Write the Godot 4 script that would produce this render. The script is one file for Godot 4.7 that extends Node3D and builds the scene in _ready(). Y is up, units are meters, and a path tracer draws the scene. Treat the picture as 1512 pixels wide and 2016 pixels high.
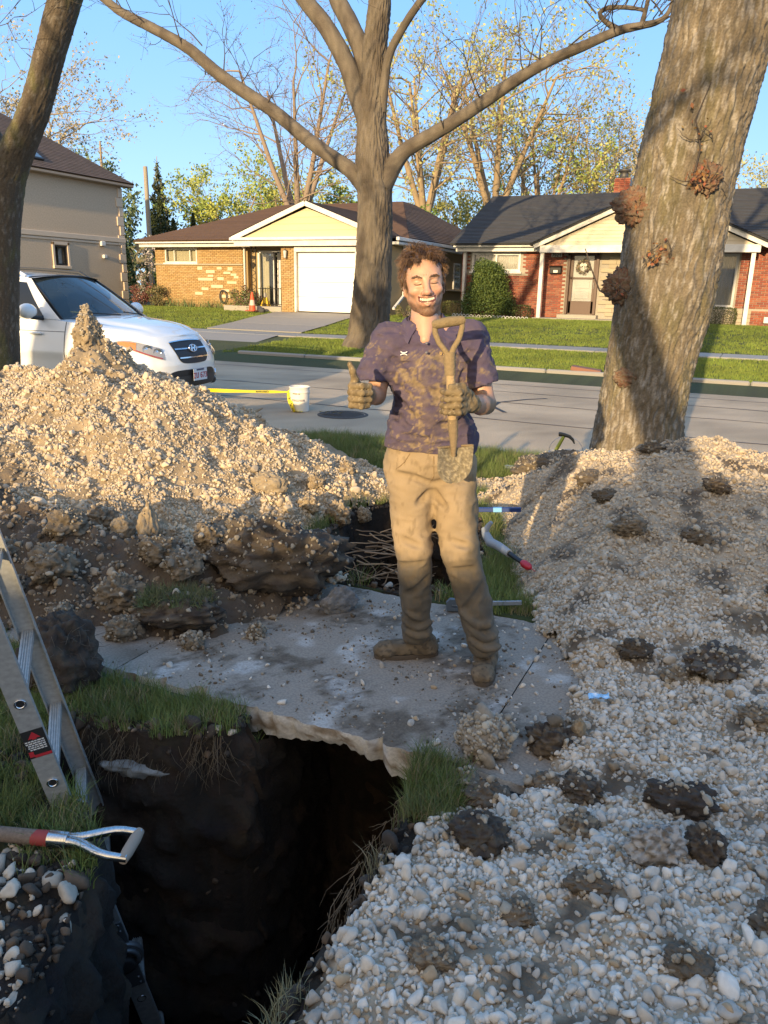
extends Node3D
# World axes: x runs along the street (to the right), y is up, -z runs away from the camera across the street.

# ---------------------------------------------------------------- mesh building
class MB:
	var v := PackedVector3Array()
	var n := PackedVector3Array()
	var c := PackedColorArray()
	var i := PackedInt32Array()
	var col := Color(1, 1, 1)

	func vert(p: Vector3, nn: Vector3) -> int:
		v.append(p)
		n.append(nn)
		c.append(col)
		return v.size() - 1

	func tri(a: Vector3, b: Vector3, d: Vector3) -> void:
		var nn := (d - a).cross(b - a).normalized()
		var k := v.size()
		for p in [a, b, d]:
			v.append(p)
			n.append(nn)
			c.append(col)
		i.append_array(PackedInt32Array([k, k + 1, k + 2]))

	# a, b, c, d run clockwise seen from the front
	func quad(a: Vector3, b: Vector3, d: Vector3, e: Vector3) -> void:
		var nn := (e - a).cross(b - a) + (d - b).cross(a - b) * 0.0
		if nn.length_squared() < 1e-14:
			nn = (e - d).cross(b - d) * -1.0
		nn = nn.normalized()
		var k := v.size()
		for p in [a, b, d, e]:
			v.append(p)
			n.append(nn)
			c.append(col)
		i.append_array(PackedInt32Array([k, k + 1, k + 2, k, k + 2, k + 3]))

	func box(at: Vector3, size: Vector3, turn := Basis.IDENTITY, bevel := 0.0) -> void:
		var h := size * 0.5
		var b: float = minf(bevel, minf(h.x, minf(h.y, h.z)) * 0.9)
		for ax in 3:
			for sg in [-1.0, 1.0]:
				var o := Vector3.ZERO
				o[ax] = sg * h[ax]
				var u := Vector3.ZERO
				var w := Vector3.ZERO
				u[(ax + 1) % 3] = h[(ax + 1) % 3] - b
				w[(ax + 2) % 3] = (h[(ax + 2) % 3] - b) * sg
				quad(at + turn * (o - u - w), at + turn * (o - u + w), at + turn * (o + u + w), at + turn * (o + u - w))
		if b > 0.0:
			for ax in 3:
				var p := (ax + 1) % 3
				var q := (ax + 2) % 3
				for sp in [-1.0, 1.0]:
					for sq in [-1.0, 1.0]:
						var a0 := Vector3.ZERO
						a0[p] = sp * h[p]
						a0[q] = sq * (h[q] - b)
						var a1 := Vector3.ZERO
						a1[p] = sp * (h[p] - b)
						a1[q] = sq * h[q]
						var l := Vector3.ZERO
						l[ax] = (h[ax] - b) * sp * sq
						quad(at + turn * (a0 - l), at + turn * (a1 - l), at + turn * (a1 + l), at + turn * (a0 + l))
			for sx in [-1.0, 1.0]:
				for sy in [-1.0, 1.0]:
					for sz in [-1.0, 1.0]:
						var px := Vector3(sx * h.x, sy * (h.y - b), sz * (h.z - b))
						var py := Vector3(sx * (h.x - b), sy * h.y, sz * (h.z - b))
						var pz := Vector3(sx * (h.x - b), sy * (h.y - b), sz * h.z)
						if sx * sy * sz > 0:
							tri(at + turn * px, at + turn * pz, at + turn * py)
						else:
							tri(at + turn * px, at + turn * py, at + turn * pz)

	func bar(a: Vector3, b: Vector3, w: float, h: float, bevel := 0.0, up := Vector3.UP) -> void:
		var z := (b - a).normalized()
		var x := up.cross(z)
		if x.length() < 0.01:
			x = Vector3.RIGHT.cross(z)
		x = x.normalized()
		box((a + b) * 0.5, Vector3(w, h, a.distance_to(b)), Basis(x, z.cross(x), z), bevel)

	# rows x cols points -> smooth sheet; cols wrap when closed
	func sheet(pts: PackedVector3Array, rows: int, cols: int, closed := false, cols_c := PackedColorArray(), flip := false) -> void:
		var k := v.size()
		var nn := PackedVector3Array()
		nn.resize(rows * cols)
		var last := cols if closed else cols - 1
		for r in rows - 1:
			for q in last:
				var q2 := (q + 1) % cols
				var a := r * cols + q
				var b := r * cols + q2
				var d := (r + 1) * cols + q2
				var e := (r + 1) * cols + q
				var f := (pts[d] - pts[a]).cross(pts[e] - pts[b])
				if flip:
					f = -f
				nn[a] += f
				nn[b] += f
				nn[d] += f
				nn[e] += f
				if flip:
					i.append_array(PackedInt32Array([k + a, k + b, k + d, k + a, k + d, k + e]))
				else:
					i.append_array(PackedInt32Array([k + a, k + d, k + b, k + a, k + e, k + d]))
		for j in rows * cols:
			v.append(pts[j])
			n.append(nn[j].normalized())
			c.append(cols_c[j] if cols_c.size() else col)

	func tube(path: PackedVector3Array, radii: PackedFloat32Array, sides: int, cap := true) -> void:
		var m := path.size()
		var pts := PackedVector3Array()
		var x := Vector3.ZERO
		for r in m:
			var d := (path[mini(r + 1, m - 1)] - path[maxi(r - 1, 0)]).normalized()
			if r == 0:
				x = d.cross(Vector3(0.31, 0.2, 0.93)).normalized()
			x = (x - d * x.dot(d)).normalized()
			var y := d.cross(x)
			for q in sides:
				var a := TAU * q / sides
				pts.append(path[r] + (x * cos(a) + y * sin(a)) * radii[r])
		sheet(pts, m, sides, true, PackedColorArray(), false)
		if cap:
			for e in [0, m - 1]:
				var ctr := path[e]
				for q in sides:
					var p1 := pts[e * sides + q]
					var p2 := pts[e * sides + (q + 1) % sides]
					if e == 0:
						tri(ctr, p1, p2)
					else:
						tri(ctr, p2, p1)

	func rod(a: Vector3, b: Vector3, r: float, sides := 8, r2 := -1.0) -> void:
		tube(PackedVector3Array([a, b]), PackedFloat32Array([r, r2 if r2 >= 0.0 else r]), sides, true)

	# profile: Vector2(radius, height)
	func lathe(profile: PackedVector2Array, sides: int, xf := Transform3D.IDENTITY) -> void:
		var pts := PackedVector3Array()
		for p in profile:
			for q in sides:
				var a := TAU * q / sides
				pts.append(xf * Vector3(cos(a) * p.x, p.y, sin(a) * p.x))
		sheet(pts, profile.size(), sides, true, PackedColorArray(), true)

	# outline lies in xy (counter-clockwise), thickness along z
	func prism(outline: PackedVector2Array, z0: float, z1: float, xf := Transform3D.IDENTITY) -> void:
		var o := outline
		if Geometry2D.is_polygon_clockwise(o):
			o = o.duplicate()
			o.reverse()
		var t := Geometry2D.triangulate_polygon(o)
		for k in range(0, t.size(), 3):
			var a := o[t[k]]
			var b := o[t[k + 1]]
			var d := o[t[k + 2]]
			if (b - a).cross(d - a) < 0:
				var s := b
				b = d
				d = s
			tri(xf * Vector3(a.x, a.y, z1), xf * Vector3(d.x, d.y, z1), xf * Vector3(b.x, b.y, z1))
			tri(xf * Vector3(a.x, a.y, z0), xf * Vector3(b.x, b.y, z0), xf * Vector3(d.x, d.y, z0))
		for k in o.size():
			var a := o[k]
			var b := o[(k + 1) % o.size()]
			quad(xf * Vector3(a.x, a.y, z0), xf * Vector3(a.x, a.y, z1), xf * Vector3(b.x, b.y, z1), xf * Vector3(b.x, b.y, z0))

	func mesh() -> ArrayMesh:
		var m := ArrayMesh.new()
		var a := []
		a.resize(Mesh.ARRAY_MAX)
		a[Mesh.ARRAY_VERTEX] = v
		a[Mesh.ARRAY_NORMAL] = n
		a[Mesh.ARRAY_COLOR] = c
		a[Mesh.ARRAY_INDEX] = i
		m.add_surface_from_arrays(Mesh.PRIMITIVE_TRIANGLES, a)
		return m


# ---------------------------------------------------------------- distance field, meshed as surface nets
class Field:
	var lo: Vector3
	var h: float
	var nx: int
	var ny: int
	var nz: int
	var f := PackedFloat32Array()

	func _init(a: Vector3, b: Vector3, cell: float) -> void:
		lo = a
		h = cell
		nx = int(ceil((b.x - a.x) / cell)) + 1
		ny = int(ceil((b.y - a.y) / cell)) + 1
		nz = int(ceil((b.z - a.z) / cell)) + 1
		f.resize(nx * ny * nz)
		f.fill(0.2)

	# tapered capsule joined with a smooth minimum of width k (k < 0: carved out)
	func cap(a: Vector3, b: Vector3, ra: float, rb: float, k := 0.02, squash := Vector3.ONE) -> void:
		var m := maxf(ra, rb) + maxf(absf(k) * 1.2, h * 3.0)
		var mm := Vector3(m / squash.x, m / squash.y, m / squash.z)
		var p0 := a.min(b) - mm
		var p1 := a.max(b) + mm
		var x0 := clampi(int((p0.x - lo.x) / h), 0, nx - 1)
		var x1 := clampi(int((p1.x - lo.x) / h) + 1, 0, nx - 1)
		var y0 := clampi(int((p0.y - lo.y) / h), 0, ny - 1)
		var y1 := clampi(int((p1.y - lo.y) / h) + 1, 0, ny - 1)
		var z0 := clampi(int((p0.z - lo.z) / h), 0, nz - 1)
		var z1 := clampi(int((p1.z - lo.z) / h) + 1, 0, nz - 1)
		var sa := a * squash
		var ba := b * squash - sa
		var inv := 1.0 / maxf(ba.length_squared(), 1e-9)
		var dr := rb - ra
		var carve := k < 0.0
		k = maxf(absf(k), 1e-4)
		var ik := 0.25 / k
		var sc := 1.0 / maxf(squash.x, maxf(squash.y, squash.z))
		for z in range(z0, z1 + 1):
			for y in range(y0, y1 + 1):
				var at := (z * ny + y) * nx + x0
				var p := Vector3((lo.x + x0 * h) * squash.x, (lo.y + y * h) * squash.y, (lo.z + z * h) * squash.z) - sa
				var step := Vector3(h * squash.x, 0, 0)
				for x in range(x0, x1 + 1):
					var t := clampf(p.dot(ba) * inv, 0.0, 1.0)
					var d := ((p - ba * t).length() - ra - dr * t) * sc
					var g := f[at]
					if carve:
						d = -d
						var e := maxf(k - absf(d - g), 0.0)
						f[at] = maxf(d, g) + e * e * ik
					else:
						var e := maxf(k - absf(d - g), 0.0)
						f[at] = minf(d, g) - e * e * ik
					at += 1
					p += step

	func ball(a: Vector3, r: Vector3, k := 0.02) -> void:
		var m := maxf(r.x, maxf(r.y, r.z))
		cap(a, a, m, m, k, Vector3(m / r.x, m / r.y, m / r.z))

	# where the surface lies in front of (x, y)
	func front(x: float, y: float) -> float:
		var ix := clampi(int(round((x - lo.x) / h)), 0, nx - 1)
		var iy := clampi(int(round((y - lo.y) / h)), 0, ny - 1)
		for iz in range(nz - 2, 0, -1):
			var a := f[(iz * ny + iy) * nx + ix]
			if a < 0.0:
				var b := f[((iz + 1) * ny + iy) * nx + ix]
				return lo.z + h * (iz + a / (a - b))
		return lo.z

	# a crease (r < 0) or raised fold (r > 0) drawn over the front
	func line(pts: Array, r: float, k: float) -> void:
		for q in pts.size() - 1:
			for j in 4:
				var a: Vector2 = pts[q].lerp(pts[q + 1], j / 4.0)
				var b: Vector2 = pts[q].lerp(pts[q + 1], (j + 1) / 4.0)
				var za := front(a.x, a.y)
				var zb := front(b.x, b.y)
				if za > lo.z + h and zb > lo.z + h:
					var o := -0.5 * r
					cap(Vector3(a.x, a.y, za + o), Vector3(b.x, b.y, zb + o), absf(r), absf(r), k if r > 0.0 else -k)

	# keep only the side of a plane that its normal points away from
	func cut(at0: Vector3, nrm: Vector3) -> void:
		var at := 0
		for z in nz:
			for y in ny:
				var p := lo + Vector3(0, y * h, z * h) - at0
				var d := p.dot(nrm)
				var s := h * nrm.x
				for x in nx:
					if d > f[at]:
						f[at] = d
					at += 1
					d += s

	func ruffle(noise: FastNoiseLite, amount: float, stretch := Vector3.ONE) -> void:
		var at := 0
		var band := absf(amount) * 1.5 + h * 2.0
		for z in nz:
			for y in ny:
				for x in nx:
					if absf(f[at]) < band:
						f[at] += amount * noise.get_noise_3dv((lo + Vector3(x, y, z) * h) * stretch)
					at += 1

	func mesh_into(mb: MB, paint: Callable) -> void:
		var index := PackedInt32Array()
		index.resize(nx * ny * nz)
		index.fill(-1)
		var sy := nx
		var sz := nx * ny
		var base := mb.v.size()
		var pos := PackedVector3Array()
		for z in nz - 1:
			for y in ny - 1:
				var at := z * sz + y * sy
				for x in nx - 1:
					var a0 := f[at]
					var a1 := f[at + 1]
					var a2 := f[at + sy]
					var a3 := f[at + sy + 1]
					var b0 := f[at + sz]
					var b1 := f[at + sz + 1]
					var b2 := f[at + sz + sy]
					var b3 := f[at + sz + sy + 1]
					var mn := minf(minf(minf(a0, a1), minf(a2, a3)), minf(minf(b0, b1), minf(b2, b3)))
					if mn < 0.0:
						var mx := maxf(maxf(maxf(a0, a1), maxf(a2, a3)), maxf(maxf(b0, b1), maxf(b2, b3)))
						if mx >= 0.0:
							var s := Vector3.ZERO
							var cnt := 0
							var g := [a0, a1, a2, a3, b0, b1, b2, b3]
							for e in [[0, 1], [2, 3], [4, 5], [6, 7], [0, 2], [1, 3], [4, 6], [5, 7], [0, 4], [1, 5], [2, 6], [3, 7]]:
								var u: float = g[e[0]]
								var w: float = g[e[1]]
								if (u < 0.0) != (w < 0.0):
									var t := u / (u - w)
									var q0 := Vector3(e[0] & 1, (e[0] >> 1) & 1, e[0] >> 2)
									var q1 := Vector3(e[1] & 1, (e[1] >> 1) & 1, e[1] >> 2)
									s += q0.lerp(q1, t)
									cnt += 1
							index[at] = pos.size()
							pos.append(lo + (Vector3(x, y, z) + s / cnt) * h)
					at += 1
		var nn := PackedVector3Array()
		nn.resize(pos.size())
		var tri := PackedInt32Array()
		for z in range(1, nz - 1):
			for y in range(1, ny - 1):
				var at := z * sz + y * sy
				for x in nx - 1:
					if index[at] >= 0:
						var in0 := f[at] < 0.0
						if x > 0 and in0 != (f[at + 1] < 0.0):
							_face(tri, nn, pos, index, at, at - sy, at - sy - sz, at - sz, in0)
						if x > 0 and in0 != (f[at + sy] < 0.0):
							_face(tri, nn, pos, index, at, at - sz, at - sz - 1, at - 1, in0)
						if x > 0 and in0 != (f[at + sz] < 0.0):
							_face(tri, nn, pos, index, at, at - 1, at - 1 - sy, at - sy, in0)
					at += 1
		for k in tri.size():
			mb.i.append(tri[k] + base)
		for k in pos.size():
			var q := nn[k].normalized()
			mb.v.append(pos[k])
			mb.n.append(q)
			mb.c.append(paint.call(pos[k], q))

	func _face(tri: PackedInt32Array, nn: PackedVector3Array, pos: PackedVector3Array, index: PackedInt32Array, a0: int, b0: int, c0: int, d0: int, in0: bool) -> void:
		var a := index[a0]
		var b := index[b0]
		var c := index[c0]
		var d := index[d0]
		if a < 0 or b < 0 or c < 0 or d < 0:
			return
		if in0:
			var t := b
			b = d
			d = t
		var q := (pos[d] - pos[b]).cross(pos[c] - pos[a])
		nn[a] += q
		nn[b] += q
		nn[c] += q
		nn[d] += q
		tri.append_array(PackedInt32Array([a, b, c, a, c, d]))


# ---------------------------------------------------------------- naming and tagging
var taken := {}
var rng := RandomNumberGenerator.new()
var N1 := FastNoiseLite.new()
var N2 := FastNoiseLite.new()
var NR := FastNoiseLite.new()

func numbered(called: String) -> String:
	if not taken.has(called):
		taken[called] = 0
		return called
	taken[called] += 1
	return "%s_%03d" % [called, taken[called]]

func tag(o: Node, label := "", category := "", group := "", kind := "") -> Node:
	if label: o.set_meta("label", label)
	if category: o.set_meta("category", category)
	if group: o.set_meta("group", group)
	if kind: o.set_meta("kind", kind)
	return o

# a top-level Node3D at the thing's base
func thing(called: String, label: String, category: String, at := Vector3.ZERO, turn := 0.0, group := "") -> Node3D:
	var o := Node3D.new()
	o.name = numbered(called)
	add_child(o)
	o.position = at
	o.rotation.y = turn
	tag(o, label, category, group)
	return o

func part(called: String, mb, m: Material, parent: Node = null) -> MeshInstance3D:
	var o := MeshInstance3D.new()
	o.mesh = mb.mesh() if mb is MB else mb
	o.material_override = m
	if parent == null:
		o.name = numbered(called)
		add_child(o)
	else:
		o.name = called
		parent.add_child(o, true)
	return o

func struct(called: String, mb, m: Material) -> MeshInstance3D:
	var o := part(called, mb, m)
	o.set_meta("kind", "structure")
	return o

func copies(called: String, mesh: Mesh, m: Material, xfs: Array, cols: Array, parent: Node = null) -> MultiMeshInstance3D:
	var mm := MultiMesh.new()
	mm.transform_format = MultiMesh.TRANSFORM_3D
	mm.use_colors = true
	mm.mesh = mesh
	mm.instance_count = xfs.size()
	for k in xfs.size():
		mm.set_instance_transform(k, xfs[k])
		mm.set_instance_color(k, cols[k])
	var o := MultiMeshInstance3D.new()
	o.multimesh = mm
	o.material_override = m
	if parent == null:
		o.name = numbered(called)
		add_child(o)
	else:
		o.name = called
		parent.add_child(o, true)
	o.set_meta("kind", "stuff")
	return o

# ---------------------------------------------------------------- materials
var M := {}
var tex_cache := {}

func noise(freq: float, type := FastNoiseLite.TYPE_SIMPLEX_SMOOTH, oct := 4, sd := 3, fractal := FastNoiseLite.FRACTAL_FBM) -> FastNoiseLite:
	var q := FastNoiseLite.new()
	q.noise_type = type
	q.frequency = freq
	q.fractal_octaves = oct
	q.fractal_type = fractal
	q.seed = sd
	return q

# grey grain between a and b
func grain(key: String, q: FastNoiseLite, a: float, b: float, size := 512) -> NoiseTexture2D:
	if not tex_cache.has(key):
		var t := NoiseTexture2D.new()
		t.width = size
		t.height = size
		t.seamless = true
		t.noise = q
		var g := Gradient.new()
		g.set_color(0, Color(a, a, a))
		g.set_color(1, Color(b, b, b))
		t.color_ramp = g
		tex_cache[key] = t
	return tex_cache[key]

func relief(key: String, q: FastNoiseLite, bump: float, size := 512) -> NoiseTexture2D:
	if not tex_cache.has(key):
		var t := NoiseTexture2D.new()
		t.width = size
		t.height = size
		t.seamless = true
		t.noise = q
		t.as_normal_map = true
		t.bump_strength = bump
		tex_cache[key] = t
	return tex_cache[key]

func lin(r: float, g: float, b: float) -> Color:
	return Color(r, g, b).linear_to_srgb()

# colour given as real-world (linear) base colour
func mat(key: String, col: Color, rough := 0.9, metal := 0.0, vc := false) -> StandardMaterial3D:
	if M.has(key):
		return M[key]
	var m := StandardMaterial3D.new()
	m.resource_name = key
	m.albedo_color = col.linear_to_srgb()
	m.roughness = rough
	m.metallic = metal
	m.vertex_color_use_as_albedo = vc
	m.cull_mode = BaseMaterial3D.CULL_DISABLED
	M[key] = m
	return m

# adds grain and relief laid on by world position
func grainy(m: StandardMaterial3D, tex: Texture2D, scale: float, nrm: Texture2D = null, nscale := 1.0, world := true) -> StandardMaterial3D:
	m.uv1_triplanar = true
	m.uv1_world_triplanar = world
	m.uv1_scale = Vector3(scale, scale, scale)
	m.albedo_texture = tex
	if nrm:
		m.normal_enabled = true
		m.normal_texture = nrm
		m.normal_scale = nscale
	return m

func pick(a: Array):
	return a[rng.randi() % a.size()]

func sm(a: float, b: float, x: float) -> float:
	return smoothstep(a, b, x)

func st(s: float, t: float, y := 0.0) -> Vector3:
	return Vector3(s, y, -t)

func _ready() -> void:
	rng.seed = 7
	N1.seed = 11
	N1.frequency = 1.0
	N1.fractal_octaves = 4
	N2.seed = 23
	N2.frequency = 1.0
	N2.fractal_octaves = 2
	NR.seed = 5
	NR.frequency = 1.0
	NR.fractal_type = FastNoiseLite.FRACTAL_RIDGED
	NR.fractal_octaves = 3
	# camera
	var cam := Camera3D.new()
	cam.name = "camera"
	cam.fov = 67.1
	cam.near = 0.05
	cam.far = 1500.0
	cam.transform = Transform3D(Basis(Vector3.UP, deg_to_rad(25.0)) * Basis(Vector3.RIGHT, deg_to_rad(-15.97)) * Basis(Vector3.BACK, deg_to_rad(1.2)), Vector3(0, 1.62, 0))
	add_child(cam)
	cam.current = true
	# sky and exposure
	var env := Environment.new()
	env.background_mode = Environment.BG_SKY
	var sky := Sky.new()
	var sk := ProceduralSkyMaterial.new()
	sk.sky_top_color = Color(0.37, 0.565, 0.775)
	sk.sky_horizon_color = Color(0.66, 0.78, 0.865)
	sk.sky_curve = 0.12
	sk.ground_horizon_color = Color(0.55, 0.56, 0.55)
	sk.ground_bottom_color = Color(0.25, 0.24, 0.22)
	sk.sky_energy_multiplier = 1.05
	# sun glow widened behind the camera as added warm fill for the shade
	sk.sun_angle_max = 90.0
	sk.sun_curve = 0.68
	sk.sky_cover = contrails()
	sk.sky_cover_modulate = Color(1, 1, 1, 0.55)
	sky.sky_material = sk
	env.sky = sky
	env.tonemap_mode = Environment.TONE_MAPPER_LINEAR
	env.tonemap_exposure = 1.95
	env.sdfgi_enabled = true
	env.ssao_enabled = true
	env.ssil_enabled = true
	var we := WorldEnvironment.new()
	we.name = "surroundings"
	we.environment = env
	add_child(we)
	# low evening sun from behind the camera
	var sun := DirectionalLight3D.new()
	sun.name = "sun"
	sun.light_energy = 1.28
	sun.light_color = Color(1.0, 0.88, 0.68)
	sun.light_angular_distance = 0.5
	sun.shadow_enabled = true
	sun.rotation = Vector3(deg_to_rad(-11.0), deg_to_rad(3.0), 0)
	add_child(sun)
	var t0 := Time.get_ticks_msec()
	build_materials()
	build_ground_sheet()
	build_street()
	build_near_walk()
	build_piles()
	build_lawns()
	build_clods()
	build_trunks()
	build_houses()
	build_far_trees()
	build_yard_plants()
	build_car()
	build_tools()
	build_person()
	build_behind_camera()
	print("built in ", Time.get_ticks_msec() - t0)

func contrails() -> ImageTexture:
	var im := Image.create(2048, 1024, false, Image.FORMAT_RGBA8)
	im.fill(Color(1, 1, 1, 0))
	for tr in [[-42.6, 10.65, -37.0, 9.7, 0.2, 0.5], [-42.4, 8.9, -37.6, 8.05, 0.15, 0.32]]:
		for k in 400:
			var f := k / 399.0
			var az: float = lerpf(tr[0], tr[2], f)
			var el: float = lerpf(tr[1], tr[3], f) + 0.05 * sin(f * 9.0)
			for q in range(-4, 5):
				var x := int((az / 360.0 + 0.5) * 2048.0)
				var y := int((0.5 - el / 180.0) * 1024.0) + q
				var a: float = tr[5] * exp(-pow(q * 0.176 / tr[4], 2.0)) * (0.5 + 0.5 * sin(f * PI))
				im.set_pixel(posmod(x, 2048), y, Color(1, 1, 1, maxf(a, im.get_pixel(posmod(x, 2048), y).a)))
	var t := ImageTexture.create_from_image(im)
	return t

# ---------------------------------------------------------------- ground, piles and gravel
const PIT := [[-2.2, 1.62], [-2.22, 1.92], [-1.85, 1.97], [-1.62, 2.14], [-1.62, 2.4], [-1.75, 3.05], [-1.2, 3.2], [-0.88, 3.0], [-0.9, 2.3], [-0.82, 2.05], [-0.78, 1.56], [-0.79, 1.3], [-0.76, 1.0], [-0.72, 0.3], [-1.2, 0.2], [-1.3, 0.8], [-1.42, 1.1], [-1.58, 1.38], [-1.78, 1.54]]
const HOLE := [[-2.5, 4.3], [-2.62, 5.0], [-2.45, 5.35], [-1.7, 5.3], [-1.42, 4.6], [-1.3, 3.85], [-1.7, 3.74], [-2.05, 3.74]]
const RIDGE_LEFT := [[-9.0, 5.3, 0.6], [-6.0, 5.1, 0.86], [-4.95, 4.95, 1.02], [-4.35, 5.0, 0.84], [-3.55, 5.2, 0.50], [-2.95, 5.3, 0.24], [-2.5, 5.5, 0.06]]
const RIDGE_RIGHT := [[-2.1, 6.3, 0.06], [-1.35, 6.3, 0.2], [-0.75, 6.15, 0.35], [-0.2, 5.85, 0.66], [0.2, 5.75, 0.44], [1.2, 5.6, 0.42], [4.0, 5.6, 0.4]]

const FOOT := [[-6.0, 3.3, 0.4], [-4.3, 3.1, 0.36], [-3.2, 3.0, 0.30], [-2.6, 3.15, 0.24], [-2.05, 3.45, 0.15]]

func poly_sd(poly: Array, s: float, t: float) -> float:
	var d := 1e9
	var inside := false
	var j := poly.size() - 1
	for k in poly.size():
		var ax: float = poly[k][0]
		var ay: float = poly[k][1]
		var ex: float = poly[j][0] - ax
		var ey: float = poly[j][1] - ay
		var wx := s - ax
		var wy := t - ay
		var h := clampf((wx * ex + wy * ey) / (ex * ex + ey * ey), 0.0, 1.0)
		var bx := wx - ex * h
		var by := wy - ey * h
		d = minf(d, bx * bx + by * by)
		if (ay > t) != (ay + ey > t) and s < ex * (t - ay) / ey + ax:
			inside = not inside
		j = k
	return -sqrt(d) if inside else sqrt(d)

func ridge_h(r: Array, s: float, t: float, slope: float) -> float:
	var best := -9.0
	for k in r.size() - 1:
		var ax: float = r[k][0]
		var ay: float = r[k][1]
		var ex: float = r[k + 1][0] - ax
		var ey: float = r[k + 1][1] - ay
		var h := clampf(((s - ax) * ex + (t - ay) * ey) / (ex * ex + ey * ey), 0.0, 1.0)
		var d := Vector2(s - ax - ex * h, t - ay - ey * h).length()
		var top: float = lerpf(r[k][2], r[k + 1][2], h)
		var y := top - slope * (sqrt(d * d + 0.03) - 0.12)
		# smooth maximum
		var e := maxf(0.12 - absf(y - best), 0.0)
		best = maxf(y, best) + e * e / 0.48
	return best

# ground without the heaps
func base_y(s: float, t: float) -> float:
	if t > 8.2:
		if t < 16.6:
			return -0.3
		if t < 20.7:
			return 0.0 + 0.2 * (t - 16.6) / 4.1
		if t < 28.0:
			return lerpf(0.2, 0.76, sm(21.0, 27.5, t))
		return 0.76
	var y := -0.01 + 0.012 * N1.get_noise_2d(s * 2.0, t * 2.0)
	if t < 1.5 and s < -0.9 and s > -3.5:
		y += (0.05 * N1.get_noise_2d(s * 4.0, t * 4.0) + 0.03 * N2.get_noise_2d(s * 17.0, t * 17.0)) * sm(1.5, 1.2, t)
	y = lerpf(y, -0.11, sm(7.3, 8.2, t))
	if t > 2.26 and t < 3.66 and s > -7.0:
		y = minf(y, -0.14)
	if s > -3.2 and s < 0.0 and t < 6.2 and t > -0.5:
		var d := poly_sd(PIT, s, t)
		if d < 0.02:
			y = lerpf(y, -2.3 + 0.15 * N1.get_noise_2d(s * 3.0, t * 3.0), sm(-0.015, -0.045, d))
		d = poly_sd(HOLE, s, t)
		if d < 0.02:
			y = lerpf(y, -1.1 + 0.1 * N1.get_noise_2d(s * 3.0, t * 3.0), sm(-0.015, -0.045, d))
	return y

func left_pile(s: float, t: float) -> float:
	var y := ridge_h(RIDGE_LEFT, s, t, 0.50)
	y += 0.10 * N1.get_noise_2d(s * 1.6 + 4.0, t * 1.6) + 0.05 * N2.get_noise_2d(s * 6.0, t * 6.0)
	if t < 4.3:
		y = maxf(y, ridge_h(FOOT, s, t, 0.62) + 0.10 * N1.get_noise_2d(s * 3.1, t * 3.1) + 0.06 * N2.get_noise_2d(s * 9.0, t * 9.0))
	var dp := Vector2(s + 5.0 + 0.04 * N1.get_noise_2d(s * 7.0, t * 7.0), (t - 4.9) * 0.8).length()
	y = maxf(y, 1.29 + 0.09 * N2.get_noise_2d(s * 8.0, t * 8.0) - (1.1 if s > -5.0 else 1.7) * dp)
	var keep := minf(poly_sd(HOLE, s, t), 0.35)
	return y - maxf(0.0, 0.1 - keep) * 3.0 if s > -3.3 else y

# left limit of the gravel on the right
func gravel_edge(t: float) -> float:
	var k := [[-3.0, -0.7], [0.9, -0.80], [1.3, -0.84], [1.6, -0.84], [1.95, -0.80], [2.28, -0.52], [2.7, -0.52], [3.2, -0.58], [3.6, -0.8], [4.1, -1.05], [4.7, -1.3], [5.4, -1.55], [6.0, -2.1], [6.8, -2.2]]
	for q in k.size() - 1:
		if t < k[q + 1][0]:
			return lerpf(k[q][1], k[q + 1][1], clampf((t - k[q][0]) / (k[q + 1][0] - k[q][0]), 0.0, 1.0))
	return -2.2

func right_pile(s: float, t: float) -> float:
	var e := s - gravel_edge(t) + 0.06 * N1.get_noise_2d(s * 4.0, t * 4.0)
	var y := 0.035 + 0.10 * sm(0.0, 1.2, e) + 0.035 * N1.get_noise_2d(s * 1.8, t * 1.8 + 9.0)
	y += 0.06 * sm(2.4, 1.2, t) * sm(0.0, 0.8, e)
	var p := ridge_h(RIDGE_RIGHT, s, t, 0.24 if t < 5.8 else 0.5) + 0.04 * N1.get_noise_2d(s * 2.0 + 7.0, t * 2.0) + 0.02 * N2.get_noise_2d(s * 9.0, t * 9.0)
	y = maxf(y, p) if t < 4.2 else p
	if t > 4.2 and t < 5.0:
		y = maxf(y, lerpf(0.1, 0.0, (t - 4.2) / 0.8))
	if t > 3.5:
		y = minf(y, -0.05 + 0.62 * maxf(e + 0.1, 0.0))
	if e < 0.12:
		y = lerpf(-0.3, y, sm(-0.14, 0.12 if t < 3.5 else 0.0, e))
	return y

func ground_top(s: float, t: float) -> float:
	var y := base_y(s, t)
	if t > 2.28 and t < 3.65 and s > -7.0:
		y = 0.0
	return maxf(y, maxf(left_pile(s, t) if s < -1.9 else -9.0, right_pile(s, t) if s > -2.3 and t < 8.0 else -9.0))

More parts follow.
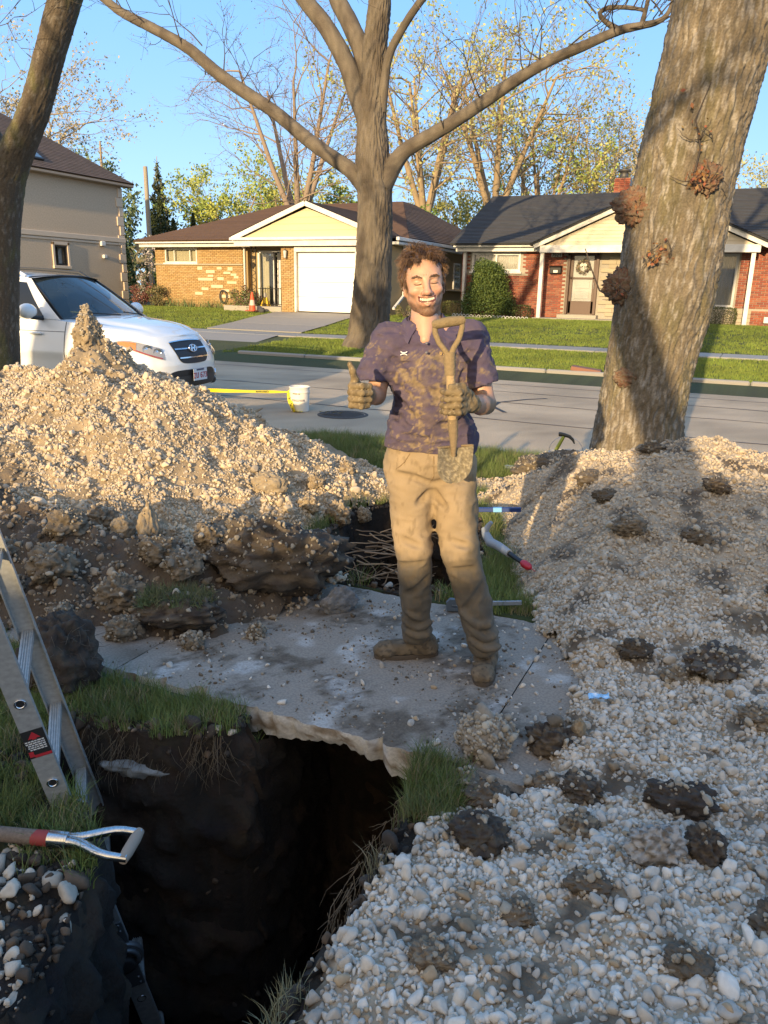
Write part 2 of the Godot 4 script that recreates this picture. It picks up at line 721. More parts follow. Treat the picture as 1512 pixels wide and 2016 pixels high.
func build_materials() -> void:
	var fine := grain("fine", noise(0.02, FastNoiseLite.TYPE_SIMPLEX_SMOOTH, 5, 9), 0.84, 1.0)
	var nrm := relief("rough_n", noise(0.03, FastNoiseLite.TYPE_SIMPLEX_SMOOTH, 5, 4), 8.0)
	grainy(mat("soil", Color(1, 1, 1), 1.0, 0.0, true), fine, 2.2, nrm, 1.0)
	grainy(mat("stone", Color(1, 1, 1), 0.95, 0.0, true), grain("stone", noise(0.02, FastNoiseLite.TYPE_SIMPLEX, 4, 2), 0.88, 1.0, 256), 9.0)
	grainy(mat("concrete", Color(1, 1, 1), 0.95, 0.0, true), grain("conc", noise(0.05, FastNoiseLite.TYPE_SIMPLEX, 5, 31), 0.8, 1.0), 2.2, relief("conc_n", noise(0.08, FastNoiseLite.TYPE_SIMPLEX, 4, 12), 3.0), 0.12)
	grainy(mat("asphalt", Color(1, 1, 1), 0.95, 0.0, true), grain("asph", noise(0.12, FastNoiseLite.TYPE_SIMPLEX, 3, 8), 0.8, 1.0), 0.9, relief("asph_n", noise(0.15, FastNoiseLite.TYPE_SIMPLEX, 2, 12), 4.0), 0.7)
	mat("blade", Color(1, 1, 1), 0.75, 0.0, true).backlight_enabled = true
	M["blade"].backlight = Color(0.25, 0.3, 0.1)

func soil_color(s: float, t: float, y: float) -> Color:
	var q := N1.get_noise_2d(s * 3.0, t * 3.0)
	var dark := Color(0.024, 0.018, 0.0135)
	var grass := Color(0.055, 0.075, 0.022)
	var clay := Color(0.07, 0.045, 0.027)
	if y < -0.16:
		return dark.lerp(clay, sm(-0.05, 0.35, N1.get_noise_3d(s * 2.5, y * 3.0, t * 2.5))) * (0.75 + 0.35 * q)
	var c := grass * (0.85 + 0.4 * q)
	var bare := 0.0
	if t < 6.5 and t > -1.0 and s > -3.5 and s < 3.0:
		var d := minf(poly_sd(PIT, s, t), poly_sd(HOLE, s, t))
		bare = sm(0.14, 0.02, d + 0.15 * q)
		if s > -1.0 and t < 2.26:
			bare = 1.0
		if t < 1.4 and s < -0.9:
			bare = maxf(bare, sm(1.5, 1.25, t + 0.2 * q))
	return c.lerp(dark * (1.1 + 0.8 * q), bare)

func axis(stops: Array) -> PackedFloat32Array:
	# stops: [from, to, step]...
	var out := PackedFloat32Array()
	for k in stops:
		var x: float = k[0]
		while x < k[1] - k[2] * 0.5:
			out.append(x)
			x += k[2]
	out.append(stops[-1][1])
	return out

func build_ground_sheet() -> void:
	var ss := axis([[-420.0, -60.0, 90.0], [-60.0, -20.0, 8.0], [-20.0, -7.0, 1.0], [-7.0, -3.0, 0.1], [-3.0, 0.0, 0.025], [0.0, 4.0, 0.1], [4.0, 20.0, 2.0], [20.0, 60.0, 8.0], [60.0, 420.0, 90.0]])
	var ts := axis([[-300.0, -30.0, 45.0], [-30.0, 0.0, 3.0], [0.0, 3.7, 0.025], [3.7, 5.5, 0.03], [5.5, 8.2, 0.1], [8.2, 8.21, 0.01], [8.21, 16.6, 4.0], [16.6, 16.61, 0.01], [16.61, 20.7, 0.5], [20.7, 30.0, 0.5], [30.0, 60.0, 6.0], [60.0, 600.0, 90.0]])
	var mb := MB.new()
	var pts := PackedVector3Array()
	var cols := PackedColorArray()
	for t in ts:
		for s in ss:
			var y := base_y(s, t)
			pts.append(st(s, t, y))
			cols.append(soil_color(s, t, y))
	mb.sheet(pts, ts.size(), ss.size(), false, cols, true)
	struct("ground", mb, M.soil)
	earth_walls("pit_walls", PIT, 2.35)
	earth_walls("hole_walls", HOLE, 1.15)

# rough dug faces round a hole
func earth_walls(called: String, poly: Array, deep: float) -> void:
	var ring := []
	for k in poly.size():
		var a := Vector2(poly[k][0], poly[k][1])
		var b := Vector2(poly[(k + 1) % poly.size()][0], poly[(k + 1) % poly.size()][1])
		for q in int(a.distance_to(b) / 0.025) + 1:
			ring.append(a.lerp(b, q / float(int(a.distance_to(b) / 0.025) + 1)))
	var n := ring.size()
	var rows := int(deep / 0.035)
	var pts := PackedVector3Array()
	var cols := PackedColorArray()
	for v in rows + 1:
		for u in n:
			var e: Vector2 = (ring[(u + 3) % n] - ring[(u - 3 + n) % n]).normalized()
			var p: Vector2 = ring[u]
			var y := -deep * v / rows + 0.012
			if p.y > 2.22 and p.y < 3.7 and poly == PIT:
				y -= 0.13
			var inw := e.orthogonal()
			if poly_sd(poly, p.x + inw.x * 0.02, p.y + inw.y * 0.02) > 0.0:
				inw = -inw
			var w := Vector3(p.x, y, p.y)
			var o := -0.015 + 0.035 * sm(0.0, 0.12, -y) + 0.07 * N1.get_noise_3dv(w * 2.6) * sm(0.0, 0.25, -y) + 0.035 * N2.get_noise_3dv(w * 13.0) + 0.05 * maxf(0.0, NR.get_noise_3dv(w * 3.0)) * sm(0.0, 0.3, -y)
			p += inw * o
			pts.append(st(p.x, p.y, y + 0.02 * N2.get_noise_3dv(w * 9.0 + Vector3(5, 5, 5)) * (1.0 if v > 0 else 0.3)))
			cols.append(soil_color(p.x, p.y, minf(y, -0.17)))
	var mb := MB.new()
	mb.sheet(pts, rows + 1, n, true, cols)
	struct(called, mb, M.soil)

func crown(t: float) -> float:
	var x := (t - 12.4) / 4.2
	return -0.10 + 0.04 * (1.0 - x * x)

func build_street() -> void:
	# carriageway
	var mb := MB.new()
	var ss := axis([[-400.0, -40.0, 30.0], [-40.0, -16.0, 1.0], [-16.0, 3.0, 0.25], [3.0, 40.0, 2.0], [40.0, 400.0, 30.0]])
	var ts := axis([[8.15, 16.1, 0.25]])
	var pts := PackedVector3Array()
	var cols := PackedColorArray()
	for t in ts:
		for s in ss:
			var tt := t
			if t < 8.2:
				tt = 8.15 + 0.07 * N1.get_noise_2d(s * 1.3, 3.0)
			pts.append(st(s, tt, crown(tt)))
			var q := 0.9 + 0.35 * N1.get_noise_2d(s * 0.5, t * 0.5) + 0.12 * N2.get_noise_2d(s * 3.0, t * 3.0)
			cols.append(Color(0.60, 0.465, 0.315) * q)
	mb.sheet(pts, ts.size(), ss.size(), false, cols, true)
	var road := struct("road", mb, M.asphalt)
	# sealed cracks along and across the road, laid as thin bands of tar
	for line in [[10.3, -30.0, 6.0], [12.0, -30.0, 6.0], [13.4, -6.0, 6.0], [14.6, -30.0, 6.0], [15.6, -30.0, 6.0]]:
		var cb := MB.new()
		var p2 := PackedVector3Array()
		var s: float = line[1]
		while s < line[2]:
			var tt: float = line[0] + 0.10 * N1.get_noise_2d(s * 0.4, line[0])
			var w := 0.018 + 0.012 * N2.get_noise_2d(s * 2.0, line[0])
			p2.append(st(s, tt - w, crown(tt) + 0.004))
			p2.append(st(s, tt + w, crown(tt) + 0.004))
			s += 0.3
		cb.sheet(p2, p2.size() / 2, 2, false, PackedColorArray(), false)
		part("crack_seal", cb, mat("tar", Color(0.03, 0.03, 0.032), 0.7), road)
	for arc in [[[-3.05, 12.9], [-3.3, 12.6], [-3.6, 12.0], [-3.55, 11.5], [-3.2, 11.0]], [[-3.4, 9.9], [-3.3, 9.5], [-3.45, 9.1], [-3.6, 8.7]]]:
		var cb := MB.new()
		var p2 := PackedVector3Array()
		for k in arc.size():
			var a := Vector2(arc[maxi(k - 1, 0)][0], arc[maxi(k - 1, 0)][1])
			var b := Vector2(arc[mini(k + 1, arc.size() - 1)][0], arc[mini(k + 1, arc.size() - 1)][1])
			var side := (b - a).orthogonal().normalized() * 0.035
			var c := Vector2(arc[k][0], arc[k][1])
			p2.append(st(c.x - side.x, c.y - side.y, crown(c.y) + 0.0045))
			p2.append(st(c.x + side.x, c.y + side.y, crown(c.y) + 0.0045))
		cb.sheet(p2, arc.size(), 2, false)
		part("crack_seal", cb, M.tar, road)
	# far kerb and gutter
	var kb := MB.new()
	kb.col = Color(0.33, 0.31, 0.28)
	for k in 40:
		var a := -60.0 + k * 2.0
		kb.box(st(a + 1.0, 16.36, -0.145), Vector3(1.985, 0.1, 0.5), Basis.IDENTITY, 0.006)
		if not (a > -18.5 and a < -13.0):
			kb.box(st(a + 1.0, 16.69, -0.07), Vector3(1.985, 0.3, 0.16), Basis.IDENTITY, 0.03)
	struct("kerb", kb, M.concrete)
	# sidewalk across the street, slab by slab
	var walk := Node3D.new()
	walk.name = "sidewalk"
	add_child(walk)
	walk.set_meta("kind", "structure")
	var variants := []
	for q in 4:
		var sb := MB.new()
		sb.col = Color(0.36, 0.345, 0.31) * (0.85 + 0.09 * q)
		sb.box(Vector3.ZERO, Vector3(1.49, 0.12, 1.38), Basis.IDENTITY, 0.012)
		variants.append(sb.mesh())
	for k in 36:
		var o := part("slab", variants[rng.randi() % 4], M.concrete, walk)
		o.position = st(-42.0 + k * 1.5, 21.4, 0.18 + 0.006 * rng.randf())
	# driveway to the garage, in four panels, and its apron
	var drive := Node3D.new()
	drive.name = "driveway"
	add_child(drive)
	drive.set_meta("kind", "structure")
	for k in 3:
		var db := MB.new()
		db.col = Color(0.33, 0.31, 0.285) * (0.92 + 0.05 * k)
		var t0 := 22.12 + k * 1.5
		var t1 := t0 + 1.485
		db.quad(st(-17.2, t0, base_y(0, t0) + 0.035), st(-17.2, t1, base_y(0, t1) + 0.035), st(-13.4, t1, base_y(0, t1) + 0.035), st(-13.4, t0, base_y(0, t0) + 0.035))
		db.quad(st(-17.2, t0, base_y(0, t0) - 0.05), st(-17.2, t0, base_y(0, t0) + 0.035), st(-13.4, t0, base_y(0, t0) + 0.035), st(-13.4, t0, base_y(0, t0) - 0.05))
		part("slab", db, M.concrete, drive)
	var ab := MB.new()
	ab.col = Color(0.33, 0.31, 0.285)
	ab.quad(st(-18.2, 16.5, -0.06), st(-17.2, 20.69, 0.235), st(-13.4, 20.69, 0.235), st(-12.6, 16.5, -0.06))
	part("slab", ab, M.concrete, drive)

# the walk on this side: slabs with joints, the middle one broken along its front edge over the pit
func build_near_walk() -> void:
	var walk := Node3D.new()
	walk.name = "near_sidewalk"
	add_child(walk)
	walk.set_meta("kind", "structure")
	var cuts := [-7.0, -5.45, -3.9, -2.36, -0.73, 0.9, 2.5, 4.1]
	for k in cuts.size() - 1:
		var a: float = cuts[k] + 0.0025
		var b: float = cuts[k + 1] - 0.0025
		var mb := MB.new()
		var nu := 90 if k == 3 or k == 4 else 12
		var nv := 70 if k == 3 or k == 4 else 8
		var pts := PackedVector3Array()
		var cols := PackedColorArray()
		var f0 := func(s: float) -> float:
			return 2.29 + 0.02 * N1.get_noise_2d(s * 9.0, 1.0) + (0.05 * sm(0.1, 0.5, N1.get_noise_2d(s * 5.0, 4.0)) if k == 3 else 0.0)
		for v in nv + 1:
			for u in nu + 1:
				var s := lerpf(a, b, float(u) / nu)
				var t: float = lerpf(f0.call(s), 3.64 + 0.015 * N1.get_noise_2d(s * 7.0, 8.0), float(v) / nv)
				var y := 0.004 * N1.get_noise_2d(s * 3.0, t * 3.0) + 0.0025 * N2.get_noise_2d(s * 40.0, t * 40.0)
				var lip := minf(minf(s - a, b - s), 0.02) / 0.02
				y -= 0.006 * (1.0 - lip) * (1.0 - lip)
				pts.append(st(s, t, y))
				cols.append(walk_color(s, t))
		mb.sheet(pts, nv + 1, nu + 1, false, cols, true)
		# broken front face, back face and ends
		var face := PackedVector3Array()
		var fc := PackedColorArray()
		for v in 7:
			for u in nu + 1:
				var s := lerpf(a, b, float(u) / nu)
				var t: float = f0.call(s)
				var deep := 0.08 + 0.085 * pow(clampf(absf(s + 1.3) / 0.45, 0.0, 1.0), 1.3) + 0.03 * N1.get_noise_2d(s * 4.0, 30.0) + 0.02 * N2.get_noise_2d(s * 25.0, 2.0)
				var q := float(v) / 6.0
				var out := 0.012 * N2.get_noise_2d(s * 30.0, q * 4.0) + 0.03 * q * q
				face.append(st(s, t + out * (1.0 if v > 0 else 0.0), pts[u].y - deep * q))
				var w := sm(-0.3, 0.12, N1.get_noise_3d(s * 6.0, q * 1.5, 3.0) + 0.35 * N2.get_noise_3d(s * 30.0, q * 3.0, 1.0))
				fc.append(Color(0.34, 0.275, 0.21).lerp(Color(0.70, 0.68, 0.64), w) if v < 5 else Color(0.70, 0.70, 0.69))
		mb.sheet(face, 7, nu + 1, false, fc, false)
		var und := PackedVector3Array()
		for v in 4:
			for u in nu + 1:
				var e := face[6 * (nu + 1) + u]
				und.append(Vector3(e.x, lerpf(e.y, -0.12, v / 3.0), lerpf(e.z, -3.64, v / 3.0)))
		mb.col = Color(0.2, 0.19, 0.18)
		mb.sheet(und, 4, nu + 1, false, PackedColorArray(), false)
		for e in [a, b]:
			mb.quad(st(e, 2.32, -0.11), st(e, 2.32, -0.012), st(e, 3.62, -0.012), st(e, 3.62, -0.11))
		part("slab", mb, M.concrete, walk)

func walk_color(s: float, t: float) -> Color:
	var c := Color(0.33, 0.28, 0.225)
	var q := N1.get_noise_2d(s * 2.2, t * 2.2)
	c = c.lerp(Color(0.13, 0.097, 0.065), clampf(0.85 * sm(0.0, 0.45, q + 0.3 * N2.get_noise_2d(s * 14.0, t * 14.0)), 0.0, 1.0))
	c = c.lerp(Color(0.60, 0.575, 0.535), 0.6 * sm(0.22, 0.5, N1.get_noise_2d(s * 3.0 + 20.0, t * 3.0)))
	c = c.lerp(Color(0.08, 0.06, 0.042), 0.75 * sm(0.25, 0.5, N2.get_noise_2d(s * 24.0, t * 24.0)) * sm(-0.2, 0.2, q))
	return c

# ---------------------------------------------------------------- gravel
func pebble(sd: int, planes := 10, round := 0.04, sub := 3) -> ArrayMesh:
	var r := RandomNumberGenerator.new()
	r.seed = sd
	var ns := []
	for k in planes:
		var q := Vector3(r.randfn(), r.randfn(), r.randfn()).normalized()
		ns.append([q, r.randf_range(0.5, 0.95)])
	var rows := 3 * sub + 2
	var cols := 6 * sub
	var mb := MB.new()
	var pts := PackedVector3Array()
	for a in rows:
		for b in cols:
			var th := PI * a / (rows - 1)
			var ph := TAU * b / cols
			var d := Vector3(sin(th) * cos(ph), cos(th), sin(th) * sin(ph))
			var rad := 1.15
			for q in ns:
				var dd: float = d.dot(q[0])
				if dd > 0.05:
					rad = minf(rad, q[1] / dd)
			pts.append(d * lerpf(rad, 0.85, round) * Vector3(1.0, 0.78, 0.9))
	mb.sheet(pts, rows, cols, true, PackedColorArray(), true)
	return mb.mesh()

func heap_mesh(fn: Callable, s0: float, s1: float, t0: float, t1: float, step: float, tint: Callable) -> MB:
	var mb := MB.new()
	var nu := int((s1 - s0) / step)
	var nv := int((t1 - t0) / step)
	var k := PackedInt32Array()
	k.resize((nu + 1) * (nv + 1))
	var pts := PackedVector3Array()
	var cols := PackedColorArray()
	var show := PackedByteArray()
	for v in nv + 1:
		for u in nu + 1:
			var s := s0 + u * step
			var t := t0 + v * step
			var y: float = fn.call(s, t)
			var b := base_y(s, t)
			if s > -2.7 and s < -0.6 and t < 5.6 and minf(poly_sd(PIT, s, t), poly_sd(HOLE, s, t)) < 0.02:
				b = 99.0
			if t > 2.28 and t < 3.65:
				b = 0.0
			show.append(1 if y > b - 0.06 else 0)
			pts.append(st(s, t, y))
			cols.append(tint.call(s, t, y))
	var nn := PackedVector3Array()
	nn.resize(pts.size())
	for v in nv:
		for u in nu:
			var a := v * (nu + 1) + u
			if show[a] + show[a + 1] + show[a + nu + 1] + show[a + nu + 2] == 4:
				var f := (pts[a + nu + 1] - pts[a + 1]).cross(pts[a + nu + 2] - pts[a]) * -1.0
				for q in [a, a + 1, a + nu + 1, a + nu + 2]:
					nn[q] += f
				mb.i.append_array(PackedInt32Array([a, a + nu + 1, a + nu + 2, a, a + nu + 2, a + 1]))
	for q in pts.size():
		mb.v.append(pts[q])
		var w := nn[q].normalized()
		mb.n.append(w if w.y >= 0.0 else -w)
		mb.c.append(cols[q])
	return mb

var pebbles := []

func scatter(fn: Callable, s0: float, s1: float, t0: float, t1: float, gap: float, size: Callable, tint: Callable, bins: Array) -> void:
	var t := t0
	while t < t1:
		var s := s0
		while s < s1:
			var ps := s + rng.randf_range(-0.6, 0.6) * gap
			var pt := t + rng.randf_range(-0.6, 0.6) * gap
			s += gap
			var r: float = size.call(ps, pt)
			if r <= 0.0:
				continue
			var y: float = fn.call(ps, pt)
			if y < -5.0:
				continue
			var b := Basis.from_euler(Vector3(rng.randf() * TAU, rng.randf() * TAU, rng.randf() * TAU)).scaled_local(Vector3(rng.randf_range(0.75, 1.3), rng.randf_range(0.65, 1.0), 1.0) * r)
			var k := rng.randi() % bins.size()
			bins[k][0].append(Transform3D(b, st(ps, pt, y + r * rng.randf_range(-0.5, 0.6))))
			bins[k][1].append(tint.call(ps, pt))
		t += gap

# topsoil thrown over the front of the left heap
func soiled(s: float, t: float) -> float:
	return sm(3.75, 3.1, t + 0.5 * N1.get_noise_2d(s * 2.0, t * 2.0) + 0.12 * N2.get_noise_2d(s * 8.0, t * 8.0))

func visible_floor(s: float, t: float) -> float:
	var b := base_y(s, t)
	if t > 2.28 and t < 3.65:
		b = 0.0
	return b

func build_piles() -> void:
	for k in 6:
		pebbles.append(pebble(40 + k))
	# left heap: buff limestone bound with clay
	var lp := thing("gravel_pile", "tall golden heap of limestone gravel and clay beside the white car", "gravel pile")
	var ltint := func(s: float, t: float, y: float) -> Color:
		return Color(0.40, 0.30, 0.185).lerp(Color(0.12, 0.088, 0.06), soiled(s, t)) * (0.8 + 0.4 * N1.get_noise_2d(s * 5.0, t * 5.0))
	part("heap", heap_mesh(left_pile, -9.0, -2.0, 2.3, 7.6, 0.035, ltint), M.soil, lp)
	var bins := []
	for k in 6:
		bins.append([[], []])
	var lfn := func(s: float, t: float) -> float:
		var y := left_pile(s, t)
		if y < visible_floor(s, t) - 0.01 or (s > -2.8 and poly_sd(HOLE, s, t) < 0.02):
			return -9.0
		return y
	var lsize := func(s: float, t: float) -> float:
		var bare := N1.get_noise_2d(s * 2.4 + 50.0, t * 2.4)
		if bare > 0.28 and rng.randf() < 0.6 or soiled(s, t) > 0.4 and rng.randf() < 0.6:
			return 0.0
		return clampf(exp(rng.randfn(0.0, 0.45)) * 0.0092, 0.004, 0.04)
	var lcol := func(s: float, t: float) -> Color:
		var q := rng.randf_range(0.75, 1.15) * (1.0 + 0.25 * N1.get_noise_2d(s * 2.0, t * 2.0))
		return Color(0.60, 0.475, 0.315).lerp(Color(0.52, 0.43, 0.325), rng.randf()).lerp(Color(0.16, 0.118, 0.08), soiled(s, t) * rng.randf_range(0.3, 1.0)) * q
	scatter(lfn, -6.3, -1.9, 2.3, 6.2, 0.0148, lsize, lcol, bins)
	for k in 6:
		copies("stones", pebbles[k], M.stone, bins[k][0], bins[k][1], lp)
	# right spread: grey limestone gravel, dustier up the heap
	var rp := thing("gravel_spread", "wide spread of pale grey gravel running up to the foot of the thick tree", "gravel")
	var rtint := func(s: float, t: float, y: float) -> Color:
		var q := N1.get_noise_2d(s * 3.0, t * 3.0)
		return Color(0.42, 0.335, 0.235).lerp(Color(0.13, 0.095, 0.062), sm(0.05, 0.45, q)) * (0.95 + 0.4 * N2.get_noise_2d(s * 12.0, t * 12.0))
	part("heap", heap_mesh(right_pile, -2.4, 3.4, -1.5, 7.4, 0.035, rtint), M.soil, rp)
	bins = []
	for k in 6:
		bins.append([[], []])
	var rfn := func(s: float, t: float) -> float:
		var y := right_pile(s, t)
		if y < visible_floor(s, t) - 0.008 or (s < -0.6 and t < 5.6 and minf(poly_sd(PIT, s, t), poly_sd(HOLE, s, t)) < 0.01):
			return -9.0
		return y
	var rsize := func(s: float, t: float) -> float:
		var dirt := N1.get_noise_2d(s * 3.0, t * 3.0)
		if dirt > 0.26 and rng.randf() < 0.65:
			return 0.0
		var up := sm(3.4, 4.6, t)
		if up > 0.5 and rng.randf() < 0.25:
			return 0.0
		return clampf(exp(rng.randfn(0.0, 0.42)) * lerpf(0.0092, 0.0080, up), 0.0035, 0.026)
	var rcol := func(s: float, t: float) -> Color:
		var q := rng.randf_range(0.72, 1.12)
		var c := Color(0.56, 0.495, 0.405).lerp(Color(0.66, 0.61, 0.535), rng.randf())
		if rng.randf() < 0.08:
			c = Color(0.40, 0.30, 0.19)
		var up := sm(3.3, 4.4, t)
		c = c.lerp(Color(0.54, 0.42, 0.28), 0.75 * up)
		var dirt := sm(0.0, 0.4, N1.get_noise_2d(s * 3.0, t * 3.0))
		return c.lerp(Color(0.18, 0.135, 0.09), 0.4 * dirt) * q
	scatter(rfn, -2.3, 2.3, -0.1, 6.9, 0.0132, rsize, rcol, bins)
	for k in 6:
		copies("stones", pebbles[k], M.stone, bins[k][0], bins[k][1], rp)
	# stray stones on the walk
	bins = []
	for k in 3:
		bins.append([[], []])
	var wsize := func(s: float, t: float) -> float:
		var near := sm(0.9, 0.0, gravel_edge(t) - s) * 0.5 + sm(-2.0, -2.4, s) * 0.2
		if rng.randf() > 0.05 + near * 0.35:
			return 0.0
		return clampf(exp(rng.randfn(0.0, 0.45)) * 0.0085, 0.003, 0.02)
	var wfn := func(s: float, t: float) -> float:
		return 0.0
	scatter(wfn, -2.35, -0.35, 2.33, 3.6, 0.028, wsize, rcol, bins)
	var stray := Node3D.new()
	stray.name = "loose_stones"
	add_child(stray)
	tag(stray, "loose pebbles strewn over the concrete walk around the boots", "pebbles")
	for k in 3:
		copies("stones", pebbles[k], M.stone, bins[k][0], bins[k][1], stray)
	# crumbs of soil and stone on the rims and walls of the pit and on the dug bank at the lower left
	bins = []
	for k in 6:
		bins.append([[], []])
	var csize := func(s: float, t: float) -> float:
		var d := minf(poly_sd(PIT, s, t), poly_sd(HOLE, s, t))
		var bank := 1.0 if t < 1.32 and s < -1.0 and d > 0.0 else 0.0
		if t > 2.26 and t < 3.66:
			return 0.0
		if bank == 0.0 and (d > 0.05 or d < -0.24 or rng.randf() < 0.35):
			return 0.0
		return clampf(exp(rng.randfn(0.0, 0.6)) * 0.010, 0.004, 0.04)
	var ccol := func(s: float, t: float) -> Color:
		var c := Color(0.055, 0.042, 0.031).lerp(Color(0.15, 0.10, 0.06), rng.randf() * rng.randf())
		if rng.randf() < (0.15 + 0.5 * sm(-0.1, 0.25, N1.get_noise_2d(s * 4.0, t * 4.0)) if t < 1.35 else 0.06):
			c = Color(0.46, 0.40, 0.32)
		return c * rng.randf_range(0.7, 1.3)
	scatter(base_y, -2.75, -0.6, 0.5, 5.5, 0.0175, csize, ccol, bins)
	var cr := Node3D.new()
	cr.name = "soil_crumbs"
	add_child(cr)
	tag(cr, "crumbling dark soil and stones along the rims of the pit", "soil", "", "stuff")
	for k in 6:
		copies("crumbs", pebbles[k], M.stone, bins[k][0], bins[k][1], cr)
	# dark crumbs on the walk
	bins = [[[], []]]
	var dsize := func(s: float, t: float) -> float:
		return clampf(exp(rng.randfn(0.0, 0.5)) * 0.004, 0.0015, 0.012) if rng.randf() < 0.25 + 1.1 * N1.get_noise_2d(s * 3.0, t * 3.0) else 0.0
	var dcol := func(_s: float, _t: float) -> Color:
		return Color(0.10, 0.075, 0.05).lerp(Color(0.40, 0.35, 0.28), pow(rng.randf(), 2.0))
	scatter(wfn, -2.4, -0.4, 2.33, 3.62, 0.017, dsize, dcol, bins)
	copies("grit", pebbles[0], M.stone, bins[0][0], bins[0][1], stray)
	# fine roots hanging from the sod over the back of the pit
	var rb := MB.new()
	for k in 420:
		var f := rng.randf()
		var p := st(lerpf(-2.15, -1.62, f), lerpf(1.93, 2.12, f) - rng.randf_range(-0.01, 0.05), rng.randf_range(-0.10, 0.0))
		if k % 4 == 0:
			p = st(-0.84 + rng.randf_range(-0.03, 0.03), rng.randf_range(1.5, 2.2), rng.randf_range(-0.08, 0.0))
		var path := PackedVector3Array()
		var rad := PackedFloat32Array()
		var d := Vector3(rng.randfn() * 0.4, -1.0, 0.35 + rng.randfn() * 0.3).normalized()
		var l := rng.randf_range(0.02, 0.055)
		for q in 5:
			path.append(p)
			rad.append(0.0016 * (1.0 - q * 0.18))
			d = (d + Vector3(rng.randfn(), -0.3, rng.randfn()) * 0.3).normalized()
			p += d * l
		rb.col = Color(0.13, 0.10, 0.065) * rng.randf_range(0.5, 1.5)
		rb.tube(path, rad, 3, false)
	tag(part("hanging_roots", rb, mat("root", Color(1, 1, 1), 0.95, 0.0, true)), "fine roots hanging from the sod over the pit's edge", "roots", "", "stuff")

# ---------------------------------------------------------------- grass
func tuft(sd: int, blades: int, tall: float, wide: float, spread: float, segs := 3) -> ArrayMesh:
	var r := RandomNumberGenerator.new()
	r.seed = sd
	var mb := MB.new()
	for k in blades:
		var a := r.randf() * TAU
		var o := Vector3(cos(a), 0, sin(a)) * spread * sqrt(r.randf())
		var lean := Vector3(r.randfn(), 0, r.randfn()) * 0.38
		var h := tall * r.randf_range(0.55, 1.1)
		var side := Vector3(r.randfn(), 0, r.randfn()).normalized() * wide
		mb.col = Color(1, 1, 1) * r.randf_range(0.75, 1.2)
		var pts := PackedVector3Array()
		for q in segs + 1:
			var f := float(q) / segs
			var c := o + lean * h * f * f + Vector3(0, h * (f - 0.25 * lean.length() * f * f), 0)
			var w := side * (1.0 - f * 0.92)
			pts.append(c - w)
			pts.append(c + w)
		mb.sheet(pts, segs + 1, 2)
	return mb.mesh()

func grass_field(called: String, label: String, meshes: Array, density: float, s0: float, s1: float, t0: float, t1: float, where: Callable, tint: Callable, scale := 1.0) -> void:
	var xs := []
	var cs := []
	for k in meshes.size():
		xs.append([])
		cs.append([])
	var count := int((s1 - s0) * (t1 - t0) * density)
	for k in count:
		var s := rng.randf_range(s0, s1)
		var t := rng.randf_range(t0, t1)
		var q: float = where.call(s, t)
		if q <= 0.0 or (q < 1.0 and rng.randf() > q):
			continue
		var m := rng.randi() % meshes.size()
		var b := Basis(Vector3.UP, rng.randf() * TAU).scaled(Vector3.ONE * scale * rng.randf_range(0.7, 1.3))
		xs[m].append(Transform3D(b, st(s, t, base_y(s, t) - 0.005)))
		cs[m].append(tint.call(s, t))
	var all := Node3D.new()
	all.name = numbered(called)
	add_child(all)
	tag(all, label, "grass", "", "stuff")
	for m in meshes.size():
		if xs[m].size():
			copies("blades", meshes[m], M.blade, xs[m], cs[m], all)

